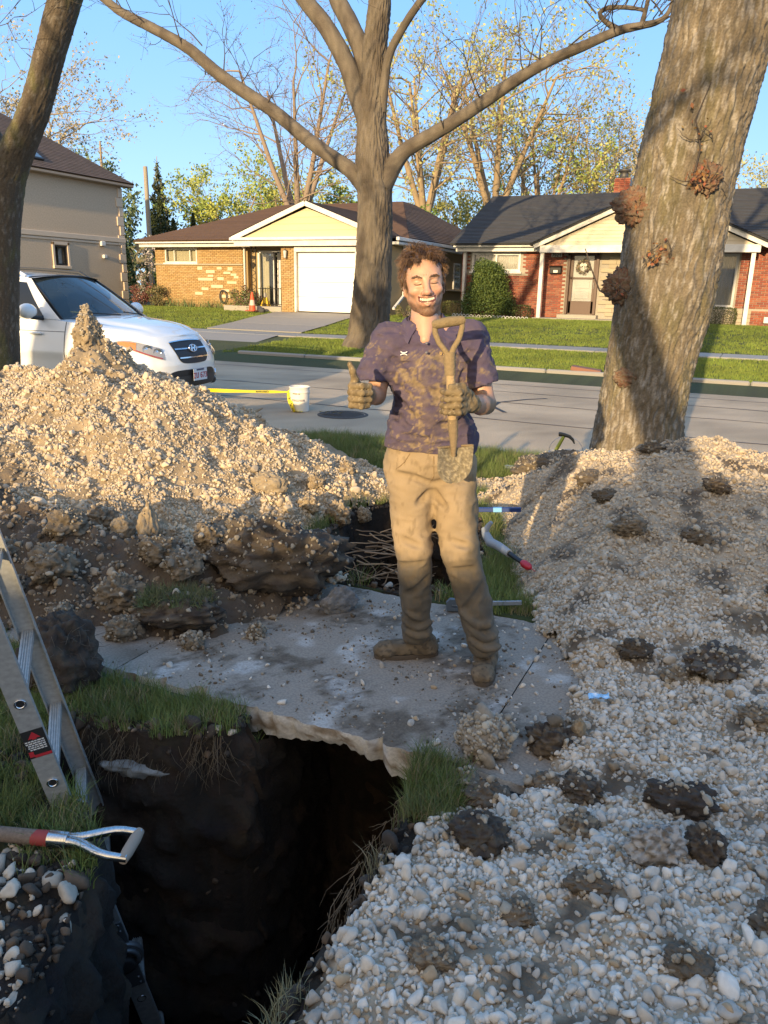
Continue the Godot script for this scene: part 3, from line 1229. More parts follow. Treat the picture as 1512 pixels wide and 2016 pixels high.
func build_lawns() -> void:
	var long_ := [tuft(1, 16, 0.11, 0.0022, 0.03), tuft(2, 14, 0.09, 0.0024, 0.035), tuft(3, 12, 0.13, 0.002, 0.03)]
	var lawn := [tuft(4, 14, 0.06, 0.006, 0.10, 2), tuft(5, 14, 0.055, 0.007, 0.11, 2)]
	var green := func(s: float, t: float) -> Color:
		var q := 0.85 + 0.35 * N1.get_noise_2d(s * 1.5, t * 1.5) + rng.randf_range(-0.15, 0.15)
		var c := Color(0.13, 0.20, 0.045).lerp(Color(0.22, 0.24, 0.085), rng.randf() * 0.6)
		if rng.randf() < 0.10:
			c = Color(0.30, 0.25, 0.14)
		return c * q
	var strip := func(s: float, t: float) -> float:
		if left_pile(s, t) > base_y(s, t) + 0.01 or right_pile(s, t) > base_y(s, t) + 0.02:
			return 0.0
		if t < 6.0 and poly_sd(HOLE, s, t) < 0.03:
			return 0.0
		return sm(-0.45, -0.1, N1.get_noise_2d(s * 1.1, t * 1.1) + sm(5.0, 6.5, t) * 0.5)
	grass_field("verge_grass", "long uncut grass on the verge between the gravel heaps and the road", long_, 1000.0, -4.6, 1.2, 3.7, 8.16, strip, green)
	var rim := func(s: float, t: float) -> float:
		var d := poly_sd(PIT, s, t)
		if d < -0.015 or left_pile(s, t) > 0.02:
			return 0.0
		if t > 2.30 - 0.10 * sm(-1.7, -2.0, s) + 0.03 * N1.get_noise_2d(s * 8.0, t * 8.0) and s > -2.45:
			return 0.0
		if s > -1.5:
			return 0.0
		return sm(1.22, 1.4, t + 0.10 * N1.get_noise_2d(s * 4.0, t * 4.0)) * (0.75 + 0.4 * N1.get_noise_2d(s * 5.0, t * 5.0))
	grass_field("rim_grass", "rough grass hanging over the left rim of the pit beside the ladder", long_, 2400.0, -5.0, -1.5, 1.15, 2.34, rim, green, 0.75)
	var right_rim := func(s: float, t: float) -> float:
		var d := poly_sd(PIT, s, t)
		if d < -0.03 or d > 0.16:
			return 0.0
		if t > 1.95:
			return 1.0 if t < 2.3 else 0.0
		return 0.45 * sm(0.06, -0.03, d) * sm(0.1, 0.3, N1.get_noise_2d(s * 3.0 + 5.0, t * 3.5))
	var dry := func(s: float, t: float) -> Color:
		return green.call(s, t).lerp(Color(0.25, 0.23, 0.16), sm(2.05, 1.8, t) * 0.75)
	grass_field("edge_grass", "clump of green and dry grass on the right rim of the pit under the slab corner", long_, 5000.0, -1.0, -0.6, 1.1, 2.3, right_rim, dry, 0.85)
	var far := func(s: float, t: float) -> float:
		return 0.0 if s > -18.0 and s < -12.6 and (s > -17.25 and s < -13.35 or t < 20.7) else 1.0
	var bright := func(s: float, t: float) -> Color:
		var q := 0.9 + 0.3 * N1.get_noise_2d(s * 0.7, t * 0.7) + rng.randf_range(-0.12, 0.12)
		return Color(0.14, 0.21, 0.03).lerp(Color(0.22, 0.26, 0.04), rng.randf()) * q
	grass_field("parkway_lawn", "mown lawn strip between the far kerb and the far sidewalk", lawn, 130.0, -28.0, 3.0, 16.8, 20.66, far, bright)
	grass_field("front_lawn", "mown front lawns between the far sidewalk and the two brick houses", lawn, 110.0, -28.0, 4.0, 22.15, 28.2, far, bright)

# ---------------------------------------------------------------- clods
func lump(sd: int, amp: float, freq: float, c1: Color, c2: Color, rows := 22, cols := 30, squash := Vector3.ONE, peak := 0.0) -> MB:
	var q := noise(freq, FastNoiseLite.TYPE_SIMPLEX_SMOOTH, 4, sd)
	var mb := MB.new()
	var pts := PackedVector3Array()
	var cc := PackedColorArray()
	for a in rows:
		for b in cols:
			var th := PI * a / (rows - 1)
			var ph := TAU * b / cols
			var d := Vector3(sin(th) * cos(ph), cos(th), sin(th) * sin(ph))
			var rad := 1.0 + amp * q.get_noise_3dv(d) + amp * 0.5 * q.get_noise_3dv(d * 3.1 + Vector3(7, 1, 3)) + amp * 0.28 * q.get_noise_3dv(d * 8.5 + Vector3(1, 5, 2))
			var p := d * rad
			if peak > 0.0 and p.y > 0.0:
				var w := 1.0 - peak * clampf(p.y, 0.0, 1.0)
				p.x *= w
				p.z *= w
			pts.append(p * squash)
			cc.append(c1.lerp(c2, sm(-0.25, 0.3, q.get_noise_3dv(d * 2.3 + Vector3(3, 9, 2)))))
	mb.sheet(pts, rows, cols, true, cc, true)
	return mb

func stud(o: Node3D, mb: MB, count: int, r: float, tint: Color) -> void:
	var xs := []
	var cs := []
	for k in count:
		var q := rng.randi() % mb.v.size()
		if mb.v[q].y < -0.03:
			continue
		xs.append(Transform3D(Basis.from_euler(Vector3(rng.randf(), rng.randf(), rng.randf()) * TAU).scaled(Vector3.ONE * r * exp(rng.randfn(-0.15, 0.5))), mb.v[q] + Vector3(rng.randfn(), rng.randfn(), rng.randfn()) * r * 0.7))
		cs.append(mb.c[q].lerp(tint, pow(rng.randf(), 0.8)) * rng.randf_range(0.75, 1.15))
	copies("stones", pebbles[rng.randi() % 6], M.stone, xs, cs, o)

func clod(label: String, s: float, t: float, size: Vector3, c1: Color, c2: Color, sd: int, amp := 0.35, studs := 0, sink := 0.25, peak := 0.0, group := "", called := "soil_clod", category := "soil clod") -> Node3D:
	var y := ground_top(s, t)
	var o := thing(called, label, category, st(s, t, y + size.y * (0.5 - sink)), rng.randf() * TAU, group)
	var mb := lump(sd, amp, 1.1, c1, c2, 44, 60, size * 0.5, peak)
	part("lump", mb, M.soil, o)
	if studs:
		stud(o, mb, studs * 3, 0.0075, Color(0.44, 0.38, 0.29))
	return o

func build_clods() -> void:
	var dark := Color(0.045, 0.034, 0.026)
	var brown := Color(0.13, 0.10, 0.07)
	var buff := Color(0.28, 0.215, 0.14)
	var tan_ := Color(0.36, 0.28, 0.18)
	var o := clod("tall pointed chunk of bonded gravel standing on the top of the golden heap", -4.98, 4.84, Vector3(0.22, 0.36, 0.2), tan_, buff, 3, 0.5, 500, 0.5, 0.6, "", "gravel_chunk", "gravel chunk")
	o = clod("largest dark soil clod at the foot of the golden heap, by the walk", -2.16, 3.28, Vector3(0.66, 0.36, 0.42), dark * 1.3, brown, 5, 0.42, 420, 0.3)
	clod("brown stony clod lying behind the largest dark clod", -2.6, 3.5, Vector3(0.45, 0.3, 0.36), brown, buff, 6, 0.4, 220, 0.2)
	clod("sunlit pointed clay clod standing upright on the golden heap's front", -2.95, 3.2, Vector3(0.16, 0.28, 0.13), tan_, buff, 7, 0.4, 10, 0.2, 0.5)
	clod("small round sunlit clod left of the pointed clay clod", -3.15, 3.2, Vector3(0.14, 0.15, 0.13), tan_, buff, 8, 0.25, 6)
	clod("oval sunlit clay clod low on the right flank of the golden heap", -3.0, 4.5, Vector3(0.26, 0.18, 0.18), tan_, buff, 9, 0.25, 40)
	for a in [[-2.74, 4.6, 0.15], [-2.6, 4.78, 0.2], [-2.42, 4.72, 0.18], [-2.85, 4.9, 0.14], [-2.55, 5.1, 0.12], [-2.3, 5.45, 0.12], [-2.8, 5.3, 0.13]]:
		clod("small buff clod at the right tail of the golden heap by the second hole", a[0], a[1], Vector3(a[2], a[2] * 0.9, a[2] * 0.8), tan_, Color(0.22, 0.16, 0.10), int(a[0] * -100), 0.45, 25, 0.25, 0.0, "buff clods at the heap's tail")
	for a in [[-2.75, 2.75, 0.24], [-2.7, 2.98, 0.2], [-3.1, 2.65, 0.26], [-3.3, 2.95, 0.22], [-2.5, 2.95, 0.2], [-3.55, 2.7, 0.22], [-2.55, 2.55, 0.16], [-2.3, 2.75, 0.14], [-2.2, 2.62, 0.11], [-2.0, 2.85, 0.10], [-2.9, 2.5, 0.15], [-3.25, 2.45, 0.18], [-2.6, 3.3, 0.2], [-3.4, 3.3, 0.2]]:
		clod("grey-brown stony clod in the shaded front foot of the golden heap", a[0], a[1], Vector3(a[2], a[2] * 0.75, a[2] * 0.85), brown * 1.1, buff * 0.85, int(a[0] * -91 + a[1] * 37), 0.45, 60, 0.25, 0.0, "clods in the shaded foot of the heap")
	clod("grey flat shard of broken stone leaning beside the largest dark clod", -1.78, 3.3, Vector3(0.2, 0.16, 0.06), Color(0.16, 0.155, 0.15), Color(0.24, 0.23, 0.22), 21, 0.3, 0, 0.1, 0.4, "", "stone_shard", "stone")
	# sod turned over with grass still on it
	o = clod("clump of grassy sod lying on the walk below the golden heap", -2.36, 2.72, Vector3(0.42, 0.17, 0.24), dark, brown, 22, 0.3, 30, 0.2, 0.0, "", "sod_clump", "sod")
	o.rotation.y = 0.3
	var tm := tuft(31, 12, 0.07, 0.0022, 0.03)
	var xs := []
	var cs := []
	for k in 110:
		var p := Vector3(rng.randf_range(-0.16, 0.16), 0.06, rng.randf_range(-0.09, 0.10))
		xs.append(Transform3D(Basis.from_euler(Vector3(rng.randfn() * 0.5, rng.randf() * TAU, rng.randfn() * 0.5)), p))
		cs.append(Color(0.08, 0.12, 0.035).lerp(Color(0.16, 0.15, 0.07), rng.randf()))
	copies("grass", tm, M.blade, xs, cs, o)
	# fibrous rolled sod
	o = clod("dark rolled-up root mat of sod standing between the ladder and the walk", -2.42, 2.06, Vector3(0.30, 0.36, 0.26), dark, Color(0.075, 0.06, 0.045), 23, 0.35, 0, 0.1, 0.0, "", "root_mat", "sod")
	var mb := MB.new()
	for k in 240:
		var a := rng.randf() * TAU
		var y := rng.randf_range(-0.15, 0.16)
		var r := 0.14 * sqrt(maxf(0.05, 1.0 - pow(y / 0.19, 2.0)))
		var path := PackedVector3Array()
		var rad := PackedFloat32Array()
		var p := Vector3(cos(a) * r, y, sin(a) * r * 0.9)
		var d := Vector3(rng.randfn(), rng.randfn() * 0.6 - 0.4, rng.randfn()).normalized()
		for q in 4:
			path.append(p)
			rad.append(0.0016 * (1.0 - q * 0.2))
			d = (d + Vector3(rng.randfn(), rng.randfn(), rng.randfn()) * 0.35).normalized()
			p += d * 0.022
		mb.col = Color(0.11, 0.09, 0.07) * rng.randf_range(0.5, 1.5)
		mb.tube(path, rad, 3, false)
	tag(part("root_fibres", mb, mat("root", Color(1, 1, 1), 0.95, 0.0, true), o), "", "", "", "stuff")
	# on the grey gravel
	clod("round ball of bonded gravel sitting on the corner of the broken slab", -0.70, 2.42, Vector3(0.2, 0.17, 0.18), Color(0.28, 0.24, 0.19), Color(0.22, 0.19, 0.15), 24, 0.25, 420, 0.15, 0.0, "", "gravel_chunk", "gravel chunk")
	clod("flat dark soil clod on the gravel right of the pit", -0.55, 1.9, Vector3(0.17, 0.09, 0.16), dark, brown * 0.6, 25, 0.4, 14)
	o = clod("pale angular concrete lump with a dark clay face on the gravel", -0.06, 1.95, Vector3(0.15, 0.12, 0.12), Color(0.40, 0.37, 0.33), Color(0.14, 0.11, 0.08), 26, 0.4, 0, 0.2, 0.0, "", "concrete_lump", "concrete lump")
	clod("dark clay clod touching the pale concrete lump", 0.06, 2.02, Vector3(0.12, 0.11, 0.1), brown * 0.8, dark, 27, 0.4, 6)
	clod("black crumbly soil clod with white flecks, uphill of the concrete lump", -0.02, 2.28, Vector3(0.2, 0.1, 0.14), dark, dark * 1.5, 28, 0.45, 30)
	clod("brown clod at the gravel's edge beside the walk joint", -0.48, 2.55, Vector3(0.18, 0.12, 0.14), brown, dark, 29, 0.45, 24)
	clod("small tan stone standing upright in the gravel near the walk joint", -0.40, 2.6, Vector3(0.06, 0.09, 0.05), Color(0.33, 0.25, 0.15), Color(0.28, 0.2, 0.12), 30, 0.2, 0, 0.15, 0.0, "", "stone", "stone")
	clod("broad dark clod lying in the grey gravel on the far right", 0.02, 3.35, Vector3(0.3, 0.11, 0.2), brown, dark * 1.6, 32, 0.45, 120)
	for a in [[-0.33, 2.3, 0.16], [-0.28, 2.05, 0.12], [-0.2, 1.75, 0.11], [-0.6, 2.12, 0.15], [-0.7, 2.2, 0.13], [0.25, 1.8, 0.16], [0.2, 2.9, 0.14], [-0.3, 3.3, 0.15], [-0.12, 3.2, 0.13], [0.4, 2.4, 0.12], [-0.45, 2.3, 0.12], [-0.35, 1.62, 0.1], [-0.5, 1.4, 0.11], [0.05, 1.55, 0.1], [-0.5, 4.35, 0.2], [-0.15, 4.4, 0.16], [-0.9, 5.3, 0.2], [-0.55, 5.6, 0.16], [-0.1, 5.0, 0.17], [-0.72, 4.8, 0.15], [0.3, 4.0, 0.17]]:
		clod("muddy brown clod mixed into the grey gravel", a[0], a[1], Vector3(a[2], a[2] * 0.55, a[2] * 0.8), brown * rng.randf_range(0.7, 1.3), dark.lerp(buff, rng.randf()), int(a[0] * 131 + a[1] * 77 + 400), 0.45, 22, 0.3, 0.0, "clods mixed into the grey gravel")
	# dark soil thrown up left of the thick trunk
	for a in [[-1.45, 6.75, 0.5], [-1.25, 6.55, 0.42], [-1.65, 6.6, 0.4], [-1.1, 6.9, 0.36], [-1.42, 6.35, 0.32]]:
		clod("crumbly grey-brown soil heaped against the left foot of the thick trunk", a[0], a[1], Vector3(a[2], a[2] * 0.6, a[2] * 0.8), Color(0.17, 0.135, 0.095), Color(0.10, 0.08, 0.06), int(a[0] * -211 + a[1] * 3), 0.4, 160, 0.25, 0.0, "soil heaped at the foot of the trunk")
	# broken lower concrete showing in the back wall of the pit
	o = thing("concrete_fragment", "bluish broken edge of concrete sticking out of the pit wall under the grass", "concrete", st(-1.93, 2.03, -0.17), 0.45)
	part("lump", lump(33, 0.35, 1.6, Color(0.22, 0.25, 0.27), Color(0.32, 0.35, 0.36), 20, 30, Vector3(0.18, 0.05, 0.11)), M.concrete, o)
	# roots across the second hole
	for k in 70:
		var path := PackedVector3Array()
		var rad := PackedFloat32Array()
		var edge := rng.randf()
		var p := st(-2.6 + 0.5 * edge, 4.3 + 0.9 * rng.randf(), -0.06 - rng.randf() * 0.6)
		var d := Vector3(1.0, rng.randf_range(-0.2, 0.12), rng.randf_range(-0.3, 0.3)).normalized()
		var len := rng.randi_range(5, 9)
		var r0 := rng.randf_range(0.003, 0.009)
		for q in len:
			path.append(p)
			rad.append(r0 * (1.0 - 0.8 * q / len))
			d = (d + Vector3(rng.randfn() * 0.22, rng.randfn() * 0.22, rng.randfn() * 0.22)).normalized()
			p += d * rng.randf_range(0.05, 0.085)
		var rb := MB.new()
		rb.col = Color(0.32, 0.225, 0.14) * rng.randf_range(0.5, 1.4)
		rb.tube(path, rad, 5, true)
		tag(part("tree_root", rb, M.root), "thin bare tree root crossing the second hole behind the walk", "root", "roots crossing the second hole")

# ---------------------------------------------------------------- trunks
func bark_tube(axis_: Array, sides: int, per_m: float, ridge: float, rscale: float, lumpy: float, paint: Callable) -> MB:
	# axis_: [s, t, y, r]
	var curve := []
	var n := axis_.size()
	for k in n - 1:
		var a0: Array = axis_[maxi(k - 1, 0)]
		var a1: Array = axis_[k]
		var a2: Array = axis_[k + 1]
		var a3: Array = axis_[mini(k + 2, n - 1)]
		var d := st(a1[0], a1[1], a1[2]).distance_to(st(a2[0], a2[1], a2[2]))
		var steps := maxi(2, int(d * per_m))
		for q in steps + (1 if k == n - 2 else 0):
			var f := float(q) / steps
			var p := st(a1[0], a1[1], a1[2]).cubic_interpolate(st(a2[0], a2[1], a2[2]), st(a0[0], a0[1], a0[2]), st(a3[0], a3[1], a3[2]), f)
			curve.append([p, lerpf(a1[3], a2[3], f)])
	var pts := PackedVector3Array()
	var cols := PackedColorArray()
	var x := Vector3.ZERO
	var run := 0.0
	for k in curve.size():
		var p: Vector3 = curve[k][0]
		var r: float = curve[k][1]
		var dir: Vector3 = (curve[mini(k + 1, curve.size() - 1)][0] - curve[maxi(k - 1, 0)][0]).normalized()
		if k == 0:
			x = dir.cross(Vector3(0, 0, 1)).normalized()
		else:
			run += p.distance_to(curve[k - 1][0])
		x = (x - dir * x.dot(dir)).normalized()
		var y := dir.cross(x)
		for q in sides:
			var a := TAU * q / sides
			var u := Vector3(cos(a) * r * rscale, run * rscale * 0.22, sin(a) * r * rscale)
			var bark := NR.get_noise_3dv(u + Vector3(0.4, 0, 0.4) * N1.get_noise_3d(u.x * 0.5, run * 3.0, u.z * 0.5))
			var big := N1.get_noise_3d(cos(a) * 0.8, run * 0.7, sin(a) * 0.8)
			var rr := r * (1.0 + lumpy * big) + ridge * bark
			var e := x * cos(a) + y * sin(a)
			pts.append(p + e * rr)
			cols.append(paint.call(p + e * rr, bark))
	var mb := MB.new()
	mb.sheet(pts, curve.size(), sides, true, cols, false)
	return mb

func twigs(mb: MB, leaf: MB, p: Vector3, d: Vector3, len: float, r: float, level: int, spread: float, droop: float, bud: float, buds: float) -> void:
	var segs := 4 if level > 0 else 3
	var path := PackedVector3Array([p])
	var rad := PackedFloat32Array([r])
	var kids := []
	for q in segs:
		d = (d + Vector3(rng.randfn(), rng.randfn() + droop, rng.randfn()) * 0.16).normalized()
		p += d * len / segs
		path.append(p)
		rad.append(maxf(0.0, r * (1.0 - 0.72 * (q + 1) / segs)))
		kids.append([p, d])
	mb.tube(path, rad, 5 if r > 0.04 else 3, false)
	if level == 0:
		if leaf:
			for q in int(buds):
				var b: Vector3 = path[0].lerp(p, rng.randf()) + Vector3(rng.randfn(), rng.randfn(), rng.randfn()) * bud * 1.2
				var u := Vector3(rng.randfn(), rng.randfn(), rng.randfn()).normalized() * bud
				var w := u.cross(Vector3(rng.randfn(), rng.randfn(), rng.randfn())).normalized() * bud * 0.6
				leaf.quad(b - u, b + w, b + u, b - w)
		return
	var many := 3 if level > 1 else 4
	for q in many:
		var k: Array = kids[mini(segs - 1, 1 + int(q * float(segs - 1) / (many - 1)))]
		var side := Vector3(rng.randfn(), rng.randfn() * 0.7 + 0.15, rng.randfn()).normalized()
		twigs(mb, leaf, k[0], (k[1] + side * spread).normalized(), len * rng.randf_range(0.55, 0.8), maxf(r * 0.5, 0.004), level - 1, spread, droop, bud, buds)

func build_trunks() -> void:
	var bark := grainy(mat("bark", Color(1, 1, 1), 1.0, 0.0, true), grain("barkg", noise(0.03, FastNoiseLite.TYPE_SIMPLEX, 4, 6), 0.72, 1.0), 2.5, relief("bark_n", noise(0.04, FastNoiseLite.TYPE_SIMPLEX_SMOOTH, 4, 17), 6.0), 0.8)
	var twig := mat("twig", Color(0.075, 0.058, 0.045), 0.95)
	# the thick tree on the right, leaning
	var paint_r := func(p: Vector3, b: float) -> Color:
		var c := Color(0.225, 0.182, 0.128)
		var q := N1.get_noise_3d(p.x * 3.0, p.y * 1.2, p.z * 3.0)
		c = c.lerp(Color(0.19, 0.165, 0.085), clampf(0.6 * sm(0.0, 0.4, q) , 0.0, 1.0))
		var w := N2.get_noise_3d(p.x * 24.0, p.y * 4.0, p.z * 24.0)
		c = c.lerp(Color(0.44, 0.395, 0.34), 0.75 * sm(0.1, 0.45, w + 0.25 * N1.get_noise_3d(p.x * 2.0 + 9.0, p.y, p.z * 2.0)))
		return c * (0.9 + 0.2 * N2.get_noise_3d(p.x * 9.0, p.y * 3.0, p.z * 9.0))
	var axis_r := [[-0.86, 7.42, -0.25, 0.56], [-0.88, 7.4, 0.0, 0.47], [-0.88, 7.40, 0.18, 0.41], [-0.87, 7.40, 0.56, 0.369], [-0.85, 7.40, 0.93, 0.363], [-0.82, 7.40, 1.29, 0.375], [-0.79, 7.40, 1.55, 0.395], [-0.77, 7.40, 1.98, 0.40], [-0.75, 7.40, 2.39, 0.396], [-0.71, 7.40, 2.78, 0.388], [-0.66, 7.40, 3.16, 0.395], [-0.61, 7.40, 3.52, 0.395], [-0.57, 7.40, 3.87, 0.395], [-0.5, 7.40, 4.3, 0.39], [-0.3, 7.4, 5.6, 0.37], [0.0, 7.3, 7.0, 0.33], [0.2, 7.2, 8.2, 0.25]]
	var o := thing("leaning_tree", "thick leaning tree with flaky mossy bark and burls at the right edge", "tree", st(-0.88, 7.4, 0.0))
	var mv := Transform3D(Basis.IDENTITY, -o.position)
	var shift := func(mb: MB) -> MB:
		for k in mb.v.size():
			mb.v[k] = mb.v[k] - o.position
		return mb
	part("trunk", shift.call(bark_tube(axis_r, 250, 62.0, 0.027, 19.0, 0.05, paint_r)), bark, o)
	for b in [[-1.07, 7.12, 2.34, 0.15, 51], [-1.1, 7.15, 1.70, 0.145, 52], [-0.80, 7.05, 1.96, 0.11, 53], [-0.57, 7.06, 2.53, 0.13, 54], [-0.97, 7.08, 0.93, 0.10, 55]]:
		var lm := lump(b[4], 0.42, 2.2, Color(0.22, 0.165, 0.11), Color(0.20, 0.095, 0.055), 40, 48, Vector3(b[3] * 1.1, b[3] * 0.95, b[3] * 0.5))
		var bo := part("burl", lm, bark, o)
		bo.position = st(b[0], b[1], b[2]) - o.position
	var red := MB.new()
	for cl in [[-0.57, 6.9, 2.52, 0.10, 60], [-0.60, 6.98, 2.85, 0.12, 12], [-0.84, 6.9, 1.93, 0.06, 40], [-0.82, 6.95, 2.05, 0.08, 8], [-1.12, 6.96, 1.68, 0.09, 14], [-1.05, 6.95, 2.34, 0.09, 16], [-0.66, 6.97, 3.1, 0.1, 8]]:
		for k in cl[4]:
			var p := st(cl[0] + rng.randfn() * cl[3] * 0.5, cl[1] + rng.randf_range(-0.05, 0.03), cl[2] + rng.randfn() * cl[3] * 0.45) - o.position
			var u := Vector3(rng.randfn(), rng.randfn() - 0.3, rng.randfn()).normalized() * rng.randf_range(0.012, 0.03)
			var w := u.cross(Vector3(rng.randfn(), rng.randfn(), rng.randfn())).normalized() * u.length() * 0.5
			red.col = Color(0.26, 0.075, 0.035).lerp(Color(0.22, 0.15, 0.05), rng.randf())
			red.quad(p - u * 0.2, p + u * 0.5 + w, p + u * 1.4, p + u * 0.5 - w)
	tag(part("shoot_leaves", red, mat("shoot", Color(1, 1, 1), 0.7, 0.0, true), o), "", "", "", "stuff")
	var sh := MB.new()
	for k in 26:
		var c: Array = [[-0.57, 6.95, 2.5], [-0.82, 6.97, 1.93], [-1.12, 7.0, 1.66], [-0.6, 6.98, 2.8]][k % 4]
		var path := PackedVector3Array()
		var rad := PackedFloat32Array()
		var p := st(c[0] + rng.randfn() * 0.05, c[1], c[2]) - o.position
		var d := Vector3(rng.randfn(), rng.randfn(), 0.8).normalized()
		for q in 6:
			path.append(p)
			rad.append(0.005 - 0.0007 * q)
			d = (d + Vector3(rng.randfn() * 0.5, 0.25, rng.randfn() * 0.35)).normalized()
			p += d * 0.035
		sh.tube(path, rad, 4, false)
	for path in [[[-1.19, 7.0, 1.62], [-1.27, 6.98, 1.66], [-1.36, 6.97, 1.85], [-1.42, 6.97, 2.0]], [[-0.62, 6.96, 2.55], [-0.60, 6.97, 2.75], [-0.66, 6.97, 2.95], [-0.58, 6.98, 3.2]]]:
		var pp := PackedVector3Array()
		for q in path:
			pp.append(st(q[0], q[1], q[2]) - o.position)
		sh.tube(pp, PackedFloat32Array([0.009, 0.007, 0.006, 0.004]), 5, true)
	tag(part("shoots", sh, twig, o), "", "", "", "stuff")
	var rc := MB.new()
	for d in [[-0.9, 0.8, 0.1], [0.7, 0.8, 0.6], [0.2, 1.0, -0.7], [0.9, 0.5, -0.3], [-0.5, 1.0, -0.5]]:
		twigs(rc, null, st(0.2, 7.2, 8.0) - o.position, Vector3(d[0], d[1], d[2]).normalized(), 3.2, 0.14, 4, 0.75, 0.05, 0.03, 0)
	part("crown", rc, twig, o)
	# left tree with a fork
	var paint_l := func(p: Vector3, b: float) -> Color:
		var q := N1.get_noise_3d(p.x * 3.0, p.y * 1.4, p.z * 3.0)
		var c := Color(0.125, 0.098, 0.07).lerp(Color(0.15, 0.135, 0.065), sm(0.0, 0.4, q))
		return c.lerp(Color(0.30, 0.27, 0.23), 0.5 * sm(0.2, 0.55, N2.get_noise_3d(p.x * 20.0, p.y * 6.0, p.z * 20.0)))
	o = thing("forked_tree", "dark forked tree trunk at the left edge in front of the white car", "tree", st(-9.05, 7.3, -0.05))
	var shift2 := func(mb: MB) -> MB:
		for k in mb.v.size():
			mb.v[k] = mb.v[k] - o.position
		return mb
	part("trunk", shift2.call(bark_tube([[-9.16, 7.3, -0.15, 0.30], [-9.13, 7.3, 0.1, 0.24], [-9.08, 7.30, 0.45, 0.205], [-9.00, 7.30, 1.02, 0.194], [-8.90, 7.30, 1.67, 0.186], [-8.78, 7.30, 2.28, 0.188], [-8.66, 7.30, 2.75, 0.205], [-8.52, 7.30, 3.02, 0.20], [-8.19, 7.30, 3.41, 0.17], [-7.98, 7.30, 3.70, 0.161], [-7.71, 7.30, 4.17, 0.156], [-7.43, 7.30, 4.65, 0.16], [-7.1, 7.30, 5.2, 0.15], [-6.6, 7.2, 6.4, 0.12]], 110, 34.0, 0.014, 30.0, 0.05, paint_l)), bark, o)
	part("limb", shift2.call(bark_tube([[-8.66, 7.3, 2.7, 0.19], [-8.86, 7.30, 3.28, 0.163], [-9.14, 7.30, 3.75, 0.150], [-9.48, 7.30, 4.34, 0.137], [-9.9, 7.3, 5.4, 0.11]], 80, 26.0, 0.012, 30.0, 0.05, paint_l)), bark, o)
	rc = MB.new()
	for d in [[-7.0, 7.3, 5.5, -0.2], [-6.6, 7.2, 6.4, 0.4], [-9.9, 7.3, 5.4, -0.6]]:
		for k in 2:
			twigs(rc, null, st(d[0], d[1], d[2]) - o.position, Vector3(d[3] + rng.randfn() * 0.3, 0.9, rng.randfn() * 0.5).normalized(), 2.4, 0.09, 4, 0.75, 0.0, 0.02, 0)
	for k in 3:
		twigs(rc, null, st(-8.3 - k * 0.6, 7.0, 4.3 + k * 0.3) - o.position, Vector3(0.5, 0.05, 0.3).normalized(), 0.8, 0.009, 2, 0.6, -0.05, 0.015, 3)
	part("crown", rc, twig, o)
	# tall tree across the road
	var paint_c := func(p: Vector3, b: float) -> Color:
		var q := N1.get_noise_3d(p.x * 2.0, p.y * 0.8, p.z * 2.0)
		return Color(0.14, 0.112, 0.085).lerp(Color(0.205, 0.17, 0.13), sm(-0.3, 0.3, q)) * (0.9 + 0.25 * N2.get_noise_3d(p.x * 8.0, p.y * 2.0, p.z * 8.0))
	o = thing("tall_tree", "tall bare maple with long spreading limbs on the far verge behind the man", "tree", st(-9.7, 19.5, 0.15))
	var shift3 := func(mb: MB) -> MB:
		for k in mb.v.size():
			mb.v[k] = mb.v[k] - o.position
		return mb
	part("trunk", shift3.call(bark_tube([[-9.73, 19.50, -0.1, 0.85], [-9.72, 19.50, 0.12, 0.66], [-9.67, 19.50, 0.44, 0.55], [-9.62, 19.50, 1.25, 0.495], [-9.55, 19.50, 2.56, 0.447], [-9.54, 19.50, 3.83, 0.427], [-9.61, 19.50, 4.69, 0.435], [-9.67, 19.50, 5.66, 0.352], [-9.66, 19.50, 6.25, 0.323], [-9.61, 19.50, 7.39, 0.279], [-9.49, 19.50, 8.49, 0.249], [-9.46, 19.50, 9.56, 0.22], [-9.3, 19.5, 12.0, 0.16]], 170, 16.0, 0.05, 11.0, 0.04, paint_c)), bark, o)
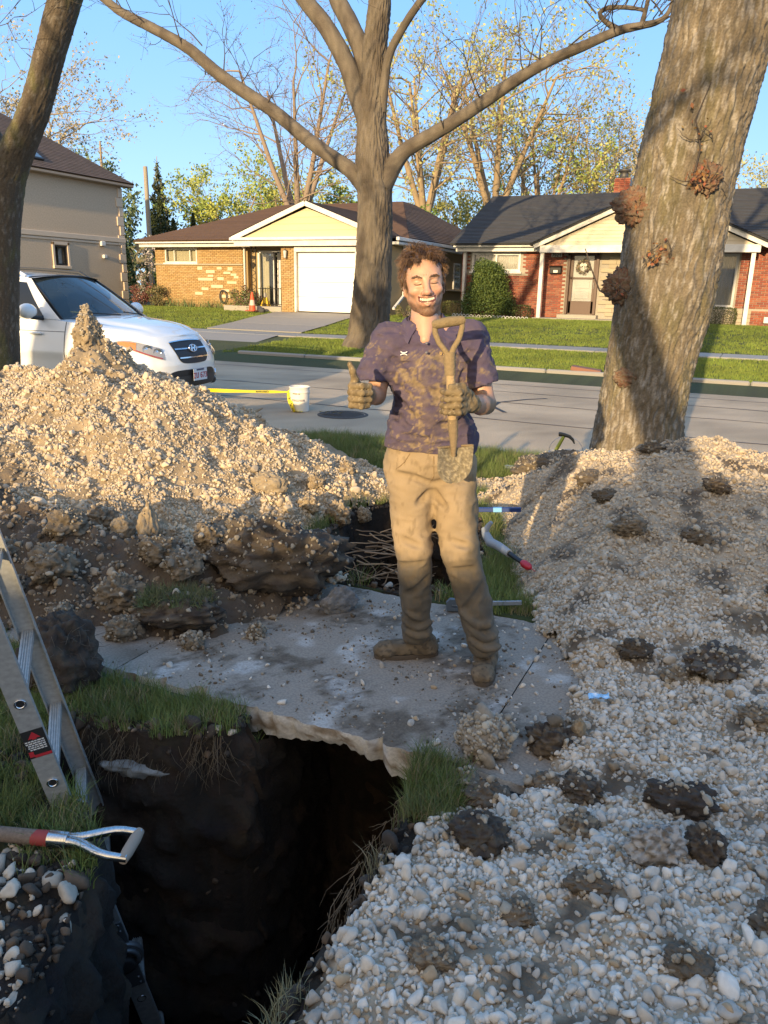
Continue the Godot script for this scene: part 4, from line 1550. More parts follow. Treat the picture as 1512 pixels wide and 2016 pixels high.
	var limbs := [
		[[-9.79, 19.50, 4.27, 0.293], [-10.23, 19.41, 4.65, 0.200], [-10.94, 19.32, 5.10, 0.174], [-11.50, 19.23, 5.48, 0.174], [-12.38, 19.14, 6.13, 0.162], [-13.27, 19.05, 6.66, 0.163], [-14.01, 18.95, 7.13, 0.155], [-14.91, 18.86, 7.80, 0.137], [-16.01, 18.77, 8.37, 0.13], [-16.96, 18.68, 8.82, 0.112], [-17.65, 18.59, 9.30, 0.098], [-18.70, 18.50, 10.01, 0.070], [-20.0, 18.3, 10.9, 0.04]],
		[[-9.35, 19.50, 4.26, 0.290], [-9.06, 19.57, 4.74, 0.222], [-8.74, 19.63, 5.09, 0.181], [-8.08, 19.70, 5.42, 0.166], [-7.44, 19.77, 5.74, 0.151], [-6.70, 19.83, 6.15, 0.148], [-5.99, 19.90, 6.55, 0.133], [-5.30, 19.97, 6.88, 0.119], [-4.51, 20.03, 7.14, 0.105], [-3.75, 20.10, 7.39, 0.092], [-3.00, 20.17, 7.48, 0.06], [-2.78, 20.23, 7.62, 0.045], [-2.69, 20.30, 7.92, 0.034], [-2.6, 20.3, 8.6, 0.02]],
		[[-3.71, 20.10, 7.40, 0.06], [-3.91, 20.10, 7.48, 0.058], [-4.13, 20.1, 7.64, 0.046], [-4.23, 20.1, 7.79, 0.046], [-4.04, 20.1, 7.87, 0.046], [-3.64, 20.1, 7.83, 0.040], [-3.23, 20.2, 7.76, 0.03]],
		[[-3.28, 20.15, 7.47, 0.05], [-3.24, 20.2, 7.77, 0.045], [-3.19, 20.25, 8.17, 0.034], [-3.1, 20.3, 8.8, 0.02]],
		[[-9.62, 19.50, 5.5, 0.32], [-10.09, 19.40, 6.55, 0.233], [-10.34, 19.30, 7.18, 0.218], [-10.87, 19.20, 8.00, 0.204], [-11.39, 19.10, 8.59, 0.191], [-11.92, 19.00, 9.29, 0.165], [-13.0, 18.8, 10.8, 0.12]],
		[[-9.59, 19.50, 6.1, 0.29], [-10.00, 19.62, 7.34, 0.232], [-10.44, 19.75, 8.11, 0.220], [-10.88, 19.88, 8.76, 0.208], [-11.32, 20.00, 9.53, 0.183], [-12.0, 20.2, 11.0, 0.13]],
		[[-9.40, 19.50, 6.0, 0.13], [-9.18, 19.35, 7.09, 0.100], [-8.76, 19.20, 7.67, 0.086], [-8.19, 19.05, 8.20, 0.083], [-7.52, 18.90, 8.68, 0.07], [-6.6, 18.7, 9.8, 0.05]]]
	var tw := MB.new()
	var bud := MB.new()
	bud.col = Color(0.16, 0.075, 0.05)
	for l in limbs:
		part("limb", shift3.call(bark_tube(l, 40, 10.0, 0.012, 16.0, 0.04, paint_c)), bark, o)
		for k in range(3, l.size()):
			for q in (2 if l[k][3] < 0.17 else 0):
				var p := st(l[k][0], l[k][1], l[k][2]) - o.position + Vector3(rng.randfn() * 0.2, 0, rng.randfn() * 0.05)
				twigs(tw, bud, p, Vector3(rng.randfn() * 0.6, rng.randf_range(0.3, 1.0), rng.randfn() * 0.6).normalized(), rng.randf_range(0.9, 1.8), 0.022, 2, 0.8, -0.05, 0.022, 3)
	for k in 10:
		var l: Array = limbs[[0, 1, 1, 4, 5, 6, 0, 1, 4, 6][k]]
		var e: Array = l[-1]
		twigs(tw, bud, st(e[0], e[1], e[2]) - o.position, Vector3(rng.randfn() * 0.6, 0.7, rng.randfn() * 0.6).normalized(), 2.2, 0.05, 3, 0.8, 0.0, 0.022, 3)
	tag(part("crown", tw, twig, o), "", "", "", "stuff")
	tag(part("buds", bud, mat("bud", Color(1, 1, 1), 0.8, 0.0, true), o), "", "", "", "stuff")

# ---------------------------------------------------------------- trees beyond the houses
# forks: how many stems leave the base
func far_tree(called: String, label: String, s: float, t: float, top: float, half: float, forks: int, level: int, tint: Color, leafc: Array, bud: float, buds: int, spread := 0.75, first := 0.3, group := "trees beyond the houses") -> void:
	var o := thing(called, label, "tree", st(s, t, 0.7), 0.0, group)
	var h := top - 0.7
	var tr := MB.new()
	tr.col = tint
	var tw := MB.new()
	tw.col = tint
	var lf := MB.new()
	tr.tube(PackedVector3Array([Vector3(0, -0.1, 0), Vector3(0.05, h * 0.1, 0), Vector3(0, h * first, 0)]), PackedFloat32Array([h * 0.022, h * 0.018, h * 0.016]), 9, false)
	for k in forks:
		var a := TAU * k / forks + rng.randf() * 0.6
		var reach := half * rng.randf_range(0.55, 0.9)
		var p := Vector3(0, h * first, 0)
		var q := Vector3(cos(a) * reach * 0.35, h * (first + 0.22), sin(a) * reach * 0.35)
		var e := Vector3(cos(a) * reach * 0.75, h * rng.randf_range(0.68, 0.82), sin(a) * reach * 0.75)
		tr.tube(PackedVector3Array([p, q, e]), PackedFloat32Array([h * 0.013, h * 0.009, h * 0.004]), 7, false)
		for j in 8:
			var f := 0.25 + 0.75 * j / 7.0
			var b := p.lerp(q, f * 2.0) if f < 0.5 else q.lerp(e, f * 2.0 - 1.0)
			lf.col = leafc[rng.randi() % leafc.size()] if leafc.size() else tint
			var d := (Vector3(cos(a) * 0.5, 0.55, sin(a) * 0.5) + Vector3(rng.randfn(), rng.randfn() * 0.5, rng.randfn()) * 0.6).normalized()
			twigs(tw, lf if leafc.size() else null, b, d, h * 0.17 * rng.randf_range(0.75, 1.2), h * 0.0035, level, spread, 0.0, bud, buds)
	part("trunk", tr, mat("farbark", Color(1, 1, 1), 0.95, 0.0, true), o)
	tag(part("twigs", tw, M.farbark, o), "", "", "", "stuff")
	if lf.v.size():
		tag(part("crown", lf, leafmat(), o), "", "", "", "stuff")

func leafmat() -> StandardMaterial3D:
	if not M.has("leaf"):
		var m := mat("leaf", Color(1, 1, 1), 0.7, 0.0, true)
		m.backlight_enabled = true
		m.backlight = Color(0.35, 0.4, 0.15)
	return M.leaf

# foliage mass of many small faces inside a shape; shape returns how far out a direction may go
func foliage(count: int, size: float, cols: Array, place: Callable) -> MB:
	var mb := MB.new()
	for k in count:
		var p: Vector3 = place.call()
		var u := Vector3(rng.randfn(), rng.randfn(), rng.randfn()).normalized() * size * rng.randf_range(0.6, 1.3)
		var w := u.cross(Vector3(rng.randfn(), rng.randfn(), rng.randfn())).normalized() * u.length() * 0.6
		mb.col = cols[rng.randi() % cols.size()] * rng.randf_range(0.8, 1.2)
		mb.quad(p - u, p + w, p + u, p - w)
	return mb

func build_far_trees() -> void:
	var grey := Color(0.26, 0.20, 0.16)
	var brown := Color(0.30, 0.225, 0.145)
	far_tree("bare_tree", "broad bare grey-twigged tree behind the yellow brick house", -25.6, 42.0, 16.6, 6.2, 6, 3, grey, [Color(0.21, 0.13, 0.11)], 0.05, 1, 0.8, 0.26)
	far_tree("budding_tree", "tall tree in yellow-green bud just right of the maple trunk", -18.3, 44.0, 17.0, 4.2, 5, 3, brown, [Color(0.39, 0.38, 0.13), Color(0.31, 0.34, 0.10)], 0.10, 2, 0.7, 0.28)
	far_tree("budding_tree", "widest yellow-green budding tree, left of the red brick house roof", -14.8, 46.0, 17.2, 5.6, 6, 3, brown, [Color(0.42, 0.40, 0.16), Color(0.31, 0.34, 0.10)], 0.10, 2, 0.75, 0.28)
	far_tree("pale_tree", "pale budding tree rising behind the stucco house at the left edge", -53.0, 46.0, 18.6, 7.0, 6, 3, brown, [Color(0.39, 0.33, 0.20), Color(0.33, 0.29, 0.18)], 0.11, 3)
	far_tree("young_tree", "low yellow-green tree behind the yellow house's left roof end", -37.8, 52.0, 10.6, 5.6, 6, 3, brown, [Color(0.35, 0.38, 0.08), Color(0.26, 0.33, 0.07)], 0.12, 4, 0.85, 0.3)
	far_tree("young_tree", "small yellow-green tree behind the yellow house's ridge", -31.5, 50.0, 9.6, 3.8, 5, 3, brown, [Color(0.35, 0.38, 0.08), Color(0.26, 0.33, 0.07)], 0.11, 4, 0.85, 0.3)
	far_tree("sparse_tree", "sparse green-budded tree above the red house's dark roof", -13.0, 50.0, 13.2, 3.2, 5, 3, brown, [Color(0.26, 0.34, 0.08), Color(0.35, 0.35, 0.10)], 0.10, 3)
	far_tree("birch_tree", "thin whitish birch left of the brick chimney", -10.2, 54.0, 13.6, 2.4, 4, 3, Color(0.36, 0.30, 0.22), [Color(0.43, 0.35, 0.13)], 0.09, 2, 0.5)
	far_tree("birch_tree", "thin whitish birch right of the brick chimney", -7.4, 54.0, 13.4, 1.9, 4, 3, Color(0.36, 0.31, 0.24), [Color(0.40, 0.35, 0.17)], 0.08, 1, 0.5)
	far_tree("golden_tree", "golden budding tree behind the chimney and the leaning trunk", -8.9, 58.0, 11.5, 3.4, 5, 3, brown, [Color(0.43, 0.34, 0.10), Color(0.36, 0.33, 0.09)], 0.11, 3)
	far_tree("golden_tree", "pale yellow tree seen right of the leaning trunk", -1.9, 60.0, 11.0, 2.6, 5, 3, brown, [Color(0.39, 0.38, 0.16)], 0.10, 3)
	far_tree("golden_tree", "yellowish tree low between the budding trees and the red house", -19.8, 56.0, 9.8, 3.6, 5, 3, brown, [Color(0.36, 0.35, 0.10)], 0.11, 3)
	# denser crowns
	var o := thing("poplar_tree", "upright grey-green poplar behind the stucco house's right corner", "tree", st(-40.7, 42.0, 0.7), 0.0, "trees beyond the houses")
	var tb := MB.new()
	tb.col = brown
	tb.tube(PackedVector3Array([Vector3.ZERO, Vector3(0, 5, 0), Vector3(0, 10, 0)]), PackedFloat32Array([0.3, 0.2, 0.05]), 8)
	part("trunk", tb, M.farbark, o)
	var stems := []
	for k in 26:
		stems.append([rng.randf() * TAU, rng.randf_range(0.4, 2.6), rng.randf_range(7.0, 11.6)])
	tag(part("crown", foliage(9000, 0.13, [Color(0.12, 0.17, 0.075), Color(0.15, 0.19, 0.10), Color(0.10, 0.14, 0.06)], func():
		var q: Array = stems[rng.randi() % stems.size()]
		var f := pow(rng.randf(), 0.7)
		var w := q[1] as float
		return Vector3(cos(q[0]) * w * (0.5 + 0.5 * f), lerpf(2.0, q[2] * (1.0 - 0.12 * w), f), sin(q[0]) * w * (0.5 + 0.5 * f)) + Vector3(rng.randfn(), rng.randfn(), rng.randfn()) * 0.28), leafmat(), o), "", "", "", "stuff")
	o = thing("spruce_tree", "blue-green spruce behind the pale utility pole", "tree", st(-41.2, 48.0, 0.7), 0.0, "trees beyond the houses")
	tb = MB.new()
	tb.col = brown
	tb.tube(PackedVector3Array([Vector3.ZERO, Vector3(0, 10, 0)]), PackedFloat32Array([0.2, 0.02]), 7)
	part("trunk", tb, M.farbark, o)
	tag(part("crown", foliage(8000, 0.12, [Color(0.06, 0.085, 0.05), Color(0.10, 0.12, 0.06), Color(0.15, 0.14, 0.06)], func():
		var y := 9.8 * (1.0 - sqrt(rng.randf()))
		var tier := 0.75 + 0.25 * cos(y * 7.0)
		var w := (9.9 - y) * 0.24 * tier
		var a := rng.randf() * TAU
		w *= 0.8 + 0.2 * cos(a * 5.0 + y * 3.0)
		return Vector3(cos(a) * w, y - w * 0.18, sin(a) * w) * (1.0 - 0.0) + Vector3(rng.randfn(), rng.randfn(), rng.randfn()) * 0.06), leafmat(), o), "", "", "", "stuff")
	for a in [[-34.3, 40.0, 6.9, 0.75, "tallest dark arborvitae beside the utility pole"], [-35.4, 40.5, 6.1, 0.7, "dark arborvitae left of the tallest one"], [-33.3, 40.0, 5.6, 0.6, "dark arborvitae right of the tallest one"], [-31.8, 40.0, 5.9, 0.45, "slim lone arborvitae above the yellow house's eave"], [-36.6, 39.0, 4.8, 0.9, "yellowish-tipped arborvitae close to the stucco house"]]:
		o = thing("arborvitae", a[4], "tree", st(a[0], a[1], 0.7), 0.0, "arborvitae between the houses")
		var hh: float = a[2] - 0.7
		var ww: float = a[3]
		tb = MB.new()
		tb.col = brown
		tb.tube(PackedVector3Array([Vector3.ZERO, Vector3(0, hh * 0.8, 0)]), PackedFloat32Array([0.08, 0.02]), 6)
		part("trunk", tb, M.farbark, o)
		var gc := [Color(0.035, 0.05, 0.02), Color(0.06, 0.08, 0.025)] if a[2] > 5.0 else [Color(0.13, 0.16, 0.04), Color(0.07, 0.10, 0.03)]
		tag(part("crown", foliage(1800, 0.10, gc, func():
			var y := rng.randf()
			var w := ww * pow(1.0 - y, 0.7) * (0.85 + 0.15 * rng.randf())
			var b := rng.randf() * TAU
			return Vector3(cos(b) * w, y * hh, sin(b) * w)), leafmat(), o), "", "", "", "stuff")
	for a in [[-17.4, 40.0, 6.6, 1.9, "bright green shrub mass behind the yellow house's right roof edge"], [-24.0, 45.0, 7.6, 2.2, "bright green bush above the yellow house's ridge"], [-20.9, 42.0, 6.2, 1.9, "bright green bush half hidden by the maple trunk"], [-15.2, 43.0, 6.0, 1.7, "green bush at the foot of the budding trees"], [-13.0, 44.0, 6.2, 1.6, "dull green bush beside the white shed roof"]]:
		o = thing("large_bush", a[4], "bush", st(a[0], a[1], 0.7), 0.0, "bushes behind the houses")
		var hh: float = a[2] - 0.7
		var ww: float = a[3]
		var blobs := []
		for k in 12:
			blobs.append(Vector3(rng.randfn() * ww * 0.5, hh * rng.randf_range(0.15, 0.9), rng.randfn() * ww * 0.5))
		tag(part("crown", foliage(3200, 0.11, [Color(0.12, 0.19, 0.03), Color(0.17, 0.24, 0.04), Color(0.09, 0.14, 0.03)], func():
			return blobs[rng.randi() % 12] + Vector3(rng.randfn(), rng.randfn(), rng.randfn()).normalized() * ww * 0.42 * sqrt(rng.randf())), leafmat(), o), "", "", "", "stuff")
	# a belt of far woods that closes the horizon
	var wood := MB.new()
	for k in 26000:
		var s := rng.randf_range(-140.0, 90.0)
		var t := rng.randf_range(75.0, 95.0)
		var hh := 5.5 + 2.5 * N1.get_noise_2d(s * 0.12, 3.0) + 1.5 * N1.get_noise_2d(s * 0.5, 8.0)
		var p := st(s, t, 0.7 + hh * pow(rng.randf(), 0.6))
		var u := Vector3(rng.randfn(), rng.randfn(), rng.randfn()).normalized() * rng.randf_range(0.25, 0.6)
		var w := u.cross(Vector3(rng.randfn(), rng.randfn(), rng.randfn())).normalized() * u.length() * 0.6
		wood.col = Color(0.17, 0.19, 0.06).lerp(Color(0.19, 0.15, 0.10), clampf(0.5 + 1.2 * N1.get_noise_2d(s * 0.15, 30.0) + rng.randf_range(-0.3, 0.3), 0.0, 1.0))
		wood.quad(p - u, p + w, p + u, p - w)
	tag(part("distant_wood", wood, leafmat()), "distant belt of spring trees along the horizon", "trees", "", "stuff")

# ---------------------------------------------------------------- houses
func wall_open(mb: MB, s0: float, s1: float, y0: float, y1: float, t0: float, t1: float, holes: Array) -> void:
	var xs := [s0, s1]
	var ys := [y0, y1]
	for h in holes:
		for q in [h[0], h[1]]:
			if q > s0 and q < s1 and not xs.has(q): xs.append(q)
		for q in [h[2], h[3]]:
			if q > y0 and q < y1 and not ys.has(q): ys.append(q)
	xs.sort()
	ys.sort()
	for a in xs.size() - 1:
		for b in ys.size() - 1:
			var cx: float = (xs[a] + xs[a + 1]) * 0.5
			var cy: float = (ys[b] + ys[b + 1]) * 0.5
			var open := false
			for h in holes:
				if cx > h[0] and cx < h[1] and cy > h[2] and cy < h[3]:
					open = true
			if not open:
				mb.box(st(cx, (t0 + t1) * 0.5, cy), Vector3(xs[a + 1] - xs[a], ys[b + 1] - ys[b], t1 - t0))

# bricks on a street-facing wall, 300 of them single, the rest as one part
func lay_bricks(o: Node3D, rects: Array, holes: Array, tones: Array, singles: int, centre: Vector2) -> void:
	var bm := MB.new()
	bm.box(Vector3.ZERO, Vector3(0.203, 0.058, 0.05), Basis.IDENTITY, 0.004)
	var mesh := bm.mesh()
	var all := []
	for r in rects:
		var row := 0
		var y: float = r[2] + 0.034
		while y < r[3] - 0.02:
			var s: float = r[0] + (0.107 if row % 2 == 0 else 0.0)
			while s < r[1] + 0.02:
				var half: float = minf(r[1] - s, s - r[0])
				var w := 1.0
				var c := s
				if s - 0.1015 < r[0]:
					c = (r[0] + s + 0.1015) * 0.5
					w = (s + 0.1015 - r[0]) / 0.203
				elif s + 0.1015 > r[1]:
					c = (r[1] + s - 0.1015) * 0.5
					w = (r[1] - s + 0.1015) / 0.203
				var ok := w > 0.2
				for h in holes:
					if c + 0.1 * w > h[0] and c - 0.1 * w < h[1] and y + 0.029 > h[2] and y - 0.029 < h[3]:
						ok = false
				if ok:
					all.append([st(c, r[4] + 0.019, y), w])
				s += 0.214
			y += 0.069
			row += 1
	all.sort_custom(func(a, b): return Vector2(a[0].x, a[0].y).distance_squared_to(centre) < Vector2(b[0].x, b[0].y).distance_squared_to(centre))
	var mats := []
	for k in tones.size():
		mats.append(grainy(mat("brick_" + o.name + str(k), tones[k], 0.95), grain("brickg", noise(0.06, FastNoiseLite.TYPE_SIMPLEX, 3, 44), 0.85, 1.0, 256), 3.0))
	var xs := []
	var cs := []
	for k in all.size():
		var xf := Transform3D(Basis.IDENTITY.scaled(Vector3(all[k][1], 1, 1)), all[k][0] - o.position)
		if k < singles:
			var p := part("brick", mesh, mats[rng.randi() % mats.size()], o)
			p.transform = xf
		else:
			xs.append(xf)
			cs.append(tones[rng.randi() % tones.size()])
	if xs.size():
		var m := grainy(mat("bricks", Color(1, 1, 1), 0.95, 0.0, true), tex_cache.brickg, 3.0)
		copies("bricks", mesh, m, xs, cs, o)

# a, b along the eave, d, c along the ridge; laid in courses with tabs of differing tone
func roof_plane(o: Node3D, a: Vector3, b: Vector3, c: Vector3, d: Vector3, tone: Color, m: Material, exposure := 0.145) -> void:
	var n := maxi(1, int(((a + b) * 0.5).distance_to((c + d) * 0.5) / exposure))
	var up := (b - a).cross(d - a).normalized()
	if up.y < 0.0: up = -up
	for k in n:
		var f0 := float(k) / n
		var f1 := minf(1.0, (k + 1.25) / n)
		var l0 := a.lerp(d, f0) + up * 0.022
		var r0 := b.lerp(c, f0) + up * 0.022
		var l1 := a.lerp(d, f1) + up * 0.004
		var r1 := b.lerp(c, f1) + up * 0.004
		var mb := MB.new()
		var len := l0.distance_to(r0)
		var tabs := maxi(1, int(len / 0.32))
		for q in tabs:
			var u0 := float(q) / tabs
			var u1 := float(q + 1) / tabs
			mb.col = tone * (0.86 + 0.28 * rng.randf())
			mb.quad(l0.lerp(r0, u0) - o.position, l1.lerp(r1, u0) - o.position, l1.lerp(r1, u1) - o.position, l0.lerp(r0, u1) - o.position)
		mb.quad(l0 - up * 0.02 - o.position, l0 - o.position, r0 - o.position, r0 - up * 0.02 - o.position)
		part("shingle_course", mb, m, o)
	# the deck under the shingles
	var db := MB.new()
	db.col = tone * 0.6
	db.quad(a - o.position, b - o.position, c - o.position, d - o.position)
	for e in [[a, b], [b, c], [c, d], [d, a]]:
		if e[0].distance_to(e[1]) > 0.01:
			db.quad(e[0] - o.position, e[1] - o.position, e[1] - Vector3(0, 0.06, 0) - o.position, e[0] - Vector3(0, 0.06, 0) - o.position)
	part("roof_deck", db, m, o)

func curtain(s0: float, s1: float, y0: float, y1: float, t: float, folds: float, o: Vector3) -> MB:
	var mb := MB.new()
	var pts := PackedVector3Array()
	var n := int((s1 - s0) * folds * 8.0) + 8
	for v in 2:
		for u in n + 1:
			var s := lerpf(s0, s1, float(u) / n)
			pts.append(st(s, t + 0.02 * sin(s * folds * TAU) + 0.006 * sin(s * folds * 2.7 * TAU), y0 if v == 0 else y1) - o)
	mb.sheet(pts, 2, n + 1)
	return mb

func window(o: Node3D, s0: float, s1: float, y0: float, y1: float, t: float, bars: Array, frame: Material, dress: String, fw := 0.055) -> void:
	var w := Node3D.new()
	w.name = "window"
	o.add_child(w, true)
	w.position = Vector3.ZERO
	var p := o.position
	var fb := MB.new()
	fb.box(st((s0 + s1) * 0.5, t, y1 - fw * 0.5) - p, Vector3(s1 - s0, fw, 0.1), Basis.IDENTITY, 0.006)
	fb.box(st((s0 + s1) * 0.5, t, y0 + fw * 0.5) - p, Vector3(s1 - s0, fw, 0.1), Basis.IDENTITY, 0.006)
	for s in [s0 + fw * 0.5, s1 - fw * 0.5]:
		fb.box(st(s, t, (y0 + y1) * 0.5) - p, Vector3(fw, y1 - y0 - 2.0 * fw, 0.1), Basis.IDENTITY, 0.006)
	for b in bars:
		fb.box(st(b, t + 0.012, (y0 + y1) * 0.5) - p, Vector3(fw * 0.75, y1 - y0 - 2.0 * fw, 0.06), Basis.IDENTITY, 0.004)
	part("frame", fb, frame, w)
	var glass := mat("pane", Color(0.03, 0.04, 0.045), 0.03)
	glass.transparency = BaseMaterial3D.TRANSPARENCY_ALPHA
	glass.albedo_color.a = 0.12
	var edges := [s0 + fw] + bars + [s1 - fw]
	for k in edges.size() - 1:
		var gb := MB.new()
		gb.box(st((edges[k] + edges[k + 1]) * 0.5, t + 0.02, (y0 + y1) * 0.5) - p, Vector3(edges[k + 1] - edges[k], y1 - y0 - 2.0 * fw, 0.005))
		part("pane", gb, glass, w)
	var sb := MB.new()
	sb.box(st((s0 + s1) * 0.5, t - 0.045, y0 - 0.035) - p, Vector3(s1 - s0 + 0.12, 0.07, 0.16), Basis.IDENTITY, 0.008)
	part("sill", sb, frame, w)
	if dress != "":
		var cm := mat("curtain_" + dress, {"white": Color(0.62, 0.60, 0.53), "cream": Color(0.55, 0.50, 0.33), "grey": Color(0.36, 0.36, 0.34)}[dress], 0.95)
		part("curtain", curtain(s0 + fw, s1 - fw, y0 + fw, y1 - fw, t + 0.12, 7.0, p), cm, w)

# gable of lapped boards between a base line and an apex
func gable_boards(o: Node3D, s0: float, s1: float, y0: float, apex: Vector2, t: float, rows: float, m: Material) -> void:
	var y := y0
	var k := 0
	while y < apex.y - 0.02:
		var y1 := minf(y + rows, apex.y)
		var f0 := (y - y0) / (apex.y - y0)
		var f1 := (y1 - y0) / (apex.y - y0)
		var mb := MB.new()
		mb.col = Color(1, 1, 1) * (0.94 + 0.1 * rng.randf())
		var p := o.position
		var a := st(lerpf(s0, apex.x, f0), t - 0.022, y + 0.004) - p
		var b := st(lerpf(s1, apex.x, f0), t - 0.022, y + 0.004) - p
		var c := st(lerpf(s1, apex.x, f1), t - 0.004, y1 + 0.004) - p
		var d := st(lerpf(s0, apex.x, f1), t - 0.004, y1 + 0.004) - p
		mb.quad(a, d, c, b)
		mb.quad(a + Vector3(0, 0, -0.02), a, b, b + Vector3(0, 0, -0.02))
		part("board", mb, m, o)
		y = y1
		k += 1

func build_houses() -> void:
	var white := grainy(mat("white_paint", Color(0.74, 0.72, 0.68), 0.6), grain("paintg", noise(0.01, FastNoiseLite.TYPE_SIMPLEX, 4, 51), 0.88, 1.0, 256), 0.8)
	var shingle := grainy(mat("shingle", Color(1, 1, 1), 1.0, 0.0, true), grain("shing", noise(0.09, FastNoiseLite.TYPE_SIMPLEX, 3, 52), 0.78, 1.0), 1.5)
	var mortar := grainy(mat("mortar", Color(0.42, 0.38, 0.32), 1.0), tex_cache.conc, 1.0)
	yellow_house(white, shingle)
	red_house(white, shingle, mortar)
	stucco_house(white, shingle)
	# utility poles and a pale low building glimpsed behind
	for a in [[-33.5, 38.0, 8.3, 0.16, "pale wooden utility pole between the stucco house and the yellow house"], [-17.2, 60.0, 10.6, 0.15, "distant pale utility pole above the red house's dark roof"]]:
		var o := thing("utility_pole", a[4], "pole", st(a[0], a[1], 0.7))
		var pb := MB.new()
		pb.tube(PackedVector3Array([Vector3(0, -0.1, 0), Vector3(0, a[2] - 0.7, 0)]), PackedFloat32Array([a[3], a[3] * 0.75]), 12)
		part("post", pb, grainy(mat("pole_wood", Color(0.42, 0.36, 0.28), 0.95), tex_cache.barkg, 1.0), o)
		if a[1] > 50.0:
			var cb := MB.new()
			cb.box(Vector3(0, a[2] - 1.3, 0.12), Vector3(2.0, 0.1, 0.09), Basis.IDENTITY, 0.01)
			part("crossarm", cb, M.pole_wood, o)
	var sh := thing("white_shed", "low white building glimpsed between the two brick houses", "shed", st(-17.0, 45.0, 0.7))
	var wb := MB.new()
	wb.box(Vector3(0, 1.75, -2.0), Vector3(3.6, 3.5, 4.0))
	part("wall", wb, white, sh)
	for k in 7:
		var lb := MB.new()
		lb.box(Vector3(0, 2.0 + k * 0.22, 0.02), Vector3(3.64, 0.2, 0.03), Basis.IDENTITY, 0.005)
		part("board", lb, white, sh)
	var rb := MB.new()
	rb.box(Vector3(0, 3.75, -2.0), Vector3(4.0, 0.12, 4.4), Basis.IDENTITY, 0.02)
	rb.box(Vector3(0, 3.6, 0.2), Vector3(4.0, 0.14, 0.05), Basis.IDENTITY, 0.01)
	part("roof", rb, white, sh)

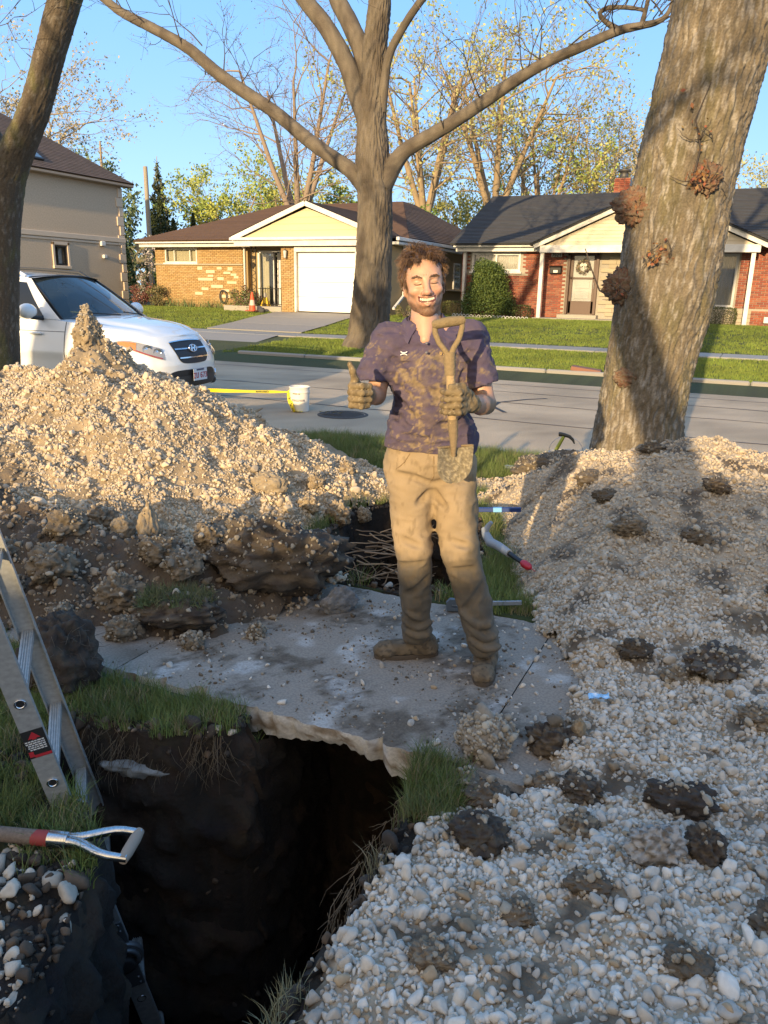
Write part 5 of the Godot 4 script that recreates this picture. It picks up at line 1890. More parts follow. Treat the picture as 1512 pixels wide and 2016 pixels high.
func yellow_house(white: Material, shingle: Material) -> void:
	var o := thing("yellow_brick_house", "low tan brick ranch house with a brown roof and a white garage door", "house", st(-18.5, 27.0, 0.7))
	var p := o.position
	var tan_m := grainy(mat("tan_mortar", Color(0.40, 0.29, 0.15), 1.0), tex_cache.conc, 1.0)
	var tones := [Color(0.42, 0.27, 0.115), Color(0.47, 0.31, 0.14), Color(0.38, 0.235, 0.10), Color(0.44, 0.30, 0.15)]
	# walls
	var win := [-23.88, -22.15, 2.62, 3.22]
	var mb := MB.new()
	wall_open(mb, -24.42, -19.75, 0.6, 3.3, 28.03, 28.25, [win])
	wall_open(mb, -19.75, -17.0, 0.6, 3.3, 28.43, 28.65, [[-19.3, -18.2, 0.9, 3.12]])
	mb.box(st(-24.3, 34.0, 1.95), Vector3(0.24, 2.7, 11.5))
	mb.box(st(-18.4, 39.9, 1.95), Vector3(12.0, 2.7, 0.24))
	mb.box(st(-12.45, 33.2, 1.95), Vector3(0.24, 2.7, 13.2))
	wall_open(mb, -16.95, -12.35, 0.6, 3.3, 26.53, 26.75, [[-16.26, -13.72, 0.6, 2.98]])
	mb.box(st(-16.85, 27.6, 1.95), Vector3(0.2, 2.7, 1.6))
	mb.box(st(-19.7, 28.34, 1.95), Vector3(0.1, 2.7, 0.3))
	for k in mb.v.size(): mb.v[k] -= p
	part("wall", mb, tan_m, o)
	lay_bricks(o, [[-24.42, -19.78, 0.7, 2.52, 28.0], [-24.42, -19.78, 2.6, 3.28, 28.0], [-16.95, -12.35, 0.7, 3.28, 26.5]], [win, [-16.32, -13.66, 0.6, 3.1]], tones, 0, Vector2(-22, 2))
	var cb := MB.new()
	cb.box(st(-22.1, 27.98, 2.56) - p, Vector3(4.7, 0.05, 0.1), Basis.IDENTITY, 0.008)
	part("stone_course", cb, grainy(mat("limestone", Color(0.50, 0.44, 0.34), 0.95), tex_cache.conc, 2.0), o)
	# pale stones set among the bricks
	for r in [[-21.68, 2.20, -21.22, 2.33], [-22.11, 1.89, -21.33, 2.01], [-20.77, 2.17, -20.41, 2.27], [-20.55, 2.31, -20.29, 2.45], [-21.09, 1.92, -20.76, 2.04], [-21.43, 1.60, -20.82, 1.73], [-22.13, 2.33, -21.86, 2.47], [-20.24, 2.00, -20.00, 2.10], [-20.60, 1.78, -20.11, 1.88], [-21.95, 1.50, -21.58, 1.61], [-20.9, 1.45, -20.5, 1.55], [-20.4, 2.1, -20.1, 2.2], [-21.1, 2.35, -20.85, 2.45], [-21.6, 2.05, -21.3, 2.14], [-20.95, 1.2, -20.45, 1.33], [-22.3, 1.3, -21.9, 1.42]]:
		var sb := MB.new()
		sb.box(st((r[0] + r[2]) * 0.5, 27.995, (r[1] + r[3]) * 0.5) - p, Vector3(r[2] - r[0], r[3] - r[1], 0.06), Basis.IDENTITY, 0.008)
		part("stone", sb, mat("pale_stone%d" % (rng.randi() % 2), Color(0.56, 0.46, 0.32) if rng.randf() < 0.6 else Color(0.48, 0.27, 0.17), 0.95), o)
	window(o, win[0], win[1], win[2], win[3], 28.05, [-23.4, -22.55], white, "cream")
	# entrance behind the porch
	var d := Node3D.new()
	d.name = "entrance"
	o.add_child(d)
	var fb := MB.new()
	for q in [[-19.25, 0.1], [-18.25, 0.16], [-18.5, 0.07]]:
		fb.box(st(q[0], 28.42, 2.0) - p, Vector3(q[1], 2.2, 0.12), Basis.IDENTITY, 0.01)
	fb.box(st(-18.75, 28.42, 3.08) - p, Vector3(1.1, 0.1, 0.12), Basis.IDENTITY, 0.01)
	part("frame", fb, white, d)
	var gb := MB.new()
	gb.box(st(-18.9, 28.45, 2.0) - p, Vector3(0.72, 2.1, 0.006))
	part("pane", gb, M.pane, d)
	part("curtain", curtain(-19.2, -18.88, 1.0, 3.0, 28.6, 8.0, p), M.curtain_cream, d)
	var nb := MB.new()
	nb.box(st(-19.55, 28.40, 2.86) - p, Vector3(0.3, 0.12, 0.02), Basis.IDENTITY, 0.004)
	part("number_plaque", nb, mat("bronze", Color(0.05, 0.04, 0.03), 0.5, 0.6), o)
	var eb := MB.new()
	eb.prism(PackedVector2Array([Vector2(-0.07, 0), Vector2(-0.1, 0.08), Vector2(-0.05, 0.17), Vector2(0.05, 0.17), Vector2(0.1, 0.08), Vector2(0.07, 0), Vector2(0, -0.1)]), 0.0, 0.03, Transform3D(Basis.IDENTITY, st(-19.55, 28.41, 2.5) - p))
	part("wall_emblem", eb, M.bronze, o)
	# porch floor, iron post and railing
	var pb := MB.new()
	pb.box(st(-18.35, 27.45, 0.82) - p, Vector3(2.75, 0.24, 1.9), Basis.IDENTITY, 0.015)
	part("porch_floor", pb, grainy(mat("porch_concrete", Color(0.42, 0.38, 0.32), 0.95), tex_cache.conc, 1.0), o)
	var iron := mat("black_iron", Color(0.012, 0.012, 0.012), 0.5, 0.4)
	for sp in [[-18.28, 26.6], [-17.35, 27.9]]:
		var ib := MB.new()
		for e in [-0.1, 0.1]:
			ib.bar(st(sp[0] + e, sp[1], 0.9) - p, st(sp[0] + e, sp[1], 3.2) - p, 0.03, 0.03)
		for k in 8:
			var yy := 1.0 + k * 0.27
			ib.bar(st(sp[0] - 0.1, sp[1], yy) - p, st(sp[0] + 0.1, sp[1], yy + 0.13) - p, 0.018, 0.018)
			ib.bar(st(sp[0] + 0.1, sp[1], yy + 0.13) - p, st(sp[0] - 0.1, sp[1], yy + 0.26) - p, 0.018, 0.018)
		part("iron_post", ib, iron, o)
	var rl := Node3D.new()
	rl.name = "railing"
	o.add_child(rl)
	for y in [1.02, 1.62]:
		var hb := MB.new()
		hb.bar(st(-18.1, 26.6, y) - p, st(-17.0, 26.6, y) - p, 0.03, 0.03)
		part("rail", hb, iron, rl)
	for k in 9:
		var vb := MB.new()
		vb.bar(st(-18.0 + k * 0.12, 26.6, 1.02) - p, st(-18.0 + k * 0.12, 26.6, 1.66) - p, 0.016, 0.016)
		part("baluster", vb, iron, rl)
	# garage door in sections
	var gd := Node3D.new()
	gd.name = "garage_door"
	o.add_child(gd)
	var door_white := mat("door_white", Color(0.78, 0.77, 0.76), 0.45)
	for k in 4:
		var sb := MB.new()
		var yb := 0.80 + k * 0.545
		sb.box(st(-15.0, 26.66, yb + 0.27) - p, Vector3(2.56, 0.535, 0.05), Basis.IDENTITY, 0.008)
		for q in 4:
			sb.box(st(-15.93 + q * 0.62, 26.634, yb + 0.27) - p, Vector3(0.5, 0.36, 0.012), Basis.IDENTITY, 0.006)
		part("door_section", sb, door_white, gd)
	var tb := MB.new()
	tb.box(st(-15.0, 26.47, 3.07) - p, Vector3(2.64, 0.18, 0.1), Basis.IDENTITY, 0.008)
	for s in [-16.29, -13.69]:
		tb.box(st(s, 26.5, 1.88) - p, Vector3(0.07, 2.2, 0.12), Basis.IDENTITY, 0.006)
	part("door_trim", tb, white, o)
	# wall lantern
	var ln := Node3D.new()
	ln.name = "wall_lantern"
	o.add_child(ln)
	var lb := MB.new()
	lb.lathe(PackedVector2Array([Vector2(0.0, 0.17), Vector2(0.05, 0.12), Vector2(0.08, 0.1), Vector2(0.0, 0.1)]), 8, Transform3D(Basis.IDENTITY, st(-16.68, 26.36, 2.92) - p))
	lb.lathe(PackedVector2Array([Vector2(0.0, -0.2), Vector2(0.03, -0.17), Vector2(0.045, -0.15), Vector2(0.0, -0.15)]), 8, Transform3D(Basis.IDENTITY, st(-16.68, 26.36, 2.92) - p))
	lb.bar(st(-16.68, 26.5, 2.95) - p, st(-16.68, 26.38, 3.02) - p, 0.02, 0.02)
	part("bracket", lb, mat("pewter", Color(0.25, 0.25, 0.25), 0.4, 0.7), ln)
	var lg := MB.new()
	lg.lathe(PackedVector2Array([Vector2(0.045, -0.15), Vector2(0.075, 0.1)]), 8, Transform3D(Basis.IDENTITY, st(-16.68, 26.36, 2.92) - p))
	part("shade", lg, mat("frosted", Color(0.5, 0.52, 0.5), 0.3), ln)
	# gable over porch and garage
	var yellow := mat("yellow_siding", Color(0.52, 0.45, 0.29), 0.7, 0.0, true)
	gable_boards(o, -18.55, -12.75, 3.5, Vector2(-15.65, 4.5), 26.28, 0.23, yellow)
	var rk := MB.new()
	for e in [[-18.95, -1.0], [-12.35, 1.0]]:
		rk.bar(st(e[0], 26.12, 3.44) - p, st(-15.65, 26.12, 4.66) - p, 0.05, 0.17, 0.006)
	part("rake_board", rk, white, o)
	var fc := MB.new()
	fc.box(st(-15.65, 26.18, 3.44) - p, Vector3(6.75, 0.1, 0.26), Basis.IDENTITY, 0.01)
	fc.box(st(-15.65, 26.24, 3.29) - p, Vector3(6.5, 0.22, 0.12), Basis.IDENTITY, 0.008)
	part("frieze_board", fc, white, o)
	var gu := MB.new()
	gu.box(st(-21.9, 27.36, 3.44) - p, Vector3(6.0, 0.12, 0.12), Basis.IDENTITY, 0.012)
	gu.box(st(-21.9, 27.52, 3.31) - p, Vector3(5.9, 0.14, 0.06), Basis.IDENTITY, 0.006)
	gu.box(st(-21.9, 27.8, 3.27) - p, Vector3(5.9, 0.03, 0.55), Basis.IDENTITY)
	part("gutter", gu, white, o)
	var gs := MB.new()
	gs.box(st(-12.0, 33.2, 3.42) - p, Vector3(0.12, 0.12, 13.6), Basis.IDENTITY, 0.012)
	gs.box(st(-12.2, 33.2, 3.28) - p, Vector3(0.4, 0.1, 13.4), Basis.IDENTITY, 0.01)
	part("gutter", gs, white, o)
	var ds := MB.new()
	ds.bar(st(-19.62, 27.9, 3.28) - p, st(-19.62, 27.9, 0.9) - p, 0.075, 0.06)
	ds.bar(st(-19.62, 27.42, 3.4) - p, st(-19.62, 27.9, 3.2) - p, 0.075, 0.06)
	part("downspout", ds, white, o)
	ds = MB.new()
	ds.bar(st(-12.25, 27.6, 1.45) - p, st(-12.15, 26.5, 1.0) - p, 0.09, 0.07)
	ds.bar(st(-12.25, 27.6, 3.3) - p, st(-12.25, 27.6, 1.42) - p, 0.09, 0.07)
	part("downspout", ds, white, o)
	# roofs
	var brown := Color(0.125, 0.072, 0.048)
	roof_plane(o, st(-24.95, 27.3, 3.5), st(-15.0, 27.3, 3.5), st(-15.0, 33.5, 5.45), st(-21.3, 33.5, 5.45), brown, shingle)
	roof_plane(o, st(-15.0, 27.3, 3.5), st(-11.95, 27.3, 3.5), st(-15.0, 33.5, 5.45), st(-15.0, 33.5, 5.45), brown, shingle)
	roof_plane(o, st(-11.95, 27.3, 3.5), st(-11.95, 40.2, 3.5), st(-15.0, 34.5, 5.45), st(-15.0, 33.5, 5.45), brown, shingle)
	roof_plane(o, st(-24.95, 40.2, 3.5), st(-24.95, 27.3, 3.5), st(-21.3, 33.5, 5.45), st(-21.3, 34.5, 5.45), brown, shingle)
	roof_plane(o, st(-11.95, 40.2, 3.5), st(-24.95, 40.2, 3.5), st(-21.3, 34.5, 5.45), st(-15.0, 34.5, 5.45), brown, shingle)
	roof_plane(o, st(-19.0, 30.5, 3.53), st(-19.0, 26.1, 3.53), st(-15.65, 26.1, 4.75), st(-15.65, 31.3, 4.75), brown, shingle)
	roof_plane(o, st(-12.3, 26.1, 3.53), st(-12.3, 30.5, 3.53), st(-15.65, 31.3, 4.75), st(-15.65, 26.1, 4.75), brown, shingle)
	var vb := MB.new()
	vb.box(st(-13.8, 29.0, 4.25) - p, Vector3(0.3, 0.16, 0.3), Basis(Vector3.BACK, -0.3), 0.02)
	part("roof_vent", vb, mat("vent_brown", Color(0.07, 0.05, 0.04), 0.8), o)
	# side window seen past the maple
	var sw := MB.new()
	sw.box(st(-12.31, 33.4, 2.3) - p, Vector3(0.06, 1.1, 0.75), Basis.IDENTITY, 0.01)
	part("window_frame", sw, white, o)
	for yy in [2.05, 2.56]:
		var pg := MB.new()
		pg.box(st(-12.272, 33.4, yy) - p, Vector3(0.02, 0.42, 0.58))
		part("pane", pg, mat("dark_glass", Color(0.04, 0.05, 0.06), 0.06), o)
	var sg := MB.new()
	sg.box(st(-12.27, 33.3, 1.7) - p, Vector3(0.1, 0.06, 11.5), Basis.IDENTITY, 0.008)
	part("stone_course", sg, M.limestone, o)

func red_house(white: Material, shingle: Material, mortar: Material) -> void:
	var o := thing("red_brick_house", "red brick ranch house with a dark roof and a white-beamed porch gable", "house", st(-5.0, 29.0, 0.7))
	var p := o.position
	var tones := [Color(0.30, 0.085, 0.05), Color(0.36, 0.115, 0.065), Color(0.26, 0.075, 0.05), Color(0.33, 0.13, 0.08), Color(0.22, 0.075, 0.055)]
	var win := [-10.09, -8.21, 2.4, 3.07]
	var door := [-6.47, -5.36, 0.95, 3.05]
	var big := [-2.6, -0.88, 1.32, 3.02]
	var mb := MB.new()
	wall_open(mb, -10.48, -5.36, 0.6, 3.3, 29.03, 29.25, [win, door])
	wall_open(mb, -5.36, 9.0, 0.6, 3.3, 29.03, 29.25, [big])
	mb.box(st(-10.36, 33.2, 1.95), Vector3(0.24, 2.7, 8.0))
	mb.box(st(8.9, 33.2, 1.95), Vector3(0.24, 2.7, 8.0))
	mb.box(st(-0.7, 37.2, 1.95), Vector3(19.6, 2.7, 0.24))
	# gable end wall above the eave
	mb.tri(st(-10.40, 29.0, 3.3), st(-10.40, 37.3, 3.3), st(-10.40, 33.2, 5.35))
	for k in mb.v.size(): mb.v[k] -= p
	part("wall", mb, mortar, o)
	lay_bricks(o, [[-10.48, -5.36, 0.75, 3.28, 29.0], [-0.82, 5.0, 1.3, 3.28, 29.0], [-0.3, 5.0, 0.75, 1.28, 29.0]], [win, [-10.2, -8.1, 2.31, 2.42], door], tones, 300, Vector2(-7.0, 2.0))
	window(o, win[0], win[1], win[2], win[3], 29.04, [-9.15], white, "white", 0.09)
	window(o, big[0], big[1], big[2], big[3], 29.04, [], mat("grey_frame", Color(0.52, 0.51, 0.48), 0.6), "grey", 0.08)
	# pale stacked stone between door and picture window, and under the window
	var bm := MB.new()
	bm.box(Vector3.ZERO, Vector3(0.5, 0.13, 0.06), Basis.IDENTITY, 0.006)
	var blockm := bm.mesh()
	for row in 17:
		for k in 6:
			var s := -5.28 + k * 0.507 + (0.25 if row % 2 else 0.0)
			var y := 0.98 + row * 0.136
			if s < -5.3 + 0.25 or s > -2.85 and y > 1.15 or s > -2.7:
				continue
			var b := part("stone_block", blockm, grainy(mat("beige_stone%d" % (row * 7 % 3), Color(0.47, 0.40, 0.29) * [0.95, 1.0, 1.06][row * 7 % 3], 0.95), tex_cache.conc, 2.5), o)
			b.position = st(s, 29.0, y) - p
	for row in 4:
		for k in 5:
			var s := -2.5 + k * 0.507 + (0.22 if row % 2 else 0.0)
			var b := part("stone_block", blockm, M["beige_stone%d" % ((row + k) % 3)], o)
			b.position = st(minf(s, -0.55), 28.96 - 0.0007 * (row * 5 + k), 0.78 + row * 0.136) - p
	# door with glass and a wreath window
	var d := Node3D.new()
	d.name = "front_door"
	o.add_child(d)
	var wood := mat("brown_door", Color(0.085, 0.045, 0.03), 0.5)
	var fb := MB.new()
	for s in [-6.42, -5.41]:
		fb.box(st(s, 28.97, 2.0) - p, Vector3(0.1, 2.1, 0.14), Basis.IDENTITY, 0.008)
	fb.box(st(-5.915, 28.97, 3.01) - p, Vector3(1.1, 0.08, 0.14), Basis.IDENTITY, 0.008)
	part("frame", fb, wood, d)
	var db := MB.new()
	db.box(st(-5.915, 29.06, 1.18) - p, Vector3(0.9, 0.46, 0.05), Basis.IDENTITY, 0.008)
	db.box(st(-5.915, 29.06, 2.2) - p, Vector3(0.9, 0.06, 0.05), Basis.IDENTITY, 0.008)
	for s in [-6.32, -5.51]:
		db.box(st(s, 29.06, 1.98) - p, Vector3(0.1, 2.0, 0.05), Basis.IDENTITY, 0.008)
	part("leaf", db, wood, d)
	var ib := MB.new()
	ib.box(st(-5.915, 29.14, 2.0) - p, Vector3(0.74, 1.95, 0.04))
	for y in [1.62, 1.98]:
		ib.box(st(-5.915, 29.11, y) - p, Vector3(0.5, 0.26, 0.03), Basis.IDENTITY, 0.01)
	part("inner_door", ib, mat("inner_white", Color(0.62, 0.62, 0.58), 0.6), d)
	for e in [[2.59, 0.72], [1.79, 0.76]]:
		var gb := MB.new()
		gb.box(st(-5.915, 29.07, e[0]) - p, Vector3(0.71, e[1], 0.006))
		part("pane", gb, M.pane, d)
	var hb := MB.new()
	hb.rod(st(-5.5, 29.0, 2.05) - p, st(-5.5, 29.0, 1.85) - p, 0.012)
	part("handle", hb, M.pewter, d)
	var w := thing("door_wreath", "round twig wreath with pale bow on the brown glass door", "wreath", st(-5.915, 29.03, 2.59))
	var tb := MB.new()
	for k in 260:
		var a := rng.randf() * TAU
		var r := 0.2 + rng.randfn() * 0.035
		var c := Vector3(cos(a) * r, sin(a) * r, rng.randf_range(0.0, 0.04))
		var u := Vector3(-sin(a), cos(a), rng.randfn() * 0.5).normalized() * 0.05
		var v2 := u.cross(Vector3(rng.randfn(), rng.randfn(), rng.randfn())).normalized() * 0.016
		tb.col = pick([Color(0.07, 0.05, 0.045), Color(0.10, 0.07, 0.06), Color(0.12, 0.13, 0.06), Color(0.30, 0.22, 0.16)])
		tb.quad(c - u, c + v2, c + u, c - v2)
	part("twig_ring", tb, leafmat(), w)
	var bb := MB.new()
	bb.box(Vector3(-0.06, 0.06, 0.035), Vector3(0.12, 0.09, 0.02), Basis(Vector3.BACK, 0.5), 0.02)
	bb.box(Vector3(0.06, 0.06, 0.035), Vector3(0.12, 0.09, 0.02), Basis(Vector3.BACK, -0.5), 0.02)
	bb.box(Vector3(0.02, -0.05, 0.035), Vector3(0.04, 0.16, 0.015), Basis(Vector3.BACK, 0.2), 0.008)
	part("bow", bb, mat("bow", Color(0.6, 0.58, 0.5), 0.8), w)
	# house number and letter box
	var nb := MB.new()
	nb.box(st(-6.89, 28.955, 2.98) - p, Vector3(0.38, 0.13, 0.02), Basis.IDENTITY, 0.004)
	var num := part("number_plaque", nb, mat("plaque", Color(0.55, 0.53, 0.47), 0.7), o)
	var tx := lettering("7921", 0.11, 0.01, true)
	var tn := part("digits", tx, M.get("ink", mat("ink", Color(0.03, 0.03, 0.03), 0.8)), num)
	tn.position = st(-6.89, 28.942, 2.98) - p
	var ml := MB.new()
	ml.box(st(-6.87, 28.90, 2.46) - p, Vector3(0.42, 0.24, 0.14), Basis.IDENTITY, 0.02)
	ml.box(st(-6.87, 28.885, 2.59) - p, Vector3(0.44, 0.03, 0.18), Basis(Vector3.RIGHT, 0.25), 0.01)
	var mlo := part("letter_box", ml, M.black_iron, o)
	var me := MB.new()
	me.box(st(-6.86, 28.826, 2.42) - p, Vector3(0.16, 0.09, 0.012), Basis.IDENTITY, 0.01)
	part("badge", me, white, mlo)
	# porch: step, post, beam, gable
	var sb := MB.new()
	sb.box(st(-5.95, 28.5, 0.72) - p, Vector3(2.9, 0.2, 1.0), Basis.IDENTITY, 0.015)
	sb.box(st(-5.95, 28.8, 0.86) - p, Vector3(1.4, 0.16, 0.4), Basis.IDENTITY, 0.012)
	part("porch_step", sb, M.porch_concrete, o)
	for s in [-7.2, -10.32, -0.45]:
		var pb := MB.new()
		pb.box(st(s, 28.15 if s > -9.0 else 28.85, 1.92) - p, Vector3(0.13 if s > -9.0 else 0.1, 2.36, 0.13), Basis.IDENTITY, 0.008)
		part("post", pb, white, o)
	var be := MB.new()
	be.box(st(-3.77, 28.08, 3.14) - p, Vector3(7.0, 0.24, 0.2), Basis.IDENTITY, 0.008)
	part("beam", be, white, o)
	gable_boards(o, -7.1, -0.45, 3.26, Vector2(-3.77, 4.72), 28.1, 0.115, mat("beige_siding", Color(0.55, 0.48, 0.36), 0.7, 0.0, true))
	var rk := MB.new()
	for s in [-7.5, -0.04]:
		rk.bar(st(s, 27.95, 3.24) - p, st(-3.77, 27.95, 4.86) - p, 0.05, 0.2, 0.006)
	part("rake_board", rk, white, o)
	var gu := MB.new()
	gu.box(st(-9.0, 28.48, 3.3) - p, Vector3(3.3, 0.13, 0.13), Basis.IDENTITY, 0.012)
	gu.box(st(-9.0, 28.62, 3.17) - p, Vector3(3.2, 0.16, 0.06), Basis.IDENTITY, 0.006)
	gu.box(st(-9.0, 28.85, 3.1) - p, Vector3(3.2, 0.03, 0.45))
	part("gutter", gu, white, o)
	gu = MB.new()
	gu.box(st(4.6, 28.48, 3.3) - p, Vector3(9.2, 0.13, 0.13), Basis.IDENTITY, 0.012)
	gu.box(st(4.6, 28.62, 3.17) - p, Vector3(9.2, 0.16, 0.06), Basis.IDENTITY, 0.006)
	gu.box(st(4.6, 28.85, 3.1) - p, Vector3(9.2, 0.03, 0.45))
	part("gutter", gu, white, o)
	var ds := MB.new()
	ds.bar(st(-10.3, 28.5, 3.25) - p, st(-10.3, 28.93, 3.0) - p, 0.08, 0.06)
	ds.bar(st(-10.3, 28.93, 3.0) - p, st(-10.3, 28.93, 0.9) - p, 0.08, 0.06)
	part("downspout", ds, white, o)
	# roof
	var grey := Color(0.062, 0.06, 0.06)
	roof_plane(o, st(-10.75, 28.35, 3.36), st(9.4, 28.35, 3.36), st(9.4, 33.2, 5.5), st(-10.75, 33.2, 5.5), grey, shingle)
	roof_plane(o, st(9.4, 38.0, 3.36), st(-10.75, 38.0, 3.36), st(-10.75, 33.2, 5.5), st(9.4, 33.2, 5.5), grey, shingle)
	roof_plane(o, st(-7.6, 30.0, 3.3), st(-7.6, 27.85, 3.3), st(-3.77, 27.85, 4.97), st(-3.77, 32.2, 4.97), grey, shingle)
	roof_plane(o, st(0.06, 27.85, 3.3), st(0.06, 30.0, 3.3), st(-3.77, 32.2, 4.97), st(-3.77, 27.85, 4.97), grey, shingle)
	# chimney with single bricks
	var ch := Node3D.new()
	ch.name = "chimney"
	o.add_child(ch)
	ch.position = st(-5.65, 34.0, 5.0) - p
	var cbm := MB.new()
	cbm.box(Vector3(0, 0.55, 0), Vector3(0.6, 1.1, 0.5))
	part("core", cbm, mortar, ch)
	var bk := MB.new()
	bk.box(Vector3.ZERO, Vector3(0.195, 0.06, 0.04), Basis.IDENTITY, 0.004)
	var bmesh := bk.mesh()
	for row in 16:
		for k in 3:
			var b := part("brick", bmesh, M["brick_" + o.name + str(rng.randi() % 5)], ch)
			b.position = Vector3(-0.205 + k * 0.205 + (0.05 if row % 2 else -0.05) * 0.3, 0.04 + row * 0.068, 0.262)
	var fl := MB.new()
	fl.box(Vector3(0, 0.42, 0.0), Vector3(0.68, 0.3, 0.6), Basis.IDENTITY, 0.01)
	part("flashing", fl, mat("lead", Color(0.05, 0.045, 0.04), 0.6, 0.3), ch)
	var cp := MB.new()
	cp.lathe(PackedVector2Array([Vector2(0.0, 1.1), Vector2(0.2, 1.1), Vector2(0.17, 1.22), Vector2(0.15, 1.34), Vector2(0.26, 1.36), Vector2(0.24, 1.44), Vector2(0.0, 1.48)]), 16)
	part("cap", cp, mat("cap_metal", Color(0.10, 0.095, 0.09), 0.5, 0.5), ch)
	var mt := MB.new()
	mt.box(st(0.2, 28.92, 0.95) - p, Vector3(0.18, 0.2, 0.12), Basis.IDENTITY, 0.015)
	part("meter_box", mt, white, o)

func stucco_house(white: Material, shingle: Material) -> void:
	var o := thing("stucco_house", "two-storey beige stucco house with a brown roof at the left edge", "house", st(-31.0, 26.0, 0.6))
	var p := o.position
	var stucco := grainy(mat("stucco", Color(0.58, 0.455, 0.32), 1.0), grain("stuccog", noise(0.03, FastNoiseLite.TYPE_SIMPLEX, 5, 61), 0.9, 1.0), 0.7, relief("stucco_n", noise(0.2, FastNoiseLite.TYPE_SIMPLEX, 2, 62), 3.0), 0.4)
	var mb := MB.new()
	# long side wall with the small window's opening: pieces around it
	var wt0 := 25.75
	var wt1 := 26.4
	for q in [[16.0, wt0, 0.5, 6.2], [wt1, 30.0, 0.5, 6.2], [wt0, wt1, 0.5, 2.42], [wt0, wt1, 3.24, 6.2]]:
		mb.box(st(-28.15, (q[0] + q[1]) * 0.5, (q[2] + q[3]) * 0.5) - p, Vector3(0.3, q[3] - q[2], q[1] - q[0]))
	mb.box(st(-32.0, 29.85, 3.35) - p, Vector3(7.4, 5.7, 0.3))
	mb.box(st(-32.0, 16.15, 3.35) - p, Vector3(7.4, 5.7, 0.3))
	mb.box(st(-35.85, 23.0, 3.35) - p, Vector3(0.3, 5.7, 14.0))
	part("wall", mb, stucco, o)
	var bb := MB.new()
	bb.box(st(-27.97, 23.0, 3.68) - p, Vector3(0.08, 0.22, 14.1), Basis.IDENTITY, 0.02)
	bb.box(st(-27.985, 23.0, 3.5) - p, Vector3(0.05, 0.1, 14.1), Basis.IDENTITY, 0.015)
	part("band_course", bb, mat("stucco_trim", Color(0.61, 0.49, 0.36), 0.95), o)
	for k in 13:
		var qb := MB.new()
		var l := 0.42 if k % 2 else 0.28
		qb.box(st(-27.98, 30.02 - l * 0.5, 0.75 + k * 0.42) - p, Vector3(0.06, 0.4, l), Basis.IDENTITY, 0.015)
		part("quoin", qb, M.stucco_trim, o)
	var w := Node3D.new()
	w.name = "window"
	o.add_child(w)
	var fb := MB.new()
	for y in [2.46, 3.2]:
		fb.box(st(-28.05, 26.075, y) - p, Vector3(0.12, 0.06, 0.65), Basis.IDENTITY, 0.006)
	for t in [25.78, 26.37]:
		fb.box(st(-28.05, t, 2.83) - p, Vector3(0.12, 0.7, 0.05), Basis.IDENTITY, 0.006)
	part("frame", fb, mat("dark_frame", Color(0.03, 0.025, 0.02), 0.5), w)
	var gb := MB.new()
	gb.box(st(-28.12, 26.075, 2.83) - p, Vector3(0.006, 0.68, 0.55))
	part("pane", gb, M.pane, w)
	var cu := MB.new()
	cu.box(st(-28.2, 26.2, 2.83) - p, Vector3(0.01, 0.68, 0.2))
	part("curtain", cu, M.curtain_white, w)
	var su := MB.new()
	for q in [[2.83, 1.1, 25.66, 0.12], [2.83, 1.1, 26.49, 0.12]]:
		su.box(st(-27.97, q[2], q[0]) - p, Vector3(0.06, q[1], q[3]), Basis.IDENTITY, 0.01)
	su.box(st(-27.97, 26.075, 3.32) - p, Vector3(0.06, 0.12, 0.95), Basis.IDENTITY, 0.01)
	su.box(st(-27.96, 26.075, 2.34) - p, Vector3(0.1, 0.12, 0.98), Basis.IDENTITY, 0.01)
	part("surround", su, M.stucco_trim, w)
	for q in [[28.52, 3.46, 0.26], [28.6, 2.9, 0.2]]:
		var vb := MB.new()
		vb.box(st(-27.93, q[0], q[1]) - p, Vector3(0.14, q[2] * 0.8, q[2]), Basis.IDENTITY, 0.02)
		part("wall_vent", vb, white, o)
	# eaves and roof
	var ev := MB.new()
	ev.box(st(-27.72, 23.0, 6.16) - p, Vector3(0.14, 0.16, 15.0), Basis.IDENTITY, 0.012)
	ev.box(st(-27.9, 23.0, 6.09) - p, Vector3(0.4, 0.06, 15.0), Basis.IDENTITY, 0.008)
	part("gutter", ev, mat("tan_trim", Color(0.36, 0.28, 0.20), 0.7), o)
	var tone := Color(0.15, 0.10, 0.075)
	roof_plane(o, st(-27.65, 15.5, 6.24), st(-27.65, 30.5, 6.24), st(-32.0, 26.0, 9.2), st(-32.0, 20.0, 9.2), tone, shingle)
	roof_plane(o, st(-27.65, 30.5, 6.24), st(-36.4, 30.5, 6.24), st(-32.0, 26.0, 9.2), st(-32.0, 26.0, 9.2), tone, shingle)
	roof_plane(o, st(-36.4, 30.5, 6.24), st(-36.4, 15.5, 6.24), st(-32.0, 20.0, 9.2), st(-32.0, 26.0, 9.2), tone, shingle)
	roof_plane(o, st(-36.4, 15.5, 6.24), st(-27.65, 15.5, 6.24), st(-32.0, 20.0, 9.2), st(-32.0, 20.0, 9.2), tone, shingle)
	var sk := Node3D.new()
	sk.name = "skylight"
	o.add_child(sk)
	var up := Vector3(3.0, 4.35, 0).normalized()
	var bs := Basis(Vector3(0.827, -0.562, 0), Vector3(0.562, 0.827, 0), Vector3.BACK)
	var kb := MB.new()
	kb.box(st(-28.6, 25.3, 6.95) - p, Vector3(1.2, 0.12, 0.9), bs, 0.02)
	part("frame", kb, M.dark_frame, sk)
	var kg := MB.new()
	kg.box(st(-28.6, 25.3, 6.95) - p + bs * Vector3(0, 0.065, 0), Vector3(1.05, 0.01, 0.76), bs)
	part("pane", kg, mat("sky_glass", Color(0.10, 0.13, 0.15), 0.05), sk)

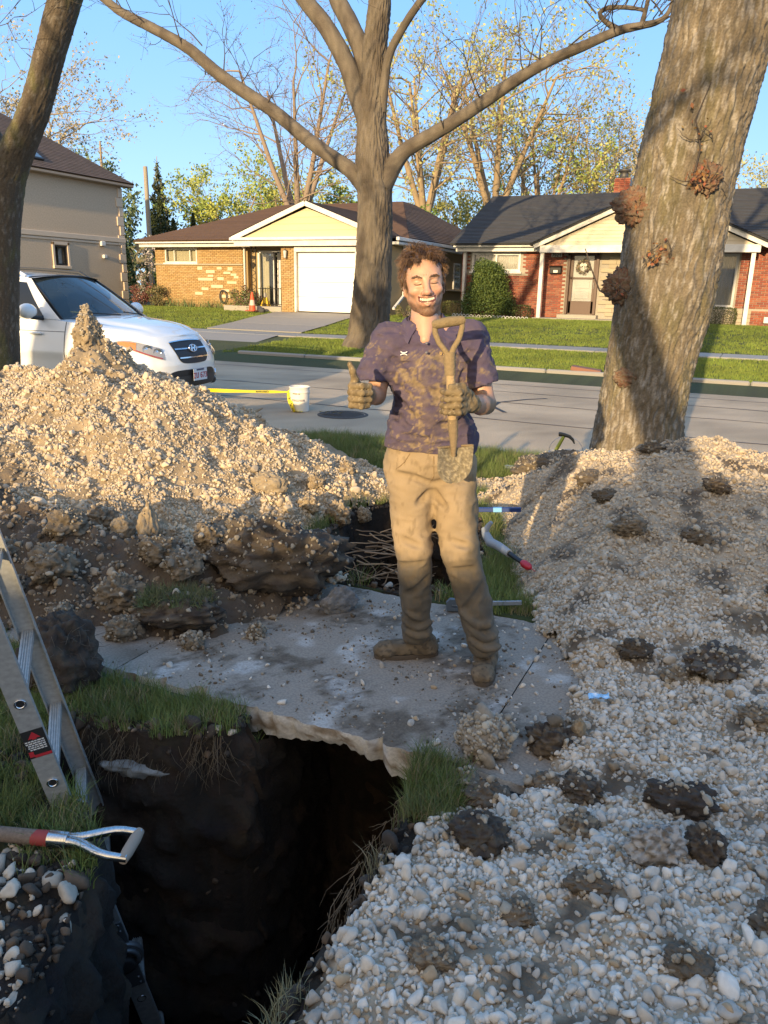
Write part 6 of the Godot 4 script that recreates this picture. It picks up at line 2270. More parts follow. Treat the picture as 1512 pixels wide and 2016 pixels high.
# ---------------------------------------------------------------- lettering
func lettering(text: String, height: float, depth: float, bold := false, family := "Droid Sans") -> Mesh:
	var f := SystemFont.new()
	f.font_names = PackedStringArray([family])
	if bold:
		f.font_weight = 700
	var t := TextMesh.new()
	t.font = f
	t.text = text
	t.font_size = 48
	t.pixel_size = height / 35.0
	t.depth = depth
	t.curve_step = 2.0
	return t

# ---------------------------------------------------------------- the parked car
# local axes: +x forward, +z towards the near kerb; the front bumper is at x = 0
const PLAN := [[0.0, 0.0], [0.012, 0.22], [0.045, 0.43], [0.11, 0.61], [0.23, 0.765], [0.44, 0.875], [0.78, 0.93], [1.25, 0.948], [1.9, 0.95], [2.7, 0.95], [3.6, 0.94], [4.15, 0.9], [4.45, 0.8], [4.6, 0.58], [4.65, 0.28], [4.66, 0.0]]

func car_plan(a: float) -> Vector2:
	var k := clampi(int(a), 0, PLAN.size() - 2)
	var f := a - k
	var g := func(j: int) -> Vector2:
		if j < 0: return Vector2(PLAN[1][0], -PLAN[1][1])
		if j >= PLAN.size(): return Vector2(PLAN[-2][0], -PLAN[-2][1])
		return Vector2(PLAN[j][0], PLAN[j][1])
	return g.call(k).cubic_interpolate(g.call(k + 1), g.call(k - 1), g.call(k + 2), f)

func car_skin(a: float, y: float, off := 0.0) -> Vector3:
	var p := car_plan(a)
	var e := (car_plan(minf(a + 0.02, 15.0)) - car_plan(maxf(a - 0.02, 0.0))).normalized()
	var out := Vector2(-e.y, e.x)  # towards the front and the near side
	var side := 0.10 * pow(maxf(0.0, (y - 0.74) / 0.38), 1.7) + 0.07 * pow(maxf(0.0, (0.46 - y) / 0.24), 2.0)
	side -= 0.012 * exp(-pow((y - 0.70) / 0.06, 2.0))
	var wf := 1.0 - sm(0.25, 0.9, p.x)
	side += wf * 0.17 * pow(maxf(0.0, (y - 0.56) / 0.36), 1.5)
	p += out * (off - side)
	return Vector3(-p.x, y, p.y)

func car_top(a: float) -> float:
	var d := car_plan(a).x
	var k := [[0.0, 0.905], [0.12, 0.92], [0.3, 0.955], [0.6, 1.0], [1.2, 1.075], [1.5, 1.10], [2.6, 1.12], [3.7, 1.18], [4.4, 1.16], [4.66, 1.05]]
	for q in k.size() - 1:
		if d <= k[q + 1][0]:
			return lerpf(k[q][1], k[q + 1][1], (d - k[q][0]) / (k[q + 1][0] - k[q][0]))
	return 1.05

func car_patch(a0: float, a1: float, lo: Callable, hi: Callable, off: float, nu: int, nv: int, flip := 1.0) -> MB:
	var mb := MB.new()
	var pts := PackedVector3Array()
	for v in nv + 1:
		for u in nu + 1:
			var f := float(u) / nu
			var a := lerpf(a0, a1, f)
			var y: float = lerpf(lo.call(f), hi.call(f), float(v) / nv)
			var p := car_skin(absf(a), y, off)
			if a < 0.0: p.z = -p.z
			p.z *= flip
			pts.append(p)
	mb.sheet(pts, nv + 1, nu + 1, false, PackedColorArray(), flip < 0.0)
	return mb

func build_car() -> void:
	var o := thing("parked_car", "white sport utility vehicle parked at the near kerb, facing right", "car", st(-7.42, 9.25, -0.095), 0.08)
	o.scale = Vector3.ONE * 1.12
	var paint := mat("car_white", Color(0.76, 0.75, 0.72), 0.28)
	paint.clearcoat_enabled = true
	paint.clearcoat = 1.0
	paint.clearcoat_roughness = 0.05
	var black := mat("car_black", Color(0.012, 0.012, 0.013), 0.5)
	var dull := mat("car_trim", Color(0.035, 0.036, 0.038), 0.65)
	var chrome := mat("chrome", Color(0.72, 0.72, 0.74), 0.12, 1.0)
	var tint := mat("car_glass_dark", Color(0.012, 0.014, 0.016), 0.04)
	# sides and ends, with the wheel openings left out
	var body := Node3D.new()
	body.name = "body"
	o.add_child(body)
	for flip in [1.0, -1.0]:
		var mb := MB.new()
		var na := 200
		var ny := 34
		var pts := PackedVector3Array()
		for v in ny + 1:
			for u in na + 1:
				var a := 15.0 * u / na
				var p := car_skin(a, lerpf(0.26, car_top(a), float(v) / ny))
				p.z *= flip
				pts.append(p)
		mb.sheet(pts, ny + 1, na + 1, false, PackedColorArray(), flip < 0.0)
		var keep := PackedInt32Array()
		for k in range(0, mb.i.size(), 3):
			var c := (mb.v[mb.i[k]] + mb.v[mb.i[k + 1]] + mb.v[mb.i[k + 2]]) / 3.0
			var inw := false
			for wx in [-0.95, -3.65]:
				if Vector2(c.x - wx, c.y - 0.36).length() < 0.41: inw = true
			if not inw:
				keep.append_array(PackedInt32Array([mb.i[k], mb.i[k + 1], mb.i[k + 2]]))
		mb.i = keep
		part("side_shell", mb, paint, body)
	# bonnet
	var hb := MB.new()
	var hp := PackedVector3Array()
	for u in 41:
		var a := 8.0 * pow(u / 40.0, 1.0)
		a = minf(a, 7.35)
		var e := car_skin(a, car_top(a))
		for v in 33:
			var w := v / 16.0 - 1.0
			var cr := (1.0 - pow(absf(w), 2.4))
			hp.append(Vector3(e.x, e.y + cr * 0.075 * sm(0.0, 0.5, -e.x) - 0.02 * exp(-pow((absf(w) - 0.72) / 0.09, 2.0)) * sm(0.2, 0.7, -e.x), e.z * w))
	hb.sheet(hp, 41, 33, false, PackedColorArray(), false)
	part("bonnet", hb, paint, o)
	# windscreen
	var ws := func(u: float, v: float) -> Vector3:  # u across -1..1, v up 0..1
		var b := Vector3(-1.10 - 0.30 * u * u, 1.115 - 0.02 * u * u, 0.80 * u)
		var t := Vector3(-1.93 - 0.14 * u * u, 1.635 - 0.03 * u * u, 0.60 * u)
		var p := b.lerp(t, v)
		return p + Vector3(0.35, 0.55, 0.0) * 0.08 * v * (1.0 - v)
	var gb := MB.new()
	var gp := PackedVector3Array()
	for v in 11:
		for u in 25:
			gp.append(ws.call(u / 12.0 - 1.0, v / 10.0))
	gb.sheet(gp, 11, 25)
	var wgl := mat("windscreen", Color(0.03, 0.04, 0.042), 0.02)
	wgl.transparency = BaseMaterial3D.TRANSPARENCY_ALPHA
	wgl.albedo_color.a = 0.6
	part("windscreen", gb, wgl, o)
	# dark edging of the windscreen, pillars and roof
	var eb := MB.new()
	for s in [-1.0, 1.0]:
		var path := PackedVector3Array()
		for k in 9:
			path.append(ws.call(s * 1.0, k / 8.0) + Vector3(0, 0.004, 0))
		eb.tube(path, PackedFloat32Array([0.016, 0.016, 0.016, 0.016, 0.016, 0.016, 0.016, 0.016, 0.016]), 6)
	var pb2 := PackedVector3Array()
	var pt2 := PackedVector3Array()
	var r17 := PackedFloat32Array()
	for k in 17:
		pb2.append(ws.call(k / 8.0 - 1.0, 0.0))
		pt2.append(ws.call(k / 8.0 - 1.0, 1.0))
		r17.append(0.018)
	eb.tube(pb2, r17, 6)
	eb.tube(pt2, r17, 6)
	part("windscreen_seal", eb, black, o)
	var wp := MB.new()
	for q in [[-0.55, -0.05], [0.1, 0.62]]:
		var a: Vector3 = ws.call(q[0], 0.02) + Vector3(0.03, 0.03, 0)
		var b: Vector3 = ws.call(q[1], 0.08) + Vector3(0.03, 0.03, 0)
		wp.rod(a, b, 0.009, 6)
	part("wiper", wp, black, o)
	var cw := MB.new()
	var cp := PackedVector3Array()
	for v in 2:
		for k in 17:
			cp.append(ws.call(k / 8.0 - 1.0, 0.0) + (Vector3(0.10, 0.0, 0.0) if v == 0 else Vector3(-0.02, 0.004, 0)))
	cw.sheet(cp, 2, 17)
	part("cowl", cw, black, o)
	# greenhouse sides: belt line to roof line
	var belt := func(d: float) -> Vector3:
		return Vector3(-d, 1.10 + 0.03 * (d - 1.4), 0.865 - 0.02 * maxf(0.0, d - 3.2))
	var eave := func(d: float) -> Vector3:
		var y := 1.60 + 0.075 * sin(clampf((d - 2.0) / 2.2, 0.0, 1.0) * PI * 0.62) - 0.05 * maxf(0.0, d - 3.9)
		return Vector3(-d, y, 0.615 + 0.02 * sin(clampf((d - 2.0) / 2.2, 0.0, 1.0) * PI))
	# each row leans from a station on the belt to one on the roof line
	var rows := [[1.38, 2.03], [1.5, 2.07], [1.62, 2.12], [2.0, 2.3], [2.52, 2.56], [2.62, 2.64], [3.0, 3.0], [3.42, 3.4], [3.52, 3.5], [4.0, 3.9], [4.3, 4.1], [4.58, 4.25]]
	for flip in [1.0, -1.0]:
		var sb := MB.new()
		var sp := PackedVector3Array()
		for v in 7:
			for r in rows:
				var a: Vector3 = belt.call(r[0])
				var b: Vector3 = eave.call(r[1])
				var f := v / 6.0
				var p := a.lerp(b, f) + Vector3(0, 0, 0.05 * f * (1.0 - f) * 2.0)
				p.z *= flip
				sp.append(p)
		sb.sheet(sp, 7, rows.size(), false, PackedColorArray(), flip > 0.0)
		part("pillar_frame", sb, paint, o)
		for g in [[2, 4, 1.0], [5, 7, 0.93], [8, 10, 0.85]]:
			var wb := MB.new()
			var wq := PackedVector3Array()
			for v in 6:
				for k in range(g[0], g[1] + 1):
					var a: Vector3 = belt.call(rows[k][0])
					var b: Vector3 = eave.call(rows[k][1])
					var f := lerpf(0.05, 0.88 * g[2], v / 5.0)
					var p := a.lerp(b, f) + Vector3(0, 0, 0.05 * f * (1.0 - f) * 2.0 + 0.007)
					p.z *= flip
					wq.append(p)
			wb.sheet(wq, 6, g[1] - g[0] + 1, false, PackedColorArray(), flip > 0.0)
			part("side_window", wb, tint, o)
		# roof rail
		var rr := MB.new()
		var rp := PackedVector3Array()
		var rads := PackedFloat32Array()
		for k in 13:
			var d := lerpf(2.15, 3.95, k / 12.0)
			var p: Vector3 = eave.call(d)
			p += Vector3(0, 0.075 * (1.0 if k > 0 and k < 12 else 0.2), -0.04)
			p.z *= flip
			rp.append(p)
			rads.append(0.022)
		rr.tube(rp, rads, 8)
		part("roof_rail", rr, paint if flip > 0.0 else dull, o)
		# sill moulding and seams
		part("sill_trim", car_patch(6.2, 10.2, func(_f): return 0.25, func(_f): return 0.36, 0.008, 30, 3, flip), dull, o)
		for seam in [7.05, 8.95]:
			part("door_seam", car_patch(seam, seam + 0.02, func(_f): return 0.3, func(_f): return 1.08, 0.0015, 1, 24, flip), black, o)
		part("door_seam", car_patch(7.05, 10.4, func(_f): return 0.955, func(_f): return 0.962, 0.0015, 40, 1, flip), dull, o)
		part("bumper_seam", car_patch(4.2, 5.45, func(f): return 0.60 + 0.0 * f, func(f): return 0.605, 0.0015, 16, 1, flip), dull, o)
		for d in [7.75, 9.4]:
			var dh := MB.new()
			var q := car_skin(d, 0.93, 0.03)
			q.z *= flip
			dh.box(q, Vector3(0.2, 0.035, 0.03), Basis.IDENTITY, 0.012)
			part("door_handle", dh, paint, o)
		# wing mirror
		var mm := Node3D.new()
		mm.name = "wing_mirror"
		o.add_child(mm, true)
		var mb2 := MB.new()
		var ml := lump(3, 0.05, 0.5, Color(1, 1, 1), Color(1, 1, 1), 18, 24, Vector3(0.085, 0.095, 0.14))
		for k in ml.v.size():
			var q := ml.v[k]
			if q.x < -0.03: q.x = -0.03
			ml.v[k] = q + Vector3(-1.72, 1.20, 1.05 * flip)
		part("shell", ml, paint, mm)
		mb2.bar(Vector3(-1.66, 1.11, 0.86 * flip), Vector3(-1.70, 1.13, 1.03 * flip), 0.07, 0.05, 0.015)
		part("arm", mb2, black, mm)
	# roof
	var rb := MB.new()
	var rpts := PackedVector3Array()
	for k in 21:
		var d := lerpf(1.98, 4.25, k / 20.0)
		var e: Vector3 = eave.call(maxf(d, 2.03))
		for v in 17:
			var w := v / 8.0 - 1.0
			var dd := d - (0.06 * (1.0 - w * w) if k == 0 else 0.0)
			rpts.append(Vector3(-dd, e.y + 0.045 * (1.0 - pow(absf(w), 2.2)), e.z * w))
	rb.sheet(rpts, 21, 17, false, PackedColorArray(), false)
	part("roof", rb, paint, o)
	var tb := MB.new()
	var tp := PackedVector3Array()
	for v in 6:
		for u in 13:
			var w := u / 6.0 - 1.0
			var lo := Vector3(-4.62, 1.16, 0.80 * w)
			var hi := Vector3(-4.22, 1.62 + 0.04 * (1.0 - w * w), 0.61 * w)
			tp.append(lo.lerp(hi, v / 5.0) + Vector3(-0.08 * (1.0 - w * w) * (1.0 - v / 5.0), 0, 0))
	tb.sheet(tp, 6, 13, false, PackedColorArray(), true)
	part("rear_window", tb, tint, o)
	# cabin
	var ib := MB.new()
	ib.box(Vector3(-2.9, 0.55, 0), Vector3(3.2, 0.5, 1.6), Basis.IDENTITY, 0.05)
	ib.box(Vector3(-1.55, 0.98, 0), Vector3(0.55, 0.22, 1.5), Basis.IDENTITY, 0.06)
	part("cabin", ib, mat("cabin_grey", Color(0.045, 0.043, 0.04), 0.9), o)
	for z in [-0.4, 0.4]:
		var sb := MB.new()
		sb.box(Vector3(-2.6, 1.05, z), Vector3(0.2, 0.75, 0.5), Basis(Vector3.BACK, 0.2), 0.08)
		sb.box(Vector3(-2.68, 1.5, z), Vector3(0.12, 0.2, 0.26), Basis(Vector3.BACK, 0.1), 0.05)
		part("seat", sb, mat("seat_grey", Color(0.12, 0.115, 0.105), 0.95), o)
	var sw := MB.new()
	var ring := PackedVector3Array()
	var rr2 := PackedFloat32Array()
	var wb2 := Basis(Vector3.BACK, 0.45)
	for k in 25:
		ring.append(Vector3(-1.95, 1.08, -0.38) + wb2 * Vector3(0, cos(TAU * k / 24.0) * 0.19, sin(TAU * k / 24.0) * 0.19))
		rr2.append(0.016)
	sw.tube(ring, rr2, 8)
	sw.bar(Vector3(-1.75, 1.0, -0.38), Vector3(-1.94, 1.08, -0.38), 0.1, 0.08, 0.02)
	part("steering_wheel", sw, black, o)
	var mi := MB.new()
	mi.box(Vector3(-2.02, 1.52, 0), Vector3(0.04, 0.07, 0.24), Basis.IDENTITY, 0.015)
	part("rear_view_mirror", mi, black, o)
	# grille
	var gr := Node3D.new()
	gr.name = "grille"
	o.add_child(gr)
	var glo := func(f: float) -> float: return 0.575 + 0.02 * pow(absf(f * 2.0 - 1.0), 2.0) + 0.24 * pow(absf(f * 2.0 - 1.0), 9.0)
	part("grille_back", car_patch(-1.72, 1.72, glo, func(f): return 0.865 - 0.025 * pow(absf(f * 2.0 - 1.0), 2.0), 0.006, 40, 8), black, gr)
	for q in [[0.765, 1.58, 0.016], [0.655, 1.42, 0.016], [0.868, 1.78, 0.012]]:
		var bar_y: float = q[0]
		var hw: float = q[2]
		part("chrome_bar", car_patch(-q[1], q[1], func(f): return bar_y - hw * 0.5 - 0.02 * pow(absf(f * 2.0 - 1.0), 2.0) * (1.0 if bar_y > 0.8 else 0.0), func(f): return bar_y + hw * 0.5 - 0.02 * pow(absf(f * 2.0 - 1.0), 2.0) * (1.0 if bar_y > 0.8 else 0.0), 0.022, 30, 2), chrome, gr)
	# oval badge with a slanted letter
	var bc := car_skin(0.0, 0.765, 0.035)
	var bn := Basis(Vector3.UP, PI / 2.0) * Basis(Vector3.RIGHT, -0.28)
	var bd := Node3D.new()
	bd.name = "badge"
	gr.add_child(bd)
	var ob := MB.new()
	var el := PackedVector3Array()
	var er := PackedFloat32Array()
	for k in 29:
		el.append(bc + bn * Vector3(cos(TAU * k / 28.0) * 0.082, sin(TAU * k / 28.0) * 0.045, 0))
		er.append(0.007)
	ob.tube(el, er, 6)
	part("ring", ob, chrome, bd)
	var lb := MB.new()
	for s in [-1.0, 1.0]:
		lb.prism(PackedVector2Array([Vector2(s * 0.03 - 0.022, -0.036), Vector2(s * 0.03 - 0.002, -0.036), Vector2(s * 0.03 + 0.022, 0.036), Vector2(s * 0.03 + 0.002, 0.036)]), -0.003, 0.006, Transform3D(bn, bc))
	lb.prism(PackedVector2Array([Vector2(-0.03, -0.014), Vector2(0.03, -0.002), Vector2(0.03, 0.014), Vector2(-0.03, 0.002)]), -0.003, 0.006, Transform3D(bn, bc))
	part("letter", lb, chrome, bd)
	# lower intake, dark bumper insert and plate
	var ilo := func(f: float) -> float: return 0.27
	var ihi := func(f: float) -> float: return 0.50 - 0.23 * pow(absf(f * 2.0 - 1.0), 7.0)
	part("lower_intake", car_patch(-3.0, 3.0, ilo, ihi, 0.004, 50, 6), black, o)
	part("bumper_insert", car_patch(-2.75, 2.75, func(_f): return 0.30, func(f): return 0.425 - 0.1 * pow(absf(f * 2.0 - 1.0), 7.0), 0.014, 40, 4), dull, o)
	var pl := Node3D.new()
	pl.name = "number_plate"
	o.add_child(pl)
	var plb := MB.new()
	var pc := car_skin(0.0, 0.43, 0.05) + Vector3(0, 0, -0.02)
	var pbasis := Basis(Vector3.UP, PI / 2.0)
	plb.box(pc, Vector3(0.305, 0.152, 0.004), pbasis, 0.001)
	part("plate", plb, mat("plate_white", Color(0.62, 0.64, 0.66), 0.5), pl)
	var ptx := part("characters", lettering("ZU 673", 0.072, 0.002, true), mat("plate_red", Color(0.35, 0.05, 0.06), 0.6), pl)
	ptx.transform = Transform3D(pbasis, pc + Vector3(0.004, -0.012, 0))
	var pst := MB.new()
	pst.box(pc + Vector3(0.003, 0.062, 0), Vector3(0.17, 0.022, 0.003), pbasis)
	part("state_band", pst, mat("plate_blue", Color(0.06, 0.07, 0.12), 0.6), pl)
	# skid panel and underside
	var ub := MB.new()
	ub.box(Vector3(-2.3, 0.28, 0), Vector3(4.2, 0.1, 1.6), Basis.IDENTITY, 0.03)
	part("underbody", ub, black, o)
	for flip in [1.0, -1.0]:
		# headlight: dark housing, amber outer lens, two bowls, clear cover
		var h := Node3D.new()
		h.name = "headlight"
		o.add_child(h, true)
		var hlo := func(f: float) -> float: return lerpf(0.64, 0.835, pow(f, 1.25))
		var hhi := func(f: float) -> float: return lerpf(0.775, 0.90, pow(f, 0.85)) - 0.045 * pow(f, 12.0)
		part("housing", car_patch(2.55, 5.55, hlo, hhi, 0.004, 30, 8, flip), mat("lamp_housing", Color(0.30, 0.29, 0.285), 0.2), h)
		part("amber_lens", car_patch(4.45, 5.4, func(f): return hlo.call(0.633 + 0.317 * f) + 0.012, func(f): return hhi.call(0.633 + 0.317 * f) - 0.012, 0.010, 14, 6, flip), mat("amber", Color(0.62, 0.20, 0.02), 0.12), h)
		part("amber_lens", car_patch(2.75, 4.6, func(f): return hlo.call(0.07 + 0.6 * f) + 0.004, func(f): return hlo.call(0.07 + 0.6 * f) + 0.024, 0.010, 14, 2, flip), mat("red_strip", Color(0.30, 0.045, 0.025), 0.2), h)
		for q in [[3.05, 0.055], [3.75, 0.06]]:
			var f: float = (q[0] - 2.55) / 3.0
			var c := car_skin(q[0], (hlo.call(f) + hhi.call(f)) * 0.5 + 0.005, 0.0)
			c.z *= flip
			var bo := MB.new()
			var dir := Vector3(0.85, 0.05, 0.5 * flip).normalized()
			var x := Vector3.UP.cross(dir).normalized()
			var bas := Basis(x, dir, x.cross(dir))
			bo.lathe(PackedVector2Array([Vector2(q[1], 0.012), Vector2(q[1] * 0.8, -0.002), Vector2(q[1] * 0.4, -0.004), Vector2(0.0, 0.006)]), 20, Transform3D(bas, c))
			part("reflector", bo, chrome, h)
		var cg := mat("lamp_cover", Color(0.5, 0.5, 0.5), 0.03)
		cg.transparency = BaseMaterial3D.TRANSPARENCY_ALPHA
		cg.albedo_color.a = 0.06
		part("cover", car_patch(2.55, 5.55, hlo, hhi, 0.03, 30, 8, flip), cg, h)
		# fog lamp
		var fo := MB.new()
		var fc := car_skin(3.55, 0.385, 0.004)
		fc.z *= flip
		var fd := Vector3(0.8, 0, 0.6 * flip)
		var fx := Vector3.UP.cross(fd).normalized()
		fo.lathe(PackedVector2Array([Vector2(0.06, 0.0), Vector2(0.06, 0.012), Vector2(0.05, 0.014), Vector2(0.03, 0.004), Vector2(0.0, 0.002)]), 20, Transform3D(Basis(fx, fd, fx.cross(fd)), fc))
		part("fog_lamp", fo, chrome, o)
		# wheels and arches
		for wx in [-0.95, -3.65]:
			var wh := Node3D.new()
			wh.name = "wheel"
			o.add_child(wh, true)
			wh.position = Vector3(wx, 0.36, 0.80 * flip)
			var xf := Transform3D(Basis(Vector3.RIGHT, PI / 2.0 * flip), Vector3.ZERO)
			var ty := MB.new()
			ty.lathe(PackedVector2Array([Vector2(0.22, -0.1), Vector2(0.33, -0.11), Vector2(0.36, -0.085), Vector2(0.362, 0.0), Vector2(0.36, 0.085), Vector2(0.33, 0.11), Vector2(0.23, 0.10)]), 40, xf)
			part("tyre", ty, mat("rubber", Color(0.018, 0.018, 0.018), 0.85), wh)
			var rm := MB.new()
			rm.lathe(PackedVector2Array([Vector2(0.235, 0.10), Vector2(0.22, 0.085), Vector2(0.21, 0.05), Vector2(0.06, 0.07), Vector2(0.0, 0.075)]), 40, xf)
			for k in 5:
				var a := TAU * k / 5.0
				rm.bar(xf * Vector3(cos(a) * 0.05, 0.085, sin(a) * 0.05), xf * Vector3(cos(a) * 0.21, 0.085, sin(a) * 0.21), 0.05, 0.03, 0.01)
			part("rim", rm, mat("alloy", Color(0.45, 0.45, 0.46), 0.3, 0.9), wh)
			var ab := MB.new()
			var ap := PackedVector3Array()
			var ar := PackedFloat32Array()
			for k in 25:
				var a := lerpf(-0.15, PI + 0.15, k / 24.0)
				ap.append(Vector3(wx + cos(a) * 0.415, 0.36 + sin(a) * 0.415, 0.925 * flip))
				ar.append(0.03)
			ab.tube(ap, ar, 6)
			part("arch_trim", ab, dull, o)
			var lin_ := MB.new()
			lin_.lathe(PackedVector2Array([Vector2(0.0, -0.2), Vector2(0.43, -0.2), Vector2(0.43, 0.1)]), 30, Transform3D(Basis(Vector3.RIGHT, PI / 2.0 * flip), Vector3(wx, 0.36, 0.8 * flip)))
			part("arch_liner", lin_, black, o)

# ---------------------------------------------------------------- plants by the houses
func shrub(called: String, label: String, s: float, t: float, y: float, size: Vector3, cols: Array, count: int, leaf: float, clumps: int, pointed := 0.0, group := "") -> Node3D:
	var o := thing(called, label, "shrub", st(s, t, y), 0.0, group)
	var tb := MB.new()
	tb.col = Color(0.10, 0.075, 0.05)
	for k in 5:
		var a := TAU * k / 5.0
		tb.tube(PackedVector3Array([Vector3(0, -0.02, 0), Vector3(cos(a) * size.x * 0.2, size.y * 0.45, sin(a) * size.z * 0.2)]), PackedFloat32Array([0.03, 0.012]), 5)
	part("stem", tb, M.farbark, o)
	var cl := []
	for k in clumps:
		var f := rng.randf()
		var w := 1.0 - pointed * f
		var a := rng.randf() * TAU
		cl.append([Vector3(cos(a) * size.x * 0.36 * w, size.y * (0.12 + 0.76 * f), sin(a) * size.z * 0.36 * w), rng.randf_range(0.14, 0.24) * size.x * (0.6 + 0.4 * w)])
	tag(part("crown", foliage(count, leaf, cols, func():
		var c: Array = cl[rng.randi() % clumps]
		var p: Vector3 = c[0] + Vector3(rng.randfn(), rng.randfn(), rng.randfn()).normalized() * c[1] * pow(rng.randf(), 0.35)
		p.y = maxf(p.y, 0.02)
		return p), leafmat(), o), "", "", "", "stuff")
	return o

func hedge(label: String, s: float, t: float, y: float, size: Vector3, cols: Array) -> void:
	var o := thing("clipped_hedge", label, "hedge", st(s, t, y), 0.0, "clipped hedges by the red house")
	var tb := MB.new()
	tb.col = Color(0.10, 0.075, 0.05)
	for k in 4:
		tb.tube(PackedVector3Array([Vector3((k - 1.5) * size.x * 0.22, -0.02, 0), Vector3((k - 1.5) * size.x * 0.24, size.y * 0.6, 0)]), PackedFloat32Array([0.02, 0.012]), 5)
	part("stem", tb, M.farbark, o)
	tag(part("crown", foliage(int(size.x * size.y * 4200), 0.022, cols, func():
		var p := Vector3(rng.randf_range(-1, 1), rng.randf_range(-1, 1), rng.randf_range(-1, 1))
		var m := maxf(absf(p.x), maxf(absf(p.y), absf(p.z)))
		p = p / m * rng.randf_range(0.86, 1.0)
		p = p.normalized() * lerpf(p.length(), 1.0, 0.35)
		return Vector3(p.x * size.x * 0.5, size.y * 0.52 + p.y * size.y * 0.48, p.z * size.z * 0.5) + Vector3(rng.randfn(), rng.randfn(), rng.randfn()) * 0.012), leafmat(), o), "", "", "", "stuff")

